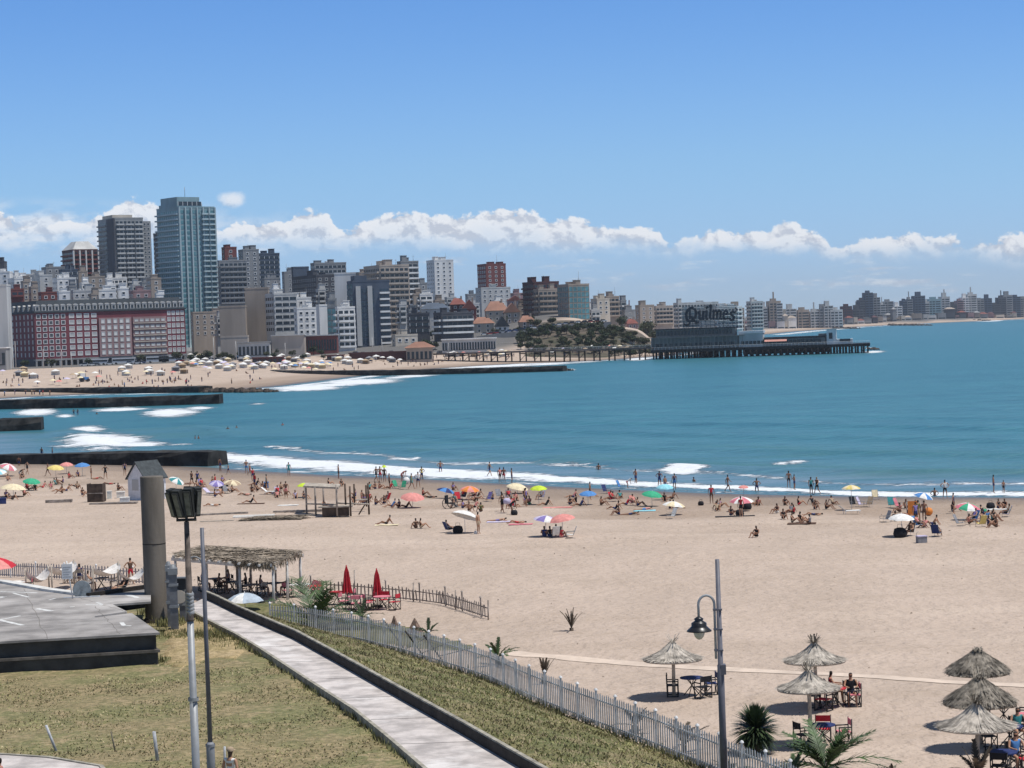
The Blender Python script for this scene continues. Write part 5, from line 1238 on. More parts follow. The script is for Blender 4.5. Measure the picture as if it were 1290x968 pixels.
# pergola
ptag = 'long cafe pergola with white posts and a ragged palm thatch roof'
c4 = [G(222, 752), G(345, 763), G(379, 748), G(256, 739)]; po = empty('thatched_pergola', tuple(c4[0]), 0, ptag, 'pergola'); og = c4[0]
zR = 1.75 + 2.0
def bil(u, v): return c4[0].lerp(c4[1], u).lerp(c4[3].lerp(c4[2], u), v)
for (u, v) in [(0, 0), (.33, 0), (.67, 0), (1, 0), (0, 1), (.25, 1), (.5, 1), (.75, 1), (1, 1), (0, .5), (.5, .5), (1, .5)]:
    q_ = bil(u, v) - og; mb = MB(); mb.tube((q_.x, q_.y, -.2), (q_.x + .03, q_.y, zR - og.z), .085, .075, 8); mb.build('post', mat('white_painted_post', (.55, .54, .52), .65, .15, 3) if v == 0 or u == 1 else wd1, po)
def beam(u0, v0, u1, v1, m, h=.09, zz=0, ext=.3):
    a = bil(u0, v0) - og; c_ = bil(u1, v1) - og; a.z = c_.z = zR - og.z + zz; d = (c_ - a).normalized(); a -= d * ext; c_ += d * ext; mb = MB(); mb.obox((a + c_) / 2, (c_ - a) / 2, Vector((-d.y, d.x, 0)) * .05, (0, 0, h)); mb.build('beam', m, po)
wp = mat('white_painted_post', (.5, .5, .5))
beam(0, 0, 1, 0, wp); beam(0, 1, 1, 1, wp); beam(1, 0, 1, 1, wp, .08, .17); beam(0, 0, 0, 1, wp, .08, .17)
for k in range(1, 10): beam(k / 10, 0, k / 10, 1, wp, .05, .16, .8)
th = mat('dry_thatch', (.29, .24, .185), .85, .45, 2.5); mb = MB(); r = random.Random(8)
for i in range(3000):
    u = .02 + .98 * r.random(); v = r.random() ** 1; q_ = bil(u, v) - og; a = r.gauss(0, .5) + (0 if r.random() < .6 else 1.57); L = r.uniform(.3, .8); q_.z = zR - og.z + .22 + r.uniform(0, .12)
    d = Vector((math.cos(a), math.sin(a), r.uniform(-.10, .06))) * L; n_ = Vector((-math.sin(a), math.cos(a), r.uniform(-.4, .4))) * r.uniform(.02, .05)
    mb.add([q_ - d - n_, q_ - d + n_, q_ + d + n_ * .3, q_ + d - n_ * .3], [(0, 1, 2, 3)])
for i in range(1100):  # hanging fringe on the front right part and along the right end
    t = r.random()
    if t < .6: q_ = bil(.62 + .38 * r.random(), 0) - og
    elif t < .8: q_ = bil(1, r.random()) - og
    else: q_ = bil(r.random() * .6, 0) - og
    L = r.uniform(.1, .55) * (1 if t < .8 else .35); q_.z = zR - og.z + .22 + r.uniform(0, .1); q_ += Vector((r.uniform(-.1, .2), r.uniform(-.3, .0), 0)); a = r.random() * 3.1; n_ = Vector((math.cos(a), math.sin(a), 0)) * r.uniform(.02, .05)
    d = Vector((r.uniform(-.15, .2), r.uniform(-.2, .05), -L)); mb.add([q_ - n_, q_ + n_, q_ + d + n_ * .2, q_ + d - n_ * .2], [(0, 1, 2, 3)])
mb.build('thatch_roof', th, po)
q0, q1, q2, q3 = [bil(u, v) - og for u, v in ((.03, .03), (.99, .03), (.99, .97), (.03, .97))]
mb = MB(); z = zR - og.z + .2; mb.add([(q.x, q.y, z) for q in (q0, q1, q2, q3)] + [(q.x, q.y, z + .05) for q in (q0, q1, q2, q3)], [(3, 2, 1, 0), (4, 5, 6, 7), (0, 1, 5, 4), (1, 2, 6, 5), (2, 3, 7, 6), (3, 0, 4, 7)]); mb.build('reed_mat', th, po)
p = G(235, 752); 
# ---------------- furniture makers
FAB = {}
def fab(n, c): 
    if n not in FAB: FAB[n] = mat('fabric_' + n, c, .75, .12, 4, spec=.15)
    return FAB[n]
fab('faded', (.40, .46, .52)); fab('red', (.50, .035, .05)); fab('pink', (.62, .20, .24)); fab('navy', (.03, .045, .14)); fab('white', (.74, .73, .70)); fab('blue', (.09, .24, .52)); fab('yellow', (.70, .56, .20)); fab('lime', (.52, .66, .06)); fab('green', (.05, .36, .20)); fab('teal', (.05, .25, .26)); fab('orange', (.68, .24, .06)); fab('coral', (.66, .27, .24)); fab('aqua', (.28, .60, .68)); fab('cream', (.72, .62, .42)); fab('black', (.02, .02, .024)); fab('grey', (.25, .25, .27)); fab('violet', (.22, .18, .42)); fab('tan', (.42, .32, .22)); fab('brown', (.12, .07, .05)); fab('lavender', (.55, .50, .65)); fab('olive', (.12, .13, .05))
def table_tree(cloth=None, rad=.48, h=.74):
    o = bpy.data.objects.new('round_table', None); COL.objects.link(o)
    mb = MB(); mb.lathe([(.01, h), (rad, h), (rad, h - .035), (.01, h - .035)], 20, smooth=False); mb.build('tabletop', cloth or wd1, o)
    for k in range(4): a = k * 1.571 + .78; mb = MB(); mb.tube((math.cos(a) * rad * .75, math.sin(a) * rad * .75, 0), (-math.cos(a) * rad * .5, -math.sin(a) * rad * .5, h - .036), .02, n=6); mb.build('leg', DM, o)
    return o
def dir_chair(c_, frame=None):
    o = bpy.data.objects.new('director_chair', None); COL.objects.link(o); fr = frame or DM
    for s in (-1, 1):
        mb = MB(); mb.tube((s * .27, -.22, 0), (s * .27, -.22, .62), .022, n=6); mb.tube((s * .27, .22, 0), (s * .27, .24, .92), .022, n=6); mb.tube((s * .27, -.24, .63), (s * .27, .24, .63), .026, n=6); mb.tube((s * .27, -.24, .02), (s * .27, .24, .02), .022, n=6); mb.build('side_frame', fr, o)
    mb = MB(); 
    for y in (-.2, .2): mb.tube((-.26, y, .03), (.26, y, .44), .018, n=6); mb.tube((.26, y, .03), (-.26, y, .44), .018, n=6)
    mb.build('cross_legs', fr, o)
    mb = MB(); mb.box(-.26, -.22, .44, .26, .22, .465); mb.build('seat', c_, o)
    mb = MB(); mb.box(-.265, .215, .68, .265, .235, .9); mb.build('backrest', c_, o); return o
def place(src, loc, rz, name_label, cat, group=None, used={}):
    if src.name in used: o = copy_tree(src)
    else: used[src.name] = 1; o = src
    o.location = loc; o.rotation_euler = (0, 0, rz); tag(o, name_label, cat, group)
    if group is None and 'group' in o: del o['group']
    return o
ch_red = dir_chair(fab('red', 0)); ch_pink = dir_chair(fab('pink', 0)); ch_dark = dir_chair(fab('black', 0)); ch_blue = dir_chair(fab('navy', 0)); ch_wood = dir_chair(wd2, wd1)
tb_red = table_tree(fab('red', 0)); tb_blue = table_tree(fab('navy', 0)); tb_white = table_tree(fab('white', 0), .6); tb_wood = table_tree(wd1, .5); tb_pink = table_tree(fab('pink', 0), .5); tb_dark = table_tree(wdk, .5)
# cafe tables under the pergola and in the red parasol garden
def around(tb, px, py, chs, lab, cat='table', rot=0, g=None):
    p = G(px, py); place(tb, p, rot, lab, cat, g)
    for i, (src, ang, cl) in enumerate(chs):
        a = R(ang); place(src, (p.x + .8 * math.cos(a), p.y + .8 * math.sin(a), tz(p.x + .8 * math.cos(a), p.y + .8 * math.sin(a))), a - math.pi / 2, cl, 'chair', 'chairs of the beach cafe')
    return p
CT = 'chair at the cafe table '
cafe = [around(tb_wood, 272, 744, [(ch_dark, 20, CT + 'under the left of the pergola, right side'), (ch_dark, 200, CT + 'under the left of the pergola, left side')], 'wooden round table under the left half of the pergola'),
 around(tb_dark, 293, 748, [(ch_dark, 0, CT + 'in the middle of the pergola, right side'), (ch_dark, 170, CT + 'in the middle of the pergola, left side')], 'dark round table under the middle of the pergola'),
 around(tb_wood, 318, 752, [(ch_wood, 150, 'tan wooden ' + CT + 'with nobody, left'), (ch_wood, 320, 'tan wooden ' + CT + 'with nobody, right')], 'wooden round table with empty tan chairs under the pergola'),
 around(tb_dark, 346, 750, [(ch_dark, 10, CT + 'by the right end post, right side'), (ch_dark, 180, CT + 'by the right end post, left side')], 'dark table at the right end of the pergola'),
 around(tb_white, 378, 752, [(ch_red, 30, 'red ' + CT + 'with a white top'), (ch_pink, 215, 'pink ' + CT + 'with a white top')], 'table with a wide white top right of the pergola'),
 around(tb_red, 398, 754, [(ch_pink, 90, 'pink ' + CT + 'left of the folded parasols, far side')], 'red topped table left of the folded parasols'),
 around(tb_pink, 450, 768, [(ch_red, 20, 'red ' + CT + 'between the parasols, right'), (ch_pink, 160, 'pink ' + CT + 'between the parasols, left'), (ch_pink, 270, 'pink ' + CT + 'between the parasols, near side')], 'pink topped table between the folded parasols'),
 around(tb_pink, 482, 768, [(ch_red, 330, 'red ' + CT + 'at the right parasol, right'), (ch_pink, 200, 'pink ' + CT + 'at the right parasol, left'), (ch_red, 85, 'red ' + CT + 'at the right parasol, far side')], 'pink topped table at the foot of the right folded parasol'),
 around(tb_red, 425, 762, [(ch_pink, 350, 'pink ' + CT + 'at the left parasol'), (ch_red, 180, 'red ' + CT + 'at the left parasol')], 'red topped table at the foot of the left folded parasol'),
 around(tb_white, 20, 748, [(ch_pink, 0, 'pink ' + CT + 'left of the hammocks, right'), (ch_pink, 180, 'pink ' + CT + 'left of the hammocks, left')], 'white table under the red parasol at the left edge'),
 around(tb_wood, 128, 743, [(ch_wood, 20, 'wooden ' + CT + 'near the standing woman, right'), (ch_wood, 190, 'wooden ' + CT + 'near the standing woman, left')], 'wooden table between the hammocks')]
def parasol_closed(px, py, yt, label):
    g = G(px, py); H = atY(px, yt, g.y).z - g.z; o = empty('folded_parasol', g, 0, label, 'parasol', 'folded red parasols'); mb = MB(); mb.tube((0, 0, 0), (0, 0, H), .03, n=8); mb.build('pole', wd2, o)
    mb = MB(); n = 10; prof = [(.05, H + .02), (.14, H - .25), (.20, H - .7), (.26, H - 1.15), (.33, H - 1.4), (.03, H - 1.38)]
    for i, (rr, z) in enumerate(prof):
        for k in range(n * 2): a = math.pi * k / n; q_ = rr * (1 if k % 2 else .55); mb.v.append((q_ * math.cos(a), q_ * math.sin(a), z - (.08 if k % 2 and i == 4 else 0)))
    for i in range(len(prof) - 1):
        for k in range(n * 2): mb.f.append((i * 2 * n + k, i * 2 * n + (k + 1) % (2 * n), (i + 1) * 2 * n + (k + 1) % (2 * n), (i + 1) * 2 * n + k)); mb.m.append(0); mb.sm.append(False)
    mb.build('canopy', fab('red', 0), o); mb = MB(); mb.lathe([(.02, H + .14), (.05, H + .02)], 8); mb.build('finial', fab('red', 0), o)
    mb = MB(); mb.lathe([(.3, 0), (.28, .1), (.03, .12)], 16); mb.build('base', concw, o)
parasol_closed(438, 762, 715, 'left one of the two folded red parasols at the cafe'); parasol_closed(476, 765, 719, 'right one of the two folded red parasols at the cafe')
# open parasols
def umb(px, py, H, Rr, cols, label, tilt=0, td=0, seg=8, name='beach_umbrella', cat='umbrella', group='open umbrellas on the sand', sag=.32, z=None):
    if name == 'beach_umbrella': Rr *= .86
    g = G(px, py) if z is None else Vector((*atz(px, py, z)[:2], z)); o = empty(name, g, 0, label, cat, group)
    M = Matrix.Translation((0, 0, H * .62)) @ Matrix.Rotation(R(td), 4, 'Z') @ Matrix.Rotation(R(tilt), 4, 'X')
    mb = MB(); mb.tube((0, 0, -.1), (0, 0, H * .62), .022, n=6); mb.build('pole', WM, o)
    mb = MB(); n = seg * 2; rings = [(0, 0), (.3, .03), (.6, .12), (.85, .24), (1.0, .36)]; vs = [(0, 0, H * .38)]
    for f, dz_ in rings[1:]:
        for k in range(n):
            a = 2 * math.pi * k / n; rr = Rr * f * (1 if k % 2 == 0 else .96); vs.append((rr * math.cos(a), rr * math.sin(a), H * .38 - dz_ * sag / .36 * Rr * 1.25 + (0 if k % 2 == 0 else .02 * f)))
    mc = len(cols)
    for k in range(n): mb.add([vs[0], vs[1 + k], vs[1 + (k + 1) % n]], [(0, 1, 2)], (k // 2) % mc)
    for i in range(3):
        for k in range(n): mb.add([vs[1 + i * n + k], vs[1 + (i + 1) * n + k], vs[1 + (i + 1) * n + (k + 1) % n], vs[1 + i * n + (k + 1) % n]], [(0, 1, 2, 3)], (k // 2) % mc)
    c = mb.build('canopy', [FAB[x] for x in cols], o); c.matrix_local = M
    mb = MB(); mb.tube((0, 0, 0), (0, 0, H * .38 + .08), .02, n=6)
    for k in range(seg): a = 2 * math.pi * k / seg; mb.tube((0, 0, H * .2), (Rr * .6 * math.cos(a), Rr * .6 * math.sin(a), H * .38 - .12 * Rr), .008, n=4)
    u_ = mb.build('rib_frame', WM, o); u_.matrix_local = M; return o
umb(-9, 752, 2.45, 1.5, ['coral', 'red'], 'coral red parasol cut by the left edge, over the cafe terrace', 4, 20, name='cafe_parasol', cat='parasol', group=None)
umb(309, 772, 1.1, 1.05, ['faded', 'faded', 'white'], 'low faded grey blue parasol below the walkway wall', 0, 0, name='cafe_parasol', cat='parasol', group=None, sag=.36)
# hammocks
hm = mat('hammock_cloth', (.66, .63, .60), .8, .12, 5)
def hammock(a, b_, sag, label, hgt=1.25):
    P0, P1 = G(*a), G(*b_); o = empty('hammock', P0, 0, label, 'hammock', 'white hammocks at the cafe'); mb = MB(); d = P1 - P0; n_ = Vector((-d.y, d.x, 0)).normalized(); N_ = 12
    for i in range(N_ + 1):
        t = i / N_; z = hgt - sag * 4 * t * (1 - t); ww = .06 + .55 * (4 * t * (1 - t)) ** .6; q_ = d * t
        for k in range(5): s = (k - 2) / 2; mb.v.append((q_.x + n_.x * ww * s, q_.y + n_.y * ww * s, z + abs(s) ** 2 * .16))
    for i in range(N_):
        for k in range(4): mb.f.append((i * 5 + k, i * 5 + k + 1, i * 5 + k + 6, i * 5 + k + 5)); mb.m.append(0); mb.sm.append(True)
    mb.build('sling', hm, o)
    for q_ in (Vector((0, 0, 0)), d): mb = MB(); mb.tube((q_.x, q_.y, -.2 + tz(P0.x + q_.x, P0.y + q_.y) - P0.z), (q_.x, q_.y, hgt + .25), .05, n=6); mb.build('post', wd2, o)
hammock((33, 747), (62, 742), .7, 'left white hammock, slung between wooden posts'); hammock((66, 748), (94, 738), .55, 'second white hammock, pulled tight towards the two seated women', 1.5); hammock((118, 748), (150, 739), .5, 'third white hammock next to the round grey disc', 1.4); hammock((150, 748), (182, 744), .6, 'right white hammock by the standing woman')
# disc, notice board, sand bags
p = atz(104, 752, ZT); o = empty('round_disc', (p.x, p.y - .1, ZT), .1, 'large round grey disc standing on edge at the terrace rim', 'disc'); mb = MB(); rr = 11.5 * p.y / F
mb.tube((0, -.05, rr * .8), (0, .06, rr * .8), rr, n=32); mb.build('disc', mat('disc_grey', (.27, .30, .31), .6, .2, 3), o); mb = MB(); mb.tube((0, -.09, rr * .8), (0, -.051, rr * .8), rr * .12, n=12); mb.build('hub', GM, o); mb = MB(); mb.box(-.9, -.2, -.02, .9, -.1, .05); mb.build('foot', WM, o)
p = atz(93, 754, ZT); o = empty('notice_board', (p.x, p.y - .2, ZT - .1), 0, 'small white notice board on a leaning pole next to the disc', 'sign'); mb = MB(); mb.tube((0, 0, 0), (-.25, 0, 2.0), .03); mb.build('pole', WM, o)
nb = MB(); nb.box(-.50, -.03, 1.1, .02, .02, 1.85); bd = nb.build('board', BW, o)
mb = MB()
for k in range(5): mb.box(-.45, -.036, 1.2 + k * .12, -.05 - .1 * (k % 2), -.031, 1.22 + k * .12)
mb.build('faded_lines', GM, bd)
# ---------------- thatched umbrellas on the right
tn = mat('straw_new', (.47, .42, .36), .85, .35, 3, .4, 25); to_ = mat('straw_old', (.25, .22, .18), .9, .5, 3, .5, 25)
def straw(px, py, yt, wpx, label, old=False, seed=1, tuft=1):
    g = G(px, py); H = atY(px, yt, g.y).z - g.z; Rr = wpx / 2 * 1.04 * g.y / F; o = empty('thatched_umbrella', g, 0, label, 'straw umbrella', 'thatched umbrellas by the fence'); r = random.Random(seed)
    mb = MB(); mb.path([(0, 0, -.3), (.02, 0, H * .5), (0, 0, H - .1)], [.075, .07, .05], 8); mb.build('pole', wd2, o)
    hc = Rr * (.56 if not old else .60); z0 = H - hc - (.14 if not old else .05)
    def prof(f): return z0 + hc * (1 - f) ** (2.0 if not old else 1.25) 
    mb = MB()
    ring = [(Rr * f * .97, prof(f) - .02) for f in (.04, .15, .3, .5, .7, .85, .97)]; mb.lathe(ring + [(Rr * .94, prof(.97) - .10), (Rr * .3, prof(.4) - .16), (.04, prof(.1) - .18)], 28)
    for i in range(1500 if not old else 2100):
        a = r.random() * 6.283; f1 = r.random() ** .6; L = r.uniform(.15, .4); f0 = max(.03, f1 - L); f1 = min(1.03 if not old else 1.08, f1 + .05); ja = r.gauss(0, .02 if not old else .12)
        up_ = r.uniform(.0, .03) if not old else r.uniform(0, .16); dr = 0 if f1 < .97 else r.uniform(.0, .05 if not old else .14); w_ = r.uniform(.008, .022)
        p0 = Vector((Rr * f0 * math.cos(a), Rr * f0 * math.sin(a), prof(f0) + up_)); p1 = Vector((Rr * f1 * math.cos(a + ja), Rr * f1 * math.sin(a + ja), prof(min(1, f1)) + up_ * .5 - dr)); s_ = Vector((-math.sin(a), math.cos(a), 0)) * w_
        mb.add([p0 - s_, p0 + s_, p1 + s_, p1 - s_], [(0, 1, 2, 3)])
    mb.build('thatch', to_ if old else tn, o)
    mb = MB()
    for i in range(int(70 * tuft) if not old else 160):
        a = r.random() * 6.283; L = r.uniform(.2, .5) if not old else r.uniform(.1, .3); s_ = Vector((-math.sin(a), math.cos(a), 0)) * .022; b0 = Vector((.04 * math.cos(a), .04 * math.sin(a), prof(.05) - .05)); el = r.uniform(.05, 1.2) if not old else r.uniform(-.2, .9)
        p1 = b0 + Vector((math.cos(a) * math.cos(el), math.sin(a) * math.cos(el), math.sin(el))) * L; mb.add([b0 - s_ * .4, b0 + s_ * .4, p1 + s_, p1 - s_], [(0, 1, 2, 3)])
    mb.build('tuft', to_ if old or tuft > .6 else tn, o); return g
u1 = straw(849, 878, 802, 77, 'lone smooth straw umbrella left of the lamp post', False, 1, .25)
u2 = straw(1028, 893, 803, 80, 'straw umbrella behind, in the pair near the spiky palm', False, 2)
u3 = straw(1021, 940, 837, 82, 'straw umbrella in front, in the pair near the spiky palm', False, 3)
u4 = straw(1234, 915, 818, 82, 'shaggy dark straw umbrella farthest back in the right trio', True, 4)
u5 = straw(1236, 943, 853, 94, 'shaggy dark straw umbrella in the middle of the right trio', True, 5)
u6 = straw(1232, 980, 878, 102, 'pale straw umbrella nearest in the right trio', False, 6)
def set_at(g, dx_, dy_, tb, chs, lab):
    p = Vector((g.x + dx_, g.y + dy_, 0)); p.z = tz(p.x, p.y); place(tb, p, .3, lab, 'table')
    for src, ang, cl in chs:
        a = R(ang); x, y = p.x + .78 * math.cos(a), p.y + .78 * math.sin(a); place(src, (x, y, tz(x, y)), a - math.pi / 2, cl, 'chair', 'chairs under the straw umbrellas')
set_at(u1, .75, .1, tb_blue, [(ch_dark, 175, 'black chair left of the blue table under the lone straw umbrella'), (ch_blue, 5, 'navy chair right of the blue table under the lone straw umbrella'), (ch_dark, 300, 'black chair in front of the blue table under the lone straw umbrella')], 'round blue table under the lone straw umbrella')
set_at(u2, .75, .2, tb_red, [(ch_pink, 0, 'pink chair in the open right of the back umbrella of the pair'), (ch_red, 230, 'red chair in front of the table of the back umbrella of the pair'), (ch_dark, 170, 'black chair in the shade of the back umbrella of the pair')], 'red topped table under the back umbrella of the pair')
set_at(u3, .45, .1, tb_blue, [(ch_pink, 5, 'pink chair right of the blue table of the front umbrella of the pair'), (ch_red, 80, 'red chair behind the blue table of the front umbrella of the pair'), (ch_dark, 200, 'black chair left of the blue table of the front umbrella of the pair')], 'blue table under the front umbrella of the pair')
set_at(u4, .9, .0, tb_dark, [(ch_pink, 340, 'pink chair by the farthest umbrella of the trio'), (ch_dark, 180, 'black chair by the farthest umbrella of the trio')], 'dark table under the farthest umbrella of the trio')
set_at(u5, 1.0, .0, tb_blue, [(ch_pink, 350, 'pink chair right of the middle umbrella of the trio'), (ch_dark, 190, 'black chair under the middle umbrella of the trio')], 'blue table under the middle umbrella of the trio')
set_at(u6, .9, .3, tb_blue, [(ch_red, 0, 'red chair right of the nearest umbrella of the trio'), (ch_dark, 250, 'black chair in front of the nearest umbrella of the trio')], 'blue table under the nearest umbrella of the trio')
# ---------------- palms and spiky plants
PL = mat('palm_green', (.06, .105, .035), .5, .4, 1.5); PLD = mat('cordyline_green', (.04, .065, .025), .5, .4, 1.5); PDRY = mat('dry_palm', (.10, .08, .06), .8, .4, 2)
def spiky(px, py, yt, wpx, label, m=PLD, n=620, g=None):
    g = g or G(px, py); H = atY(px, yt, g.y).z - g.z; Rr = wpx / 2 * g.y / F; o = empty('spiky_palm', g, 0, label, 'plant'); r = random.Random(int(px))
    mb = MB(); mb.path([(0, 0, -.2), (0, 0, H * .55)], [.14, .10], 8); mb.build('trunk', TRK, o); mb = MB(); c0 = Vector((0, 0, H * .40))
    for i in range(n):
        a = r.random() * 6.283; el = r.uniform(-.95, 1.5); L = Rr * r.uniform(.8, 1.1) if el < 1 else (H * .5) * r.uniform(.8, 1.05); d = Vector((math.cos(a) * math.cos(el), math.sin(a) * math.cos(el), math.sin(el))); s_ = Vector((-math.sin(a), math.cos(a), 0)) * .04
        m1 = c0 + d * L * .6; e = c0 + d * L + Vector((0, 0, -.12 * L)); mb.add([c0 - s_ * .6, c0 + s_ * .6, m1 + s_, m1 - s_, e], [(0, 1, 2, 3), (3, 2, 4)])
    mb.build('leaves', m, o)
def palm(px, py, wpx, hpx, label, n=11, m=PL, up0=.2, up1=1.3, seed=None, leaf=.30, name='young_palm', z=None, trunk=.3):
    g = G(px, py) if z is None else atz(px, py, z); Rr = wpx / 2 * g.y / F; Hh = hpx * g.y / F; o = empty(name, g, 0, label, 'plant'); r = random.Random(seed or int(px * 3))
    mb = MB(); mb.path([(0, 0, -.2), (0, 0, trunk)], [.12, .10], 8); mb.build('trunk', TRK, o)
    for i in range(n):
        a = 6.283 * i / n + r.uniform(-.25, .25); el = r.uniform(up0, up1); L = (Rr ** 2 + Hh ** 2) ** .5 * r.uniform(.75, 1.0); pts_ = []
        for k in range(10):
            t = k / 9; x = L * t * math.cos(el) * (1 + .1 * t); z_ = trunk + L * (t * math.sin(el) - .45 * t * t * math.cos(el * .8)); pts_.append(Vector((x * math.cos(a), x * math.sin(a), max(z_, .05))))
        mb = MB(); mb.path(pts_, [.02 * (1 - k / 12) for k in range(10)], 4); sd = Vector((-math.sin(a), math.cos(a), 0))
        for k in range(26):
            t = .15 + .85 * k / 26; j = t * 9; i0 = min(8, int(j)); p0 = pts_[i0].lerp(pts_[i0 + 1], j - i0); fwd = (pts_[i0 + 1] - pts_[i0]).normalized(); ll = leaf * (1 - abs(t - .45) * 1.1) * r.uniform(.85, 1.1) * max(1, L * .8)
            for s in (-1, 1):
                e = p0 + (sd * s * .8 + fwd * .8).normalized() * ll + Vector((0, 0, ll * r.uniform(-.25, .2))); w_ = fwd * .042; mb.add([p0 - w_, p0 + w_, e], [(0, 1, 2)])
        mb.build('frond', m, o)
    return o
spiky(953, 950, 872, 74, 'dark round spiky palm behind the fence near the lamp post')
palm(1040, 980, 150, 72, 'green palm with long arching fronds at the bottom edge', 24, PL, .25, 1.15, 5, .30)
palm(1232, 992, 60, 55, 'small drooping palm in front of the nearest straw umbrella', 9, PDRY, .7, 1.4, 6, .2)
palm(398, 796, 125, 74, 'bushy green palm between the pergola and the folded parasols', 26, PL, .15, 1.2, 7, .42)
palm(456, 785, 50, 30, 'small palm in front of the red cafe tables', 10, PLD, .3, 1.2, 8, .22)
palm(627, 838, 54, 30, 'green young palm standing alone behind the fence', 9, PL, .4, 1.3, 9, .22)
palm(720, 795, 26, 32, 'dark dry spiky plant alone on the open sand', 12, PDRY, .8, 1.55, 10, .10, 'dry_plant', trunk=.15)
palm(686, 862, 40, 30, 'dry stalks behind the fence, left of the lone straw umbrella', 6, PDRY, .8, 1.5, 11, .14, 'dry_plant')
palm(800, 925, 60, 32, 'olive seedling palm seen through the fence pickets', 8, PDRY, .3, 1.2, 12, .2); palm(862, 950, 70, 42, 'larger olive palm seen through the fence before the lamp post', 9, PDRY, .4, 1.2, 13, .22)
palm(540, 806, 30, 22, 'leafy clump on the cafe grass edge', 8, PLD, .4, 1.3, 14, .2, 'leafy_clump'); palm(920, 985, 60, 30, 'dark low fronds at the foot of the fence under the lamp post', 9, PLD, .4, 1.2, 15, .2, z=1.6); palm(1125, 990, 20, 20, 'brown seed stalk at the bottom edge between palms', 3, PDRY, 1.2, 1.5, 16, .1, 'dry_plant')
palm(1000, 985, 60, 30, 'low fronds at the bottom edge left of the arching palm', 10, PL, .4, 1.2, 17, .2)
# straw cones in the cafe grass
for px, py, yt, w_, lab in [(497, 793, 776, 13, 'small straw hut roof at the cafe grass, left and smaller'), (523, 801, 779, 24, 'small pointed tiled hut roof at the cafe grass, the larger')]:
    g = G(px, py); H = atY(px, yt, g.y).z - g.z; rr = w_ / 2 * g.y / F; o = empty('little_hut', g, .4, lab, 'hut'); mb = MB(); mb.lathe([(rr, H * .12), (.03, H)], 4, smooth=False); mb.build('roof', mat('hut_thatch', (.19, .13, .10), .85, .4, 6), o); mb = MB(); mb.lathe([(rr * .8, 0), (rr * .8, H * .2)], 4, smooth=False); mb.build('wall', wd1, o)
# dry weed, twigs and litter on the sand
r = random.Random(12); mb = MB(); drift = mat('dry_weed', (.16, .12, .085), .9, .4, 3)
for i in range(260):
    x = r.uniform(-42, 52); y = r.uniform(84, 190) if i % 3 else r.uniform(150, 200)
    if y < 130 and x < (130 - y) * .45 - 14: continue
    z = tz(x, y) + .03; a = r.random() * 6.28; L = r.uniform(.04, .13); w_ = r.uniform(.02, .05); d = Vector((math.cos(a) * L, math.sin(a) * L, 0)); n_ = Vector((-math.sin(a), math.cos(a), 0)) * w_; c_ = Vector((x, y, z)); h_ = Vector((0, 0, r.uniform(.02, .06)))
    mb.add([c_ - d, c_ - n_, c_ + d, c_ + n_, c_ + h_], [(0, 1, 4), (1, 2, 4), (2, 3, 4), (3, 0, 4)])
tag(mb.build('beach_litter', drift), 'dry weed and twigs scattered over the sand', None, None, 'stuff')
# pale track over the sand
track = [(640, 823), (700, 828), (790, 836), (900, 843), (1000, 848), (1100, 853), (1200, 860), (1400, 868)]
mb = MB(); vs = []
r = random.Random(2)
TP = resample([G(a, b_) for a, b_ in track], .8)
for p in TP: w_ = .6 + r.uniform(-.12, .12); vs += [(p.x, p.y - w_, tz(p.x, p.y - w_) + .02), (p.x, p.y + w_, tz(p.x, p.y + w_) + .02)]
mb.add(vs, [(2 * i, 2 * i + 2, 2 * i + 3, 2 * i + 1) for i in range(len(TP) - 1)]); tag(mb.build('sand_track', mat('pale_sand_track', (.60, .49, .40), .9, .1, .8, .4, 4)), 'pale narrow track across the sand', kind='structure')
# ---------------------------------------------------------------- people: skin-modifier bodies in a few poses, shared by copies
SK = [mat('skin_tan', (.42, .235, .15), .6, .06, 8), mat('skin_brown', (.26, .13, .08), .6, .06, 8), mat('skin_fair', (.55, .34, .25), .6, .06, 8)]
HA = [mat('hair_dark', (.02, .015, .012), .6, .2, 20), mat('hair_brown', (.09, .05, .03), .6, .2, 20), mat('hair_fair', (.32, .22, .11), .6, .2, 20)]
def J(sh=.19): pass
POSE = {}
def pose(name, pelvis, chest, neck, head, top, knees, ankles, toes, elbows, wrists, hands, swid=.19, hipw=.09):
    POSE[name] = dict(pelvis=pelvis, chest=chest, neck=neck, head=head, top=top, k=knees, a=ankles, t=toes, e=elbows, w=wrists, h=hands, s=swid, hw=hipw)
pose('stand', (0, 0, .95), (0, .01, 1.28), (0, .02, 1.50), (0, -.01, 1.61), (0, 0, 1.72), [(-.10, -.02, .50), (.11, -.03, .50)], [(-.11, .02, .09), (.13, .02, .09)], [(-.13, -.13, .04), (.16, -.12, .04)], [(-.26, .03, 1.13), (.26, .03, 1.13)], [(-.27, -.05, .89), (.27, -.06, .89)], [(-.27, -.07, .80), (.27, -.09, .80)])
pose('walk', (0, 0, .94), (0, -.02, 1.27), (0, -.01, 1.49), (0, -.04, 1.60), (0, -.03, 1.71), [(-.10, -.17, .52), (.10, .05, .50)], [(-.10, -.27, .10), (.10, .34, .16)], [(-.11, -.42, .06), (.11, .24, .05)], [(-.25, .13, 1.14), (.25, -.10, 1.15)], [(-.25, .12, .90), (.26, -.28, .99)], [(-.25, .12, .81), (.25, -.36, .95)])
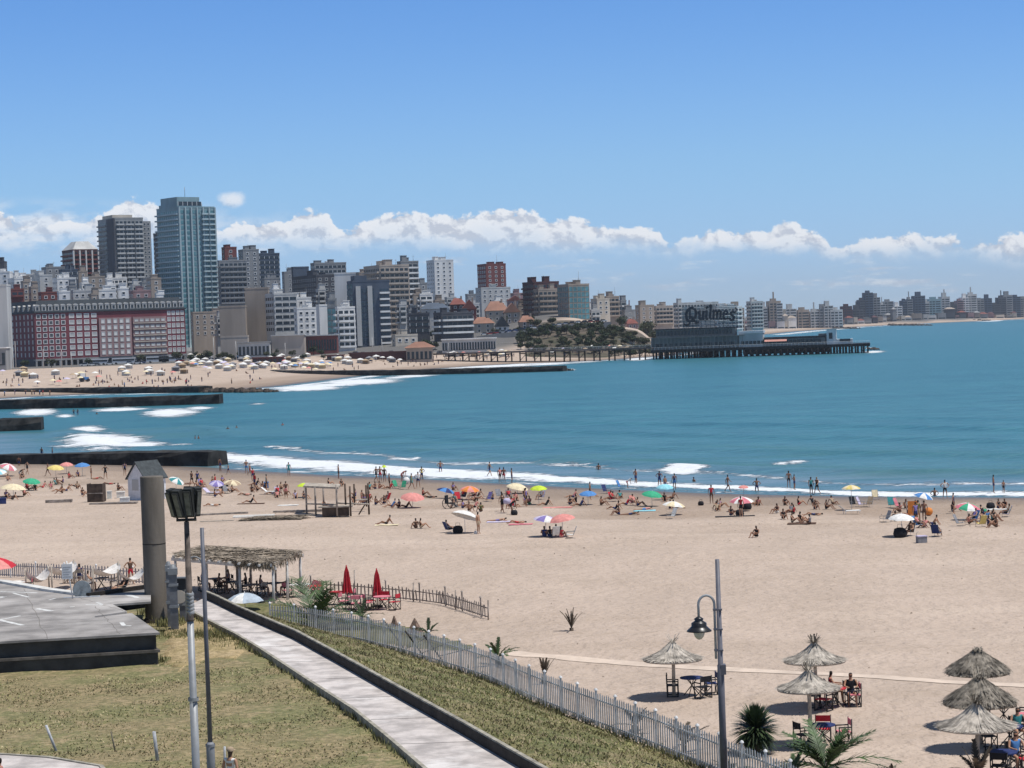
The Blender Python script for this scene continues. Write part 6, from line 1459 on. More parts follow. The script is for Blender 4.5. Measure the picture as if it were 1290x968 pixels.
pose('hips', (0, 0, .95), (0, .0, 1.28), (0, .01, 1.50), (0, -.01, 1.61), (0, 0, 1.72), [(-.14, -.02, .50), (.14, -.03, .50)], [(-.18, .02, .09), (.18, .02, .09)], [(-.22, -.12, .04), (.22, -.12, .04)], [(-.40, .06, 1.17), (.40, .06, 1.17)], [(-.20, -.02, 1.02), (.20, -.02, 1.02)], [(-.13, -.08, .99), (.13, -.08, .99)])
pose('bend', (0, .12, .86), (0, -.22, 1.08), (0, -.42, 1.18), (0, -.54, 1.18), (0, -.62, 1.14), [(-.11, .0, .46), (.11, -.03, .46)], [(-.13, .08, .09), (.13, .04, .09)], [(-.14, -.08, .04), (.14, -.10, .04)], [(-.18, -.32, .80), (.18, -.34, .80)], [(-.12, -.40, .56), (.12, -.40, .56)], [(-.10, -.42, .46), (.10, -.42, .46)])
pose('sit', (0, 0, .12), (0, .05, .43), (0, .02, .63), (0, -.03, .74), (0, -.01, .85), [(-.16, -.40, .40), (.14, -.42, .42)], [(-.14, -.66, .08), (.14, -.70, .08)], [(-.15, -.80, .04), (.16, -.84, .04)], [(-.26, -.12, .30), (.26, -.12, .30)], [(-.16, -.36, .36), (.14, -.36, .38)], [(-.09, -.43, .38), (.07, -.43, .39)])
pose('lean', (0, 0, .12), (0, .20, .39), (0, .30, .57), (0, .29, .69), (0, .32, .80), [(-.12, -.42, .20), (.13, -.38, .30)], [(-.13, -.84, .07), (.14, -.68, .08)], [(-.16, -.90, .16), (.16, -.82, .06)], [(-.27, .36, .27), (.27, .36, .27)], [(-.26, .50, .07), (.26, .50, .07)], [(-.28, .57, .03), (.28, .57, .03)])
pose('chair', (0, 0, .36), (0, .18, .64), (0, .26, .83), (0, .24, .95), (0, .26, 1.06), [(-.13, -.42, .42), (.13, -.43, .40)], [(-.14, -.62, .08), (.14, -.66, .08)], [(-.15, -.76, .05), (.16, -.80, .05)], [(-.29, .06, .52), (.29, .06, .52)], [(-.24, -.18, .50), (.24, -.18, .50)], [(-.21, -.26, .50), (.21, -.26, .50)])
pose('dine', (0, 0, .55), (0, .03, .88), (0, .02, 1.09), (0, -.02, 1.20), (0, -.01, 1.31), [(-.13, -.42, .53), (.13, -.42, .53)], [(-.14, -.42, .09), (.14, -.46, .09)], [(-.15, -.56, .04), (.16, -.60, .04)], [(-.27, -.10, .80), (.27, -.10, .80)], [(-.18, -.36, .78), (.16, -.36, .79)], [(-.12, -.44, .78), (.10, -.44, .79)])
pose('lie', (0, 0, .12), (0, .32, .14), (0, .53, .14), (0, .65, .14), (0, .76, .14), [(-.10, -.45, .15), (.11, -.42, .30)], [(-.12, -.88, .08), (.12, -.72, .08)], [(-.15, -.95, .18), (.12, -.86, .05)], [(-.30, .18, .08), (.30, .24, .08)], [(-.30, -.06, .07), (.38, .46, .08)], [(-.30, -.15, .06), (.34, .54, .08)])
pose('prone', (0, 0, .12), (0, .32, .15), (0, .50, .20), (0, .61, .24), (0, .71, .28), [(-.10, -.45, .09), (.11, -.45, .09)], [(-.12, -.88, .08), (.13, -.88, .08)], [(-.13, -1.0, .05), (.14, -1.0, .05)], [(-.27, .52, .07), (.27, .52, .07)], [(-.12, .68, .06), (.12, .68, .06)], [(-.06, .74, .05), (.05, .75, .05)])
def make_person(pn):
    q = POSE[pn]; V = []; Rr = []; Ed = []; seg = []
    def add(p, r, par=None, s=None):
        V.append(Vector(p)); Rr.append(r); i = len(V) - 1
        if par is not None: Ed.append((par, i)); seg.append((par, i, s))
        return i
    pe = add(q['pelvis'], .125); mid = add((Vector(q['pelvis']) + Vector(q['chest'])) / 2, .112, pe, 'torso'); c = add(q['chest'], .135, mid, 'torso')
    nk = add(q['neck'], .052, c, 'neck'); hd = add(q['head'], .092, nk, 'head'); add(q['top'], .075, hd, 'hair')
    ax = (Vector(q['neck']) - Vector(q['chest'])).normalized()
    for s in (0, 1):
        sx = -1 if s == 0 else 1
        sh = add(Vector(q['neck']) + Vector((sx * q['s'], 0, 0)) - ax * .075, .058, c, 'sleeve'); e = add(q['e'][s], .042, sh, 'arm'); w = add(q['w'][s], .028, e, 'arm'); add(q['h'][s], .034, w, 'arm')
        hp = add(Vector(q['pelvis']) + Vector((sx * q['hw'], 0, -.05 if q['pelvis'][2] > .5 else -.01)), .098, pe, 'hip'); k = Vector(q['k'][s]); h0 = V[hp]
        th_ = add(h0.lerp(k, .45), .082, hp, 'thigh'); kn = add(k, .056, th_, 'leg'); cf = add(k.lerp(Vector(q['a'][s]), .35), .055, kn, 'leg'); an = add(q['a'][s], .036, cf, 'leg'); add(q['t'][s], .032, an, 'leg')
    me = bpy.data.meshes.new('p'); me.from_pydata(V, Ed, []); o = bpy.data.objects.new('p', me); COL.objects.link(o)
    m = o.modifiers.new('s', 'SKIN'); m.use_smooth_shade = True
    for i, r in enumerate(Rr): me.skin_vertices[0].data[i].radius = (r, r * .86)
    me.skin_vertices[0].data[0].use_root = True
    o.modifiers.new('b', 'SUBSURF').levels = 1
    bpy.context.view_layer.update(); out = bpy.data.meshes.new_from_object(o.evaluated_get(bpy.context.evaluated_depsgraph_get()))
    bpy.data.objects.remove(o); out.name = 'person'
    out.materials.clear()
    for _ in range(5): out.materials.append(SK[0])
    idx = {'torso': 2, 'sleeve': 2, 'neck': 0, 'head': 0, 'hair': 1, 'arm': 0, 'hip': 3, 'thigh': 3, 'leg': 4}
    hc = Vector(q['head']); ht = Vector(q['top'])
    for p in out.polygons:
        ct = p.center; best = None
        for a, b_, s in seg:
            A_, B_ = V[a], V[b_]; t = max(0, min(1, (ct - A_).dot(B_ - A_) / max(1e-6, (B_ - A_).length_squared))); d = (ct - A_.lerp(B_, t)).length - (Rr[a] * (1 - t) + Rr[b_] * t)
            if best is None or d < best[0]: best = (d, s, t)
        k = idx[best[1]]
        if best[1] in ('head', 'neck') and (ct - Vector(q['head'])).length < .16 and (ct.y > hc.y + .03): k = 1
        if best[1] == 'torso' and (ct - Vector(q['pelvis'])).length < .13: k = 3
        p.material_index = k; p.use_smooth = True
    return out
PM = {}
def nose_face(): pass
def person(x, y, z, ps, top, bottom, rz, label, group=None, sk=0, ha=0, s=1.0, legs=None):
    if ps not in PM: PM[ps] = make_person(ps)
    o = obj('person', PM[ps], None, (x, y, z), R(rz)); o.scale = (s, s, s)
    ms = [SK[sk], HA[ha], FAB[top] if top else SK[sk], FAB[bottom], FAB[legs] if legs else SK[sk]]
    for i, m in enumerate(ms): o.material_slots[i].link = 'OBJECT'; o.material_slots[i].material = m
    return tag(o, label, 'person', group)
def per(px, py, ps, top, bottom, rz, label, dz=0, **k):
    g = G(px, py); return person(g.x, g.y, max(g.z, 0) * (1 if dz == 0 else 0) + dz, ps, top, bottom, rz, label, 'people on the near beach', **k)
# ---- at the water's edge
ww = 'in the shallow surf '
for a in [
 (277.5, 594, 'stand', 'brown', 'navy', 60, 'man in dark shirt at the water line nearest the groyne tip', dict(sk=1)),
 (288, 598, 'walk', None, 'navy', -60, 'child in dark trunks walking right behind the man near the groyne tip', dict(s=.75)),
 (310.5, 597, 'stand', None, 'blue', 180, 'bather facing the sea, left one of the pair above the striped loungers', {}),
 (315, 599, 'walk', None, 'red', 100, 'shorter bather, right one of the pair above the striped loungers', dict(s=.85)),
 (364, 600.7, 'stand', 'teal', 'teal', 20, 'woman in a teal suit alone on wet sand', {}),
 (426.7, 604, 'stand', None, 'black', 90, 'lone tall bather in black trunks left of the group with the lime hat', dict(sk=1)),
 (474, 607, 'walk', 'black', 'black', 60, 'person in black at the left of the group with the lime hat', {}),
 (479, 607, 'stand', None, 'red', 10, 'bather in red shorts in the group with the lime hat', dict(sk=1)),
 (484.5, 608, 'stand', 'brown', 'brown', -20, 'tall person wearing the big lime hat at the foam', {}),
 (507, 607, 'bend', 'coral', 'coral', 60, 'stooping bather in coral by the white ball', {}),
 (518.5, 617, 'walk', 'green', 'teal', 120, 'person in green walking along the wet sand', {}),
 (527, 615, 'hips', 'white', 'navy', 0, 'person in white and navy right of the walker in green', {}),
 (617, 603, 'walk', 'black', 'navy', 70, 'person in dark clothes striding left in the foam, left of the standing trio', {}),
 (630, 609, 'stand', 'coral', 'brown', 30, 'left one of the trio standing by the foam', dict(sk=1)),
 (635, 609, 'stand', None, 'red', -20, 'middle one of the trio standing by the foam', dict(sk=1)),
 (645, 610, 'stand', None, 'navy', 90, 'slim right one of the trio standing by the foam', dict(sk=1)),
 (791, 616, 'bend', 'white', 'red', 90, 'child bending with a white top by the blue chair', dict(s=.8)),
 (850, 618.6, 'stand', 'navy', 'blue', 200, 'person in navy at the water behind the white flat umbrella', {}),
 (896.4, 635, 'stand', 'red', 'brown', 0, 'stocky man in red standing alone on the damp sand', dict(sk=1)),
 (917, 621, 'walk', None, 'grey', 70, 'man in grey shorts walking left at the water line', dict(sk=1)),
 (994, 617.5, 'stand', None, 'black', 160, 'left one of the pair of bathers right of the broken wave', dict(sk=1)),
 (1001, 620, 'hips', None, 'navy', 100, 'right one of the pair of bathers right of the broken wave', dict(sk=1, s=.9)),
 (1022, 624, 'stand', 'teal', 'black', 20, 'left one of the couple walking by the foam', dict(sk=1)),
 (1029.6, 624, 'walk', 'black', 'black', -50, 'right one of the couple by the foam, wearing a white cap', dict(ha=2)),
 (1190.7, 628.5, 'hips', 'white', 'black', 0, 'woman in a white top and black bottom standing in the wash at the right', {}),
 (1252, 624, 'stand', None, 'navy', 80, 'tall slim bather far right in the surf', dict(sk=1)),
 (1264.5, 624, 'stand', None, 'black', 30, 'child far right beside the tall slim bather', dict(sk=1, s=.7)),
 (602.7, 673, 'stand', None, 'tan', 60, 'sunburnt man standing alone beside the tilted white umbrella', dict(sk=0)),
 (633, 646.5, 'walk', 'black', 'black', 40, 'woman in black carrying a lavender bag across the sand', {}),
 (360.5, 628, 'stand', 'brown', 'coral', 0, 'woman standing left of the lime umbrella', dict(sk=0)),
 (1157, 658, 'stand', 'olive', 'tan', 30, 'man in olive standing by the orange towel', {}),
 (1164.6, 658.5, 'stand', None, 'brown', -30, 'bare chested man right of the orange towel', dict(sk=1)),
 (60.6, 600, 'walk', None, 'black', -60, 'person striding past the yellow umbrella at the left', dict(sk=1)),
 (34.5, 598, 'walk', 'black', 'black', 60, 'person in black walking below the groyne at the far left', {}),
 (25.7, 604, 'bend', 'black', 'grey', 100, 'person in black bending at the far left', {}),
 (133, 604, 'hips', 'black', 'black', 20, 'large person in black standing left of the hut', {}),
 (115, 603, 'stand', 'brown', 'brown', 90, 'person in a brown wrap between the blue umbrella and the hut', dict(s=.9)),
 (157.5, 600, 'stand', 'navy', 'black', 180, 'person in navy half hidden by the hut gable', {}),
 (242, 613, 'walk', 'black', 'black', -30, 'person in black behind the floodlights, left one', {}), (249, 613, 'stand', 'navy', 'black', 30, 'person in navy behind the floodlights, right one', {}),
 (318.6, 607, 'stand', 'red', 'navy', 0, 'person in a red shirt behind the lounging group', dict(s=.9)),
 (165, 737, 'hips', 'brown', 'red', 30, 'woman in dark top and red skirt standing at the cafe fence', dict(sk=0)),
 ]:
    per(*a[:7], **a[7])
# ---- wading or swimming: feet below the water
for (px, py, s, top, lab) in [(531.5, 605, .9, 'yellow', 'person in the foam holding a yellow float'), (555, 596, .85, None, 'dark bather standing thigh deep, alone left of the trio'), (754, 592, .45, None, 'swimmer seen to the chest, alone in the middle of the bay'), (801, 609, .9, None, 'tall bather wading left of the small breaker'), (831, 612, .9, 'navy', 'bather in navy wading under the small breaker'), (838, 612, .6, None, 'child wading beside the bather in navy'), (874, 607, .3, None, 'swimmer with only head out right of the small breaker'), (901, 592, .2, None, 'far head of a swimmer on the green swell'), (953.5, 619, .75, None, 'bather wading alone between the small breaker and the pair'), (1177.5, 625, .45, None, 'bather crouching in the wash at the right'),
    (52.7, 573.5, .7, 'black', 'left one of two people beyond the nearest groyne'), (66, 573.5, .7, 'black', 'right one of two people beyond the nearest groyne'), (24, 589, .9, 'brown', 'person standing in front of the nearest groyne at the left edge'),
    (246, 553, .35, None, 'left of the two close swimmers beyond the nearest groyne tip'), (250, 553, .35, None, 'right of the two close swimmers beyond the nearest groyne tip'), (262, 545, .3, None, 'swimmer right above the close pair'), (287, 541, .3, None, 'swimmer far right of the close pair'), (298, 539, .25, None, 'smallest swimmer in the bay behind the groyne'), (356, 536, .3, 'coral', 'swimmer with a pink cap out in the bay'), (93, 523, .8, 'black', 'left wader beside the second groyne foam'), (98, 523, .8, 'black', 'right wader beside the second groyne foam'), (122, 522, .3, None, 'swimmer beside the foam of the second groyne')]:
    p = atz(px, py, 0); person(p.x, p.y, -1.72 * (1 - s), ['stand', 'hips'][int(px) % 2], top, 'navy', (px * 37) % 360, lab, 'bathers in the water', 1, 0)
# lime hat, white ball
g = G(484.5, 608); o = empty('sun_hat', (g.x, g.y, g.z + 1.70), 0, 'big lime green hat worn above the tall person at the foam', 'hat'); mb = MB(); mb.lathe([(.42, -.03), (.2, .04), (.17, .16), (.02, .22)], 14); mb.build('crown', FAB['lime'], o)
g = G(512, 610); tag(MB().lathe([(.38 * math.cos(t), .38 + .38 * math.sin(t)) for t in [-1.57 + 3.14 * k / 8 for k in range(9)]], 14).build('beach_ball', FAB['white'], None, g), 'white beach ball by the stooping bather in coral', 'ball')
# ---- furniture of the near beach
def low_chair(c_):
    o = bpy.data.objects.new('beach_chair', None); COL.objects.link(o)
    for s in (-1, 1): mb = MB(); mb.path([(s * .27, .35, 0), (s * .27, -.32, .02), (s * .27, -.3, .28), (s * .27, .18, .22), (s * .27, .46, .86)], .016, 5); mb.path([(s * .27, -.3, .46), (s * .27, .34, .5)], .018, 5); mb.path([(s * .27, -.3, .28), (s * .27, -.3, .46)], .014, 5); mb.build('frame', GM, o)
    mb = MB(); mb.add([(-.26, -.3, .28), (.26, -.3, .28), (.26, .18, .22), (-.26, .18, .22), (-.26, -.3, .30), (.26, -.3, .30), (.26, .18, .24), (-.26, .18, .24)], [(0, 3, 2, 1), (4, 5, 6, 7), (0, 1, 5, 4), (1, 2, 6, 5), (2, 3, 7, 6), (3, 0, 4, 7)]); mb.build('seat', c_, o)
    mb = MB(); mb.add([(-.26, .18, .24), (.26, .18, .24), (.26, .46, .88), (-.26, .46, .88), (-.26, .2, .23), (.26, .2, .23), (.26, .48, .87), (-.26, .48, .87)], [(0, 1, 2, 3), (4, 7, 6, 5), (0, 4, 5, 1), (1, 5, 6, 2), (2, 6, 7, 3), (3, 7, 4, 0)]); mb.build('backrest', c_, o); return o
LC = {}
def bchair(px, py, c_, rz, label):
    if c_ not in LC: LC[c_] = low_chair(FAB[c_])
    g = G(px, py); return place(LC[c_], g, R(rz), label, 'beach chair', 'folding chairs on the near beach')
def sunner(px, py, c_, rz, label, lab2, top, bottom, **k):
    bchair(px, py, c_, rz, label); g = G(px, py); person(g.x, g.y, g.z - .02, 'chair', top, bottom, rz, lab2, 'people on the near beach', **k)
TW = {}
def towel(px, py, c_, rz, label, w_=1.0, L=1.9):
    g = G(px, py); mb = MB(); n = 6; r = random.Random(int(px))
    vs = [((i / n - .5) * w_, (j / n - .5) * L, .03 + r.uniform(0, .03)) for j in range(n + 1) for i in range(n + 1)]
    mb.add(vs, [(j * (n + 1) + i, j * (n + 1) + i + 1, (j + 1) * (n + 1) + i + 1, (j + 1) * (n + 1) + i) for j in range(n) for i in range(n)])
    k0 = len(mb.v); mb.box(-w_ / 2, -L / 2, .0, w_ / 2, L / 2, .028); tag(mb.build('beach_towel', FAB[c_], None, g, R(rz)), label, 'towel')
def bag(px, py, c_, label, s=.45):
    g = G(px, py); o = empty('beach_bag', g, .3, label, 'bag'); mb = MB(); mb.lathe([(s * .5, 0), (s * .62, s * .3), (s * .5, s * .75), (s * .2, s * .85), (.01, s * .86)], 10); mb.build('sack', FAB[c_], o); mb = MB(); mb.path([(-s * .3, 0, s * .7), (-s * .2, 0, s * 1.15), (s * .2, 0, s * 1.15), (s * .3, 0, s * .7)], .015, 5); mb.build('handle', FAB[c_], o)
# umbrellas (x, foot y, height, radius, colours, label, tilt, tilt direction)
for a in [(586, 672, 1.75, 1.35, ['white'], 'tilted white umbrella beside the standing sunburnt man', 22, 130), (679, 636, 1.75, .95, ['lime'], 'bright lime umbrella in the middle of the beach', 6, 0),
 (520, 640, 1.35, 1.3, ['coral'], 'coral umbrella leaning over the dark group', 14, 20), (562, 628, 1.0, 1.1, ['navy', 'blue'], 'low navy umbrella left of the orange one', 16, 90), (592, 630, 1.3, 1.1, ['orange', 'coral'], 'orange and coral umbrella among the crowd', 10, 30),
 (688, 676, 1.55, 1.15, ['violet', 'white', 'lavender'], 'violet and white striped umbrella of the front pair', 10, 80), (709, 676, 1.65, 1.2, ['coral'], 'coral umbrella of the front pair', 10, -60), (652, 622, 1.0, 1.3, ['cream'], 'flat cream umbrella behind the woman in black', 14, 60),
 (741, 636, 1.25, .95, ['blue'], 'blue umbrella over two dark sunbathers', 8, 0), (821.5, 638, 1.35, 1.1, ['green'], 'green umbrella near the water', 12, 40), (838, 630, 1.45, .95, ['aqua'], 'aqua umbrella right behind the green one', 8, 10),
 (849, 649, 1.15, 1.15, ['white', 'cream'], 'flat white umbrella right of the green one', 8, 90), (934.5, 644, 1.2, 1.2, ['pink', 'white'], 'pink and white umbrella beside the man in red', 6, 0), (937, 631, 1.4, .55, ['coral'], 'small coral umbrella behind the pink and white one', 10, 0),
 (1073, 643, 2.1, .95, ['cream', 'yellow'], 'yellow umbrella on a tall pole by the empty loungers', 0, 0), (1136, 676, 1.6, 1.1, ['white'], 'white umbrella nearest the camera on the right side', 4, 20), (1162, 645, 1.6, 1.0, ['white', 'blue'], 'white and blue umbrella behind the orange towel', 18, 60),
 (1219.6, 655, 1.3, 1.15, ['pink', 'green', 'white'], 'pink, green and white umbrella at the far right', 12, 30), (383.7, 627, 1.45, .85, ['lime'], 'lime umbrella just left of the wooden stall', 4, 0), (293, 618, 1.1, 1.1, ['tan', 'cream'], 'tan umbrella among the striped loungers', 12, 40),
 (10.5, 600, 1.5, 1.25, ['white', 'pink'], 'white and pink umbrella at the far left', 24, 60), (-2, 604, 1.2, 1.2, ['aqua', 'white'], 'aqua umbrella cut by the left edge', 14, 0), (70.5, 602, 1.5, 1.2, ['yellow'], 'soft yellow umbrella under the groyne', 10, 40), (84, 597, 1.4, 1.0, ['coral'], 'red umbrella between the yellow and the blue', 8, 20), (104, 600, 1.6, 1.1, ['blue'], 'bright blue umbrella under the groyne', 6, 0),
 (40, 618, 1.3, 1.15, ['green'], 'emerald umbrella at the left', 14, 40), (17, 626, 1.35, 1.6, ['cream'], 'wide cream umbrella at the lower left', 6, 90), (222, 618, 1.35, 1.0, ['white', 'teal'], 'white and teal umbrella behind the column and hut', 30, 60), (273, 622, 1.3, .9, ['lavender', 'violet'], 'lavender striped umbrella over the loungers', 20, 20)]:
    umb(*a[:8]) if len(a) == 8 else umb(*a)
# seated and lying people
def sp(px, py, ps, top, bottom, rz, lab, **k): per(px, py, ps, top, bottom, rz, lab, **k)
for a in [
 (484, 635, 'sit', 'black', 'navy', 40, 'squatting person in black right of the wooden stall'), (494, 639, 'lean', 'blue', 'navy', -70, 'person in blue leaning back below the coral umbrella, left'), (503, 640, 'sit', 'navy', 'black', -60, 'person in navy sitting below the coral umbrella, middle'), (512, 640, 'lean', 'brown', 'black', -90, 'person in brown leaning back below the coral umbrella, right'),
 (524, 666, 'sit', 'brown', 'brown', 200, 'dark haired person huddled alone in front of the coral umbrella'), (530, 666, 'sit', 'brown', 'tan', 100, 'second huddled person just right of the dark haired one'), (487, 661, 'lean', None, 'black', -80, 'sunbather leaning on elbows alone in front of the stall'),
 (645, 648, 'bend', 'black', 'black', 90, 'person in black crouching over a bag'), (628, 657, 'prone', None, 'violet', -100, 'sunbather face down on a lavender towel'), (652, 660, 'lie', None, 'red', -95, 'sunbather lying on a pink towel'),
 (718, 636, 'sit', 'black', 'navy', 40, 'left dark sunbather by the blue umbrella'), (731, 638, 'lean', 'navy', 'black', -70, 'right dark sunbather by the blue umbrella'), (757.5, 637, 'sit', None, 'brown', 60, 'child sitting on the sand right of the blue umbrella'),
 (812, 643, 'prone', 'coral', 'blue', -80, 'sunbather in blue shorts lying in front of the green umbrella'), (795, 649, 'prone', 'brown', 'navy', -90, 'dark sunbather lying lower left of the green umbrella'), (837, 632, 'sit', 'black', 'black', 0, 'person in black sitting against the green umbrella'),
 (921, 650, 'sit', 'black', 'navy', 30, 'person sitting left on a dark towel below the pink and white umbrella'), (952, 637, 'lean', 'brown', 'black', -70, 'person reclining right of the pink and white umbrella'), (953, 677, 'sit', 'black', 'black', -40, 'lone person in black sitting nearest on the open sand'),
 (979, 647, 'sit', 'brown', 'white', -50, 'person in white trousers left of the dark cluster'), (989, 637, 'sit', 'black', 'black', 20, 'small person in black behind the dark cluster'), (1006, 637, 'sit', 'black', 'red', 90, 'person sitting with a red towel behind the dark cluster'), (1027, 642, 'sit', 'brown', 'navy', 10, 'left of two people sitting left of the loungers'), (1041, 642, 'sit', 'black', 'black', 60, 'right of two people sitting left of the loungers, with a pale hat'),
 (998, 659, 'sit', 'brown', 'tan', 70, 'left person in the huddled dark cluster'), (1008, 658, 'sit', 'black', 'brown', 120, 'tallest person in the huddled dark cluster'), (1020, 661, 'sit', 'grey', 'brown', 240, 'right person in the huddled dark cluster'),
 (1128, 657, 'sit', 'black', 'black', 180, 'person in black behind the nearest white umbrella'), (1144, 656, 'sit', 'red', 'brown', 60, 'person in red beside the orange towel'), (1200, 645, 'sit', 'black', 'grey', 100, 'person sitting left of the pink, green and white umbrella'), (1221, 661, 'sit', 'coral', 'brown', 70, 'person in coral under the far right umbrella'),
 (1242, 655, 'lean', 'blue', 'navy', -60, 'person in blue right of the yellow chair'), (1255, 665, 'sit', 'brown', 'brown', -70, 'brown person sitting rightmost in front'), (1258, 641, 'sit', 'black', 'navy', 30, 'left of the last two people on the right'), (1265.7, 641, 'sit', 'black', 'black', -40, 'right of the last two people on the right'),
 (280, 608, 'sit', 'violet', 'navy', 30, 'person in violet behind the loungers'), (324, 619, 'sit', 'black', 'black', 80, 'person in black below the tan umbrella'), (331, 616, 'sit', 'brown', 'white', 20, 'person sitting right of the one in black below the tan umbrella'), (344, 623, 'lean', 'white', 'lavender', -70, 'person with a pale wrap left of the standing woman'), (354, 617, 'sit', 'tan', 'brown', 40, 'person with a straw hat left of the standing woman'), (372, 628, 'sit', 'lavender', 'navy', 10, 'person in lavender by the lime umbrella'), (382.5, 629, 'sit', 'black', 'grey', 60, 'person in black against the wooden stall'),
 (316, 634, 'lean', 'black', 'black', -85, 'lone sunbather reclining on a dark mat'), (268, 638, 'lie', None, 'white', -90, 'pale sunbather lying below the floodlights'), (408, 640, 'sit', 'brown', 'brown', 60, 'person sitting in the shade of the wooden stall'), (414, 612, 'sit', 'black', 'coral', 100, 'person behind the stall roof'), (430, 613, 'sit', 'black', 'black', 20, 'person in black beyond the stall posts'), (456, 628, 'sit', 'brown', 'coral', 60, 'left of two reddish people right of the stall'), (465, 630, 'sit', 'red', 'brown', 20, 'right of two reddish people right of the stall'),
 (478, 616, 'sit', 'brown', 'coral', 60, 'left one of the pair sitting behind the green chairs'), (491, 616, 'lean', 'red', 'brown', -60, 'right one of the pair sitting behind the green chairs'), (533, 625, 'sit', 'red', 'black', 80, 'person in red right of the coral umbrella'), (541, 628, 'lie', 'black', 'black', -90, 'person in black lying on a mat right of the coral umbrella'), (583, 641, 'sit', 'violet', 'navy', 60, 'person in violet behind the tilted white umbrella'), (598, 640, 'lean', 'coral', 'black', -60, 'person in coral above the tilted white umbrella'), (606, 645, 'sit', 'olive', 'brown', 200, 'person in olive right above the tilted white umbrella'), (596, 624, 'sit', 'red', 'violet', 20, 'person in red beyond the orange umbrella'), (571, 618, 'sit', 'violet', 'brown', 30, 'person in violet beyond the navy umbrella'),
 (667, 636, 'sit', 'coral', 'green', -40, 'person in coral under the lime umbrella'), (688, 637, 'lean', 'black', 'black', -70, 'person in black right of the lime umbrella'), (661, 626, 'sit', 'black', 'navy', 20, 'dark person left behind the lime umbrella'),
 (686, 677, 'sit', 'navy', 'navy', 180, 'leftmost of the four under the front umbrella pair'), (693, 677, 'sit', 'black', 'navy', 200, 'second of the four under the front umbrella pair'), (707, 677.5, 'sit', 'red', 'coral', 160, 'rightmost of the four under the front umbrella pair'),
 (84, 619, 'lean', None, 'navy', -60, 'sunbather left of the brown crate'), (97.5, 616, 'sit', 'tan', 'brown', 30, 'tan person behind the brown crate'), (104, 624, 'sit', 'black', 'navy', 40, 'person in black touching the brown crate'), (71, 611, 'lean', 'teal', 'teal', 60, 'person in teal below the yellow umbrella'), (87, 603, 'sit', 'red', 'coral', 60, 'person in red under the red umbrella'), (98, 601, 'sit', 'navy', 'black', 20, 'person in navy under the bright blue umbrella'), (8, 627, 'sit', 'violet', 'black', 40, 'left person under the wide cream umbrella'), (16, 630, 'lean', 'brown', 'black', -80, 'person reclining in front of the wide cream umbrella'), (34, 616, 'sit', 'red', 'brown', 60, 'person in red right of the wide cream umbrella'), (44, 618, 'sit', 'black', 'grey', 20, 'person in black under the emerald umbrella'), (54, 615, 'lean', 'coral', 'red', -50, 'person in coral right of the emerald umbrella'), (64, 616, 'sit', 'pink', 'white', 20, 'person in pink near the middle of the left crowd'), (137, 611, 'lie', 'red', 'brown', -90, 'person in red lying left of the hut'), (122, 604, 'lie', None, 'red', 80, 'sunbather lying behind the person in brown'), (149, 618, 'sit', 'black', 'brown', 60, 'person leaning by the hut wall'), (10, 606, 'sit', None, 'navy', 30, 'bather sitting under the white and pink umbrella'), (28, 603, 'sit', 'black', 'black', 30, 'dark person sitting at the far left below the groyne')]:
    sp(*a, sk=int(a[0]) % 2, ha=0)
# denser knots of bathers that nothing tells apart
r = random.Random(41)
def knot(n, x0, x1, y0, y1, lab, grp):
    for i in range(n):
        px = r.uniform(x0, x1); py = r.uniform(y0, y1); g = G(px, py); k = r.random()
        ps_ = 'sit' if k < .42 else 'lean' if k < .65 else 'lie' if k < .75 else 'chair' if k < .9 else 'stand'
        tp_ = r.choice(['black', 'black', 'brown', 'navy', 'red', 'violet', None, 'grey', 'coral', 'teal', 'tan']); rz_ = r.uniform(-120, 120)
        if ps_ == 'chair':
            c_ = r.choice(['navy', 'grey', 'red', 'lavender', 'blue']); bchair_late.append((px, py, c_, rz_, 'folding chair ' + grp)); person(g.x, g.y, g.z, 'chair', tp_, 'black', rz_, lab, grp, r.randrange(2), 0)
        else: person(g.x, g.y, g.z, ps_, tp_, r.choice(['black', 'navy', 'brown']), rz_, lab, grp, r.randrange(2), 0)
bchair_late = []
knot(9, 20, 155, 606, 626, 'bather in the dense crowd left of the hut', 'in the crowd left of the hut')
knot(9, 236, 300, 607, 628, 'bather in the crowd behind the floodlights', 'in the crowd behind the floodlights')
knot(9, 305, 380, 608, 628, 'bather between the tan and the lime umbrella', 'between the tan and the lime umbrella')
knot(9, 444, 500, 612, 638, 'bather in the crowd right of the wooden stall', 'right of the wooden stall')
knot(14, 556, 650, 624, 645, 'bather in the crowd around the orange umbrella', 'around the orange umbrella')
knot(7, 655, 745, 624, 640, 'bather between the lime and the blue umbrella', 'between the lime and the blue umbrella')
knot(9, 760, 860, 628, 650, 'bather in the crowd around the green umbrella', 'around the green umbrella')
knot(5, 895, 960, 634, 652, 'bather around the pink and white umbrella', 'around the pink and white umbrella')
knot(6, 975, 1050, 634, 660, 'bather around the dark cluster', 'around the dark cluster')
knot(8, 1110, 1180, 638, 668, 'bather around the white and blue umbrella', 'around the white and blue umbrella')
knot(8, 1195, 1275, 638, 664, 'bather in the crowd at the far right', 'in the crowd at the far right')
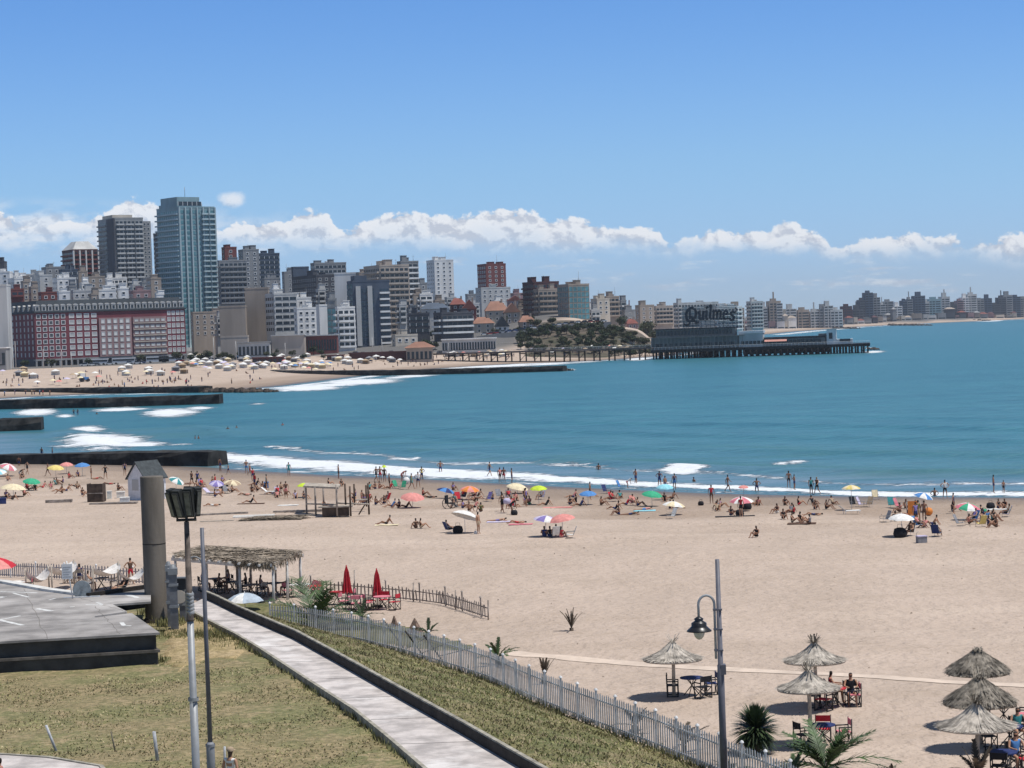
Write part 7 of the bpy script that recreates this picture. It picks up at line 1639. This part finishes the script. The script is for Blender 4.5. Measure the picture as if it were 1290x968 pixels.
# people on chairs
for a in [(566, 671, 'navy', 120, 'navy chair under the tilted white umbrella', 'person in navy lounging under the tilted white umbrella', 'navy', 'black'), (773, 632, 'red', 60, 'red chair between the two blue chairs', 'person in red on the red chair', 'red', 'brown'), (799, 637, 'coral', 30, 'coral chair left of the green umbrella', 'person in coral left of the green umbrella', 'coral', 'brown'), (1180, 676, 'navy', 150, 'navy chair facing away at the right front', 'person in black on the navy chair at the right front', 'black', 'black'), (700, 677.5, 'white', 190, 'white chair under the front umbrella pair', 'third of the four under the front umbrella pair', 'lavender', 'white'), (1145.5, 675, 'brown', -40, 'brown chair in the shade of the nearest white umbrella', 'person half hidden under the nearest white umbrella', 'brown', 'black'), (255, 614, 'violet', 40, 'violet chair behind the floodlights', 'person on the violet chair', 'red', 'brown')]:
    sunner(*a)
# cafe guests
def guest(tbl, ang, top, bottom, lab):
    a = R(ang); x, y = tbl.x + .8 * math.cos(a), tbl.y + .8 * math.sin(a); person(x, y, tz(x, y) - .05, 'dine', top, bottom, ang - 90, lab, 'guests of the beach cafe')
guest(cafe[0], 20, 'navy', 'black', 'guest in navy at the left table under the pergola'); guest(cafe[0], 200, 'white', 'grey', 'guest in white at the left table under the pergola'); guest(cafe[1], 0, 'black', 'black', 'guest in black at the middle pergola table'); guest(cafe[1], 170, 'brown', 'black', 'guest in brown at the middle pergola table'); guest(cafe[3], 10, 'black', 'black', 'right guest in black by the end post of the pergola'); guest(cafe[3], 180, 'navy', 'black', 'left guest in navy by the end post of the pergola'); guest(cafe[10], 190, 'white', 'grey', 'guest with a white cap near the round disc')
g = G(152, 748); bchair(152, 748, 'black', -60, 'black low chair in front of the terrace rim'); person(g.x, g.y, g.z, 'chair', 'black', 'tan', -60, 'guest in black lounging near the terrace rim', 'guests of the beach cafe')
for px, top, lab in [(86, 'pink', 'woman in pink sitting at the cafe fence'), (100.5, 'navy', 'woman in a dark blue top sitting at the cafe fence')]:
    g = G(px, 735); place(ch_wood, g, R(180), lab.replace('woman', 'tan chair of the woman'), 'chair', 'chairs of the beach cafe'); person(g.x, g.y, g.z - .05, 'dine', top, 'navy', 180, lab, 'guests of the beach cafe')
g = G(1045, 893)
for (u_, dx_, dy_, ang, top, lab) in [(u2, .75, 1.0, 180, 'red', 'person in red with a white cap behind the back umbrella of the pair'), (u2, 1.45, .5, 90, 'black', 'person in black right of the back umbrella of the pair'), (u5, 1.5, .9, 90, 'teal', 'person in teal by the middle umbrella of the trio'), (u6, 1.45, .9, 100, 'blue', 'person in pale blue at the nearest umbrella of the trio')]:
    x, y = u_.x + dx_, u_.y + dy_; z = tz(x, y); person(x, y, z - .05, 'dine', top, 'navy', ang - 90, lab, 'people under the straw umbrellas')
    place(ch_dark, (x, y, z), R(ang - 90), 'black chair of the guest ' + ' '.join(lab.split()[-9:]), 'chair', 'chairs under the straw umbrellas')
# empty chairs
for q_ in bchair_late: bchair(*q_)
for a in [(764, 622, 'navy', 40, 'empty navy chair left of the person in red'), (782.5, 616, 'blue', 60, 'empty bright blue chair at the water behind the person in red'), (500, 616, 'green', 40, 'left of two bright green chairs near the foam'), (507, 617, 'green', -30, 'right of two bright green chairs near the foam'), (845.5, 654, 'white', -60, 'white and grey chair below the flat white umbrella'), (1076, 639, 'black', 20, 'black chair under the yellow umbrella'), (1086, 639, 'lavender', 60, 'left of two pale chairs right of the yellow umbrella'), (1094, 639, 'tan', -40, 'right of two pale chairs right of the yellow umbrella'), (1124, 640, 'teal', 10, 'teal chair by the white and blue umbrella'), (1133, 641, 'pink', 50, 'pink chair by the white and blue umbrella'), (1115, 658, 'grey', -70, 'grey chair standing alone left of the white umbrella'), (1209.5, 663, 'grey', 60, 'grey chair below the far right umbrella'), (1236, 664, 'yellow', 200, 'yellow chair at the far right'), (286, 622, 'grey', 50, 'grey chair left of the lone reclining sunbather'), (1103, 630, 'cream', 0, 'cream chair by the wash') , (630, 628, 'grey', 30, 'grey chair by the cream umbrella'), (614, 632, 'violet', -50, 'violet chair right of the orange umbrella'), (578, 632, 'red', 20, 'red chair under the orange umbrella'), (719, 678, 'white', -90, 'white empty chair right of the front umbrella pair')]: bchair(*a)
def lounger(px, py, c_, rz, label):
    g = G(px, py); o = empty('sun_lounger', g, R(rz), label, 'sun lounger'); mb = MB()
    for s in (-.3, .3): mb.tube((s, -.9, .28), (s, .5, .28), .02); 
    for s in (-.3, .3):
        for y in (-.8, .4): mb.tube((s, y, 0), (s, y, .28), .018)
    mb.build('frame', WM, o); mb = MB(); mb.box(-.29, -.9, .28, .29, .3, .32); mb.build('cushion', FAB[c_], o); mb = MB(); mb.add([(-.29, .3, .30), (.29, .3, .30), (.29, .85, .75), (-.29, .85, .75), (-.29, .32, .27), (.29, .32, .27), (.29, .87, .72), (-.29, .87, .72)], [(0, 1, 2, 3), (4, 7, 6, 5), (0, 4, 5, 1), (1, 5, 6, 2), (2, 6, 7, 3), (3, 7, 4, 0)]); mb.build('backrest', FAB[c_], o)
lounger(1070, 648, 'white', 100, 'white padded lounger below the yellow umbrella'); lounger(266, 624, 'lavender', 60, 'striped lounger nearest the floodlights'); lounger(276, 619, 'lavender', 100, 'second striped lounger behind the nearest one'); lounger(340, 623, 'white', 80, 'white lounger left of the standing woman')
# towels and bags
for a in [(702, 640, 'coral', 80, 'coral towel spread behind the front umbrella pair', 1.2, 2.6), (656, 661, 'pink', 85, 'pink towel under the lying sunbather'), (628, 658, 'lavender', 85, 'lavender towel under the face down sunbather'), (363, 637, 'white', 80, 'white towel alone left of the stall'), (1010, 660, 'brown', 80, 'brown blanket under the dark cluster', 1.2, 2.2), (926, 651, 'black', 88, 'black towel below the pink and white umbrella', .9, 3.2), (812, 644, 'aqua', 85, 'aqua towel in front of the green umbrella'), (316, 635, 'brown', 88, 'dark mat of the lone reclining sunbather', .9, 2.6), (487, 662, 'cream', 88, 'cream towel in front of the stall'), (1258, 642, 'white', 88, 'white towel of the last two people')]: towel(*a[:5], *(a[5:] if len(a) > 5 else ()))
for a in [(883, 637, 'black', 'black bag left of the stocky man in red'), (932, 650, 'black', 'black bag on the black towel', .6), (941, 642, 'black', 'dark rucksack under the pink and white umbrella', .7), (1134, 677, 'black', 'black bag under the nearest white umbrella', .8), (1248, 641, 'black', 'black bag left of the last two people', .6), (577, 672, 'black', 'black bundle under the tilted white umbrella', .7), (600, 673, 'white', 'small white bag by the sunburnt man', .3), (1240, 646, 'green', 'green bag by the far right umbrella', .35), (648, 649, 'black', 'black bag of the crouching person', .5)]: bag(*a)
g = G(633, 646.5); o = empty('shoulder_bag', (g.x + .42, g.y - .1, g.z + .75), 0, 'lavender bag carried by the woman in black', 'bag'); MB().lathe([(.02, 0), (.3, .05), (.34, .35), (.2, .5), (.02, .52)], 10).build('sack', FAB['lavender'], o); MB().path([(-.2, 0, .45), (-.15, 0, .7), (.1, 0, .7), (.2, 0, .45)], .02, 5).build('handle', FAB['lavender'], o)
g = G(1161, 684); o = empty('cool_box', g, .2, 'grey cool box standing alone at the right front', 'cool box'); MB().box(-.33, -.22, 0, .33, .22, .42).build('box', FAB['grey'], o); MB().box(-.35, -.24, .423, .35, .24, .5).build('lid', FAB['lavender'], o); MB().path([(-.34, 0, .35), (-.34, 0, .7), (-.2, 0, .8)], .015, 5).build('handle', GM, o)
g = G(2.6, 635); o = empty('cool_box', g, .2, 'navy cool box at the left edge below the cream umbrella', 'cool box'); MB().box(-.4, -.3, 0, .4, .3, .5).build('box', FAB['navy'], o); MB().box(-.42, -.32, .503, .42, .32, .58).build('lid', FAB['navy'], o)
g = G(1151, 656); o = empty('hanging_towel', g, 0, 'orange towel hanging on a frame near the white and blue umbrella', 'towel'); MB().tube((-.5, 0, 0), (-.5, 0, 1.5), .03).tube((.5, 0, 0), (.5, 0, 1.5), .03).tube((-.5, 0, 1.5), (.5, 0, 1.5), .03).build('frame', GM, o); MB().box(-.42, -.03, .45, .42, .03, 1.52).build('cloth', FAB['orange'], o)
g = G(1170, 650); tag(MB().lathe([(.34 * math.cos(t), .34 + .34 * math.sin(t)) for t in [-1.57 + 3.14 * k / 8 for k in range(9)]], 14).build('beach_ball', FAB['orange'], None, g), 'orange ball right of the bare chested man', 'ball')
# beach wheelchair with two big wheels
g = G(567, 641); o = empty('beach_wheelchair', g, .3, 'black chair with two large spoked wheels behind the tilted umbrella', 'wheelchair')
for sx in (-1, 1):
    mb = MB(); mb.path([(sx * .55 + .0, .5 * math.cos(t), .5 + .5 * math.sin(t)) for t in [math.pi * 2 * k / 16 for k in range(17)]], .035, 5, cap=False)
    for k in range(6): t = k * 1.047; mb.tube((sx * .55, 0, .5), (sx * .55, .48 * math.cos(t), .5 + .48 * math.sin(t)), .012, n=4)
    w_ = mb.build('wheel', DM, o); 
MB().box(-.35, -.25, .45, .35, .3, .52).build('seat', FAB['black'], o); MB().box(-.35, .28, .5, .35, .36, 1.2).build('backrest', FAB['black'], o); MB().path([(-.3, -.2, .45), (-.3, -.7, .15), (.3, -.7, .15), (.3, -.2, .45)], .025, 5).build('footrest', GM, o)
o.rotation_euler = (0, 0, R(70))
# hut
p0 = G(157, 631); p1 = G(213, 633); s_ = p0.y / F; o = empty('beach_hut', (p0.x, p0.y, p0.z), R(-3), 'small white wooden hut with a dark grey gable roof behind the column', 'hut')
hw, hl = 28 * s_, 30 * s_; zt_ = 28 * s_; zg = 47 * s_
HW = mat('hut_white', (.70, .71, .74), .7, .08, 3); HR = mat('hut_roof_grey', (.05, .06, .065), .7, .2, 3)
# gable faces left-front, opening faces right-front
hu = hw * 1.15; hv = hl * 1.15; ho = bpy.data.objects.new('x', None)
mb = MB(); mb.add([(0, 0, 0), (hu, 0, 0), (hu, 0, zt_), (hu / 2, 0, zg), (0, 0, zt_), (0, hv, 0), (hu, hv, 0), (hu, hv, zt_), (hu / 2, hv, zg), (0, hv, zt_)], [(0, 1, 2, 3, 4), (9, 8, 7, 6, 5), (0, 4, 9, 5), (4, 3, 8, 9)]); mb.box(hu - .05, 0, zt_ * .78, hu + .0, hv, zt_); mb.box(hu - .05, 0, 0, hu, hv * .25, zt_ * .78); mb.box(hu - .05, hv * .92, 0, hu, hv, zt_ * .78)
wl_ = mb.build('wall', HW, o)
mb = MB(); e = .18; mb.add([(-e, -e, zt_ - e * .9), (hu / 2, -e, zg + .05), (hu + e, -e, zt_ - e * .9), (-e, hv + e, zt_ - e * .9), (hu / 2, hv + e, zg + .05), (hu + e, hv + e, zt_ - e * .9)] + [(-e, -e, zt_ - e * .9 + .1), (hu / 2, -e, zg + .17), (hu + e, -e, zt_ - e * .9 + .1), (-e, hv + e, zt_ - e * .9 + .1), (hu / 2, hv + e, zg + .17), (hu + e, hv + e, zt_ - e * .9 + .1)], [(0, 3, 4, 1), (1, 4, 5, 2), (6, 7, 10, 9), (7, 8, 11, 10), (0, 1, 7, 6), (1, 2, 8, 7), (5, 4, 10, 11), (4, 3, 9, 10), (3, 0, 6, 9), (2, 5, 11, 8)]); mb.build('roof', HR, o)
mb = MB(); mb.box(hu * .25, -.04, zt_ * .45, hu * .6, -.003, zt_ * .95); mb.build('shutter', BP, wl_); mb = MB(); mb.box(hu - .6, hv * .26, .02, hu - .55, hv * .91, zt_ * .77); mb.build('inner_counter', wdk, o)
o.rotation_euler = (0, 0, R(-38)); o.location = (p0.x + .3, p0.y + .5, p0.z)
# crate, boxes, planks by the hut
g = G(110, 633); s_ = g.y / F; o = empty('storage_crate', g, R(-6), 'tall dark brown open wooden crate left of the hut', 'crate'); w_, h_ = 20 * s_, 23 * s_; mb = MB(); mb.box(0, 0, 0, w_, .06, h_); mb.box(0, .063, 0, .06, 1.2, h_); mb.box(w_ - .06, .063, 0, w_, 1.2, h_); mb.build('side_panel', wdk, o); mb = MB(); mb.box(.061, .1, .02, w_ - .061, 1.2, .08); mb.box(-.05, -.06, h_ * .45, w_ + .05, -.003, h_ * .5); mb.build('rail', wd1, o)
for (px, py, a_, b_, c_, col, lab) in [(151, 635, .9, .6, .55, 'white', 'larger white box in front of the hut, on the right'), (147, 628, .8, .5, .6, 'white', 'white box behind the larger one in front of the hut'), (135, 629, .45, .4, .75, 'white', 'upright white bin between crate and hut'), (128, 630, .4, .35, .55, 'green', 'small green box against the dark crate')]:
    g = G(px, py); o = empty('plastic_box', g, .1, lab, 'box'); MB().box(0, 0, 0, a_, b_, c_).build('box', FAB[col], o); MB().box(-.03, -.03, c_ + .003, a_ + .03, b_ + .03, c_ + .06).build('lid', FAB[col], o)
def plank(px, py, L, w_, h_, m, rz, label, name='plank'):
    g = G(px, py); mb = MB(); n = max(1, int(w_ / .25)); 
    for i in range(n): mb.box(0, i * w_ / n, .0, L, (i + .92) * w_ / n, h_ - .01 * (i % 2))
    if n > 1: mb.box(.1, 0, -.02, .2, w_, h_ - .03); mb.box(L - .2, 0, -.02, L - .1, w_, h_ - .03)
    else: mb.box(.02, .02, -.02, L * .98, w_ * .9, h_ - .015)
    return tag(mb.build(name, m, None, g, R(rz)), label, 'planks' if n > 1 else 'plank')
plank(57, 634, 2.6, .5, .28, wd1, 2, 'stack of grey boards left of the dark crate', 'board_stack'); plank(112, 636, 4.6, 1.0, .12, wd1, -2, 'low wooden deck in front of the crate and boxes', 'low_deck'); plank(251, 650, 4.3, .4, .15, wd1, 9, 'long grey board right of the floodlights'); plank(252, 658, 2.9, .5, .06, wd2, 3, 'pale board lying below the long grey one')
plank(293, 653, 3.6, 2.0, .08, mat('white_sheet', (.66, .63, .58), .7, .06, 3), 4, 'white panel lying on the sand beside the thatch mat', 'white_panel')
plank(344, 646, 2.3, .3, .14, wd1, 6, 'short brown board right of the white panel'); plank(366, 646, 3.0, .2, .2, wd1, 0, 'long thin beam left of the stall')
g0 = G(302, 657); mb = MB(); r = random.Random(4)
for i in range(700):
    x, y = r.uniform(0, 4.9), r.uniform(0, 2.6); L = r.uniform(.3, .7); a = r.gauss(0, .35); z = r.uniform(.05, .22); d = Vector((math.cos(a), math.sin(a), r.uniform(-.05, .05))) * L; n_ = Vector((-math.sin(a), math.cos(a), r.uniform(-.3, .3))) * .03; q_ = Vector((x + y * .4, y, z)); mb.add([q_ - d - n_, q_ - d + n_, q_ + d + n_, q_ + d - n_], [(0, 1, 2, 3)])
mb.box(-.1, 0, 0, 5.3, 2.4, .06); tag(mb.build('thatch_mat', th, None, g0, 0), 'rough brown thatch mat lying on the sand left of the stall', 'mat')
# wooden stall
g = G(386, 648); s_ = g.y / F; so = empty('wooden_stall', g, 0, 'open wooden beach stall with bare posts, half roof and a planked bar', 'stall')
def P_(px, py): q_ = G(px, py); return q_ - g
mb = MB()
for (px, py, t) in [(386.5, 648, 613), (398, 650, 615), (425, 652, 613), (408, 640, 613), (436, 650, 611), (442, 652, 615), (465, 650, 611), (462, 642, 614), (447, 640, 612)]:
    q_ = P_(px, py); H = (py - t) * s_; MB().tube((q_.x, q_.y, 0), (q_.x, q_.y, H), .09, n=6).build('post', wd1 if px < 430 else wdk, so)
a, b_, c_ = P_(386.5, 648), P_(425, 652), P_(408, 638); H = 34 * s_
MB().add([(a.x - .2, a.y - .2, H), (b_.x + .2, b_.y - .2, H), (b_.x + .2, b_.y + 2.2, H + .1), (a.x - .2, a.y + 2.2, H + .1), (a.x - .2, a.y - .2, H + .16), (b_.x + .2, b_.y - .2, H + .16), (b_.x + .2, b_.y + 2.2, H + .26), (a.x - .2, a.y + 2.2, H + .26)], [(0, 3, 2, 1), (4, 5, 6, 7), (0, 1, 5, 4), (1, 2, 6, 5), (2, 3, 7, 6), (3, 0, 4, 7)]).build('half_roof', wd2, so)
q_ = P_(406, 652); mb = MB(); mb.box(q_.x, q_.y, 0, q_.x + 33 * s_, q_.y + .8, 11 * s_); mb.build('bar_front', wdk, so); MB().box(q_.x - .3, q_.y - .2, 11 * s_ + .003, q_.x + 38 * s_, q_.y + .9, 11 * s_ + .12).build('bar_top', wd2, so)
for (x0_, x1_, zz) in [(386.5, 425, 14), (425, 465, 14)]: A_ = P_(x0_, 649); B_ = P_(x1_, 651); MB().tube((A_.x, A_.y - .1, zz * s_), (B_.x, B_.y - .1, zz * s_), .07, n=6).build('cross_rail', wd2, so)
A_ = P_(452, 650); MB().tube((A_.x, A_.y, 0), (A_.x + .7, A_.y, 15 * s_), .07, n=6).build('brace', wdk, so); 
A_ = P_(448, 645); MB().box(A_.x, A_.y, 12 * s_, A_.x + 1.2, A_.y + .6, 12 * s_ + .08).build('shelf', wd2, so)
# man with the cap at the bottom edge
Zq = 64; p = atY(290, 948, Zq); o = person(p.x, Zq, p.z - 1.60, 'stand', 'white', 'navy', 150, 'man in a white shirt and brown cap at the bottom edge', None, 0, 1)
h_ = empty('cap', (p.x, Zq, p.z + .06), R(150), 'brown cap on the man at the bottom edge', 'cap'); MB().lathe([(.105, -.02), (.11, .03), (.08, .09), (.01, .11)], 14).build('crown', FAB['tan'], h_); MB().prism([(-.08, -.08), (.08, -.08), (.06, -.2), (-.06, -.2)], -.02, .0).build('peak', FAB['tan'], h_)
mb = MB(); mb.box(-.015, -.125, -.02, .015, -.09, .02); mb.build('nose', SK[0], o, (0, -.0, 1.60))
# person bottom-left corner (only an arm and red top seen)
p = atz(1, 1026, ZL + .16); person(p.x, p.y, p.z, 'walk', 'pink', 'navy', 90, 'person in pink cut by the bottom left corner', None, 0, 0)

# ---------------------------------------------------------------- the far crowd: small copies
PF = {}
def tinymesh(kind):
    mb = MB()
    if kind == 'stand': mb.path([(-.08, 0, 0), (-.08, 0, .8)], [.07, .11], 6, 3); mb.path([(.1, .05, 0), (.08, 0, .8)], [.07, .11], 6, 3); mb.path([(0, 0, .75), (0, 0, 1.1), (0, 0, 1.42), (0, 0, 1.48)], [.17, .16, .2, .07], 8, 2); mb.path([(0, 0, 1.46), (0, 0, 1.56), (0, 0, 1.68), (0, 0, 1.75)], [.05, .11, .11, .03], 7, 1); mb.path([(-.2, 0, 1.38), (-.3, 0, .8)], [.05, .04], 5, 0); mb.path([(.2, 0, 1.38), (.3, -.1, .85)], [.05, .04], 5, 0)
    else: mb.path([(0, 0, .05), (0, .05, .3), (0, .1, .62), (0, .1, .68)], [.2, .17, .2, .07], 8, 2); mb.path([(0, .08, .66), (0, .06, .78), (0, .06, .9)], [.05, .11, .05], 7, 1); mb.path([(-.1, -.05, .15), (-.15, -.45, .4), (-.15, -.75, .05)], [.1, .07, .05], 6, 0); mb.path([(.1, -.05, .15), (.15, -.45, .35), (.15, -.85, .05)], [.1, .07, .05], 6, 0)
    return mb
fcols = [['black', 'red', 'navy', 'white', 'brown', 'blue', 'coral', 'tan'][i] for i in range(8)]
for k in ('stand', 'sit'):
    for i, c_ in enumerate(fcols): PF[k, i] = tinymesh(k).mesh('person', [SK[i % 2], HA[0], FAB[c_] if i % 3 else SK[1], FAB[['navy', 'black'][i % 2]]])
r = random.Random(77); nfar = 0; FARP = []
def crowd(n, pxr, pyf, lab, grp, ks=('stand', 'sit'), maxn=999, umbs=0):
    global nfar
    for i in range(n):
        px = r.uniform(*pxr); py = pyf(px) ; g = G(px, py)
        if g.z < .15: continue
        FARP.append((g.y, g, r.choice(ks), r.randrange(8), r.random() * 6.28, lab, grp))
crowd(60, (0, 250), lambda x: r.uniform(477, 489), 'tiny sunbather on the sand between the groyne and the hotel', 'far crowd before the hotel')
crowd(40, (100, 330), lambda x: r.uniform(466, 485) , 'tiny bather on the sand below the tallest tower', 'far crowd below the tallest tower')
crowd(55, (320, 560), lambda x: 470.5 - max(0, (x - 430)) * .075 - r.uniform(1.5, 12), 'tiny bather on the sand strip before the balcony blocks', 'far crowd before the balcony blocks')
crowd(40, (560, 800), lambda x: 458 - (x - 560) * .045 - r.uniform(1, 7), 'tiny bather on the beach seen between the pier legs', 'far crowd behind the pier')
crowd(14, (0, 90), lambda x: r.uniform(497, 500.5), 'tiny bather on the sand between the two left groynes', 'far people between the left groynes', ('stand',))
NP = sum(1 for o in bpy.data.objects if o.name.split('.')[0] == 'person'); FARP.sort(key=lambda q_: q_[0]); budget = max(0, 297 - NP); rest_ = MB(); rm = [SK[1], HA[0], FAB['navy'], FAB['brown']]
for q_ in FARP[:budget]: tag(obj('person', PF[q_[2], q_[3]], None, q_[1], q_[4]), q_[5], 'person', q_[6])
for q_ in FARP[budget:]:
    me = PF[q_[2], q_[3]]; M = Matrix.Translation(q_[1]) @ Matrix.Rotation(q_[4], 4, 'Z'); k0 = len(rest_.m); rest_.add([M @ v.co for v in me.vertices], [tuple(p.vertices) for p in me.polygons], 0)
    for i, p in enumerate(me.polygons): rest_.m[k0 + i] = [0, 1, 2, 3][p.material_index] if q_[3] % 2 else [0, 1, 3, 2][p.material_index]
if FARP[budget:]: tag(rest_.build('crowd', rm), 'distant bathers scattered over the far beach', None, None, 'stuff')
# small far umbrellas, tents and stalls
uc = ['white', 'cream', 'lavender', 'tan', 'blue', 'cream', 'white', 'white', 'coral', 'lavender']
UM = {}
for i, c_ in enumerate(uc):
    mb = MB(); mb.tube((0, 0, 0), (0, 0, 1.7), .03, n=4, mi=1); mb.lathe([(1.3, 1.45), (.9, 1.75), (.4, 1.95), (.01, 2.02)], 9, 0); UM[i] = mb.mesh('umbrella', [FAB[c_], WM])
def far_umb(n, pxr, pyf, lab, grp):
    for i in range(n):
        px = r.uniform(*pxr); g = G(px, pyf(px)); tag(obj('far_umbrella', UM[r.randrange(10)], None, g, r.random()), lab, 'umbrella', grp)

far_umb(14, (0, 240), lambda x: r.uniform(470, 487), 'tiny umbrella on the sand before the hotel', 'far umbrellas before the hotel')
far_umb(26, (230, 420), lambda x: r.uniform(460, 470), 'tiny umbrella on the sand below the tallest tower', 'far umbrellas below the tallest tower')
far_umb(18, (340, 560), lambda x: 466 - max(0, (x - 430)) * .07 - r.uniform(3, 10), 'tiny umbrella before the balcony blocks', 'far umbrellas before the balcony blocks')
far_umb(24, (570, 800), lambda x: 455 - (x - 560) * .045 - r.uniform(1, 7), 'tiny umbrella on the beach behind the pier legs', 'far umbrellas behind the pier')
TE = {}
for i, c_ in enumerate(['white', 'cream', 'white', 'tan', 'white', 'white', 'grey']):
    o = None; mb = MB(); mb.add([(-2, -1.5, 2.0), (2, -1.5, 2.0), (2, 1.5, 2.0), (-2, 1.5, 2.0), (0, 0, 2.9)], [(0, 1, 4), (1, 2, 4), (2, 3, 4), (3, 0, 4)], 0); mb.box(-2, -1.5, 1.75, 2, -1.46, 2.0, 0); mb.box(1.96, -1.45, 1.75, 2, 1.5, 2.0, 0); mb.box(-2, -1.45, 1.75, -1.96, 1.5, 2.0, 0); mb.box(-2, 1.46, .05, 2, 1.5, 1.98, 0)
    for x in (-1.9, 1.9):
        for y in (-1.4, 1.4): mb.tube((x, y, 0), (x, y, 2), .05, n=4, mi=1)
    TE[i] = mb.mesh('canopy_tent', [FAB[c_], WM])
def far_tent(n, pxr, pyf, lab, grp, sc_=1):
    for i in range(n):
        px = r.uniform(*pxr); g = G(px, pyf(px)); o = tag(obj('canopy_tent', TE[r.randrange(7)], None, g, r.uniform(-.3, .3)), lab, 'tent', grp); o.scale = (sc_ * .8,) * 3
far_tent(34, (225, 410), lambda x: r.uniform(457, 468), 'pale canvas beach tent in the rows at the foot of the tallest tower', 'rows of beach tents below the tallest tower')
far_tent(9, (120, 240), lambda x: r.uniform(464, 474), 'pale canvas beach tent in front of the hotel', 'beach tents before the hotel')
far_tent(7, (0, 110), lambda x: r.uniform(468, 484), 'pale beach tent near the left lighting masts', 'beach tents near the left masts')
far_tent(16, (410, 500), lambda x: r.uniform(452, 460), 'pale beach tent before the glass hotel', 'beach tents before the glass hotel')
far_tent(20, (560, 660), lambda x: r.uniform(447, 450), 'pale beach tent behind the pier approach', 'beach tents behind the pier', .8)
far_tent(26, (238, 400), lambda x: r.uniform(450, 457), 'pale kiosk awning along the avenue below the tallest tower', 'awnings along the avenue', .9)
r = random.Random(55)
for i in range(22):
    px = r.uniform(236, 440); g = G(px, r.uniform(449, 455)); tree(g.x, g.y, r.uniform(.35, .6), 'small dark tree among the awnings of the avenue', 'trees among the awnings', i % 4, g.z, r.random() * 6)
# white service tractor near the left masts
g = G(108, 481); o = empty('beach_tractor', g, R(20), 'blue and white beach tractor parked on the sand near the hotel', 'tractor'); MB().box(-2, -1, .7, 1, 1, 1.6).build('body', FAB['blue'], o); MB().box(-1.8, -.9, 1.603, -.2, .9, 3.0).build('cab', PA[0], o)
for x, rr in ((-1.3, .8), (.8, .55)):
    for y in (-1, 1): MB().tube((x, y - .2, rr), (x, y + .2, rr), rr, n=12).build('wheel', DM, o)
# far shore umbrellas / breakers already in water
# ---------------------------------------------------------------- haze
hz = MB(); hz.box(-5200, -60, -4, 5200, 8200, 150); ho_ = hz.build('haze', None if False else bpy.data.materials.new('haze_volume')); tag(ho_, None, None, None, 'stuff')
m = bpy.data.materials['haze_volume']; m.use_nodes = True; nt = m.node_tree; nt.nodes.clear(); mo = nt.nodes.new('ShaderNodeOutputMaterial'); pv = nt.nodes.new('ShaderNodeVolumePrincipled'); pv.inputs['Density'].default_value = 5.2e-5; pv.inputs['Color'].default_value = (.80, .88, 1, 1); pv.inputs['Anisotropy'].default_value = .2
nt.links.new(pv.outputs[0], mo.inputs['Volume'])
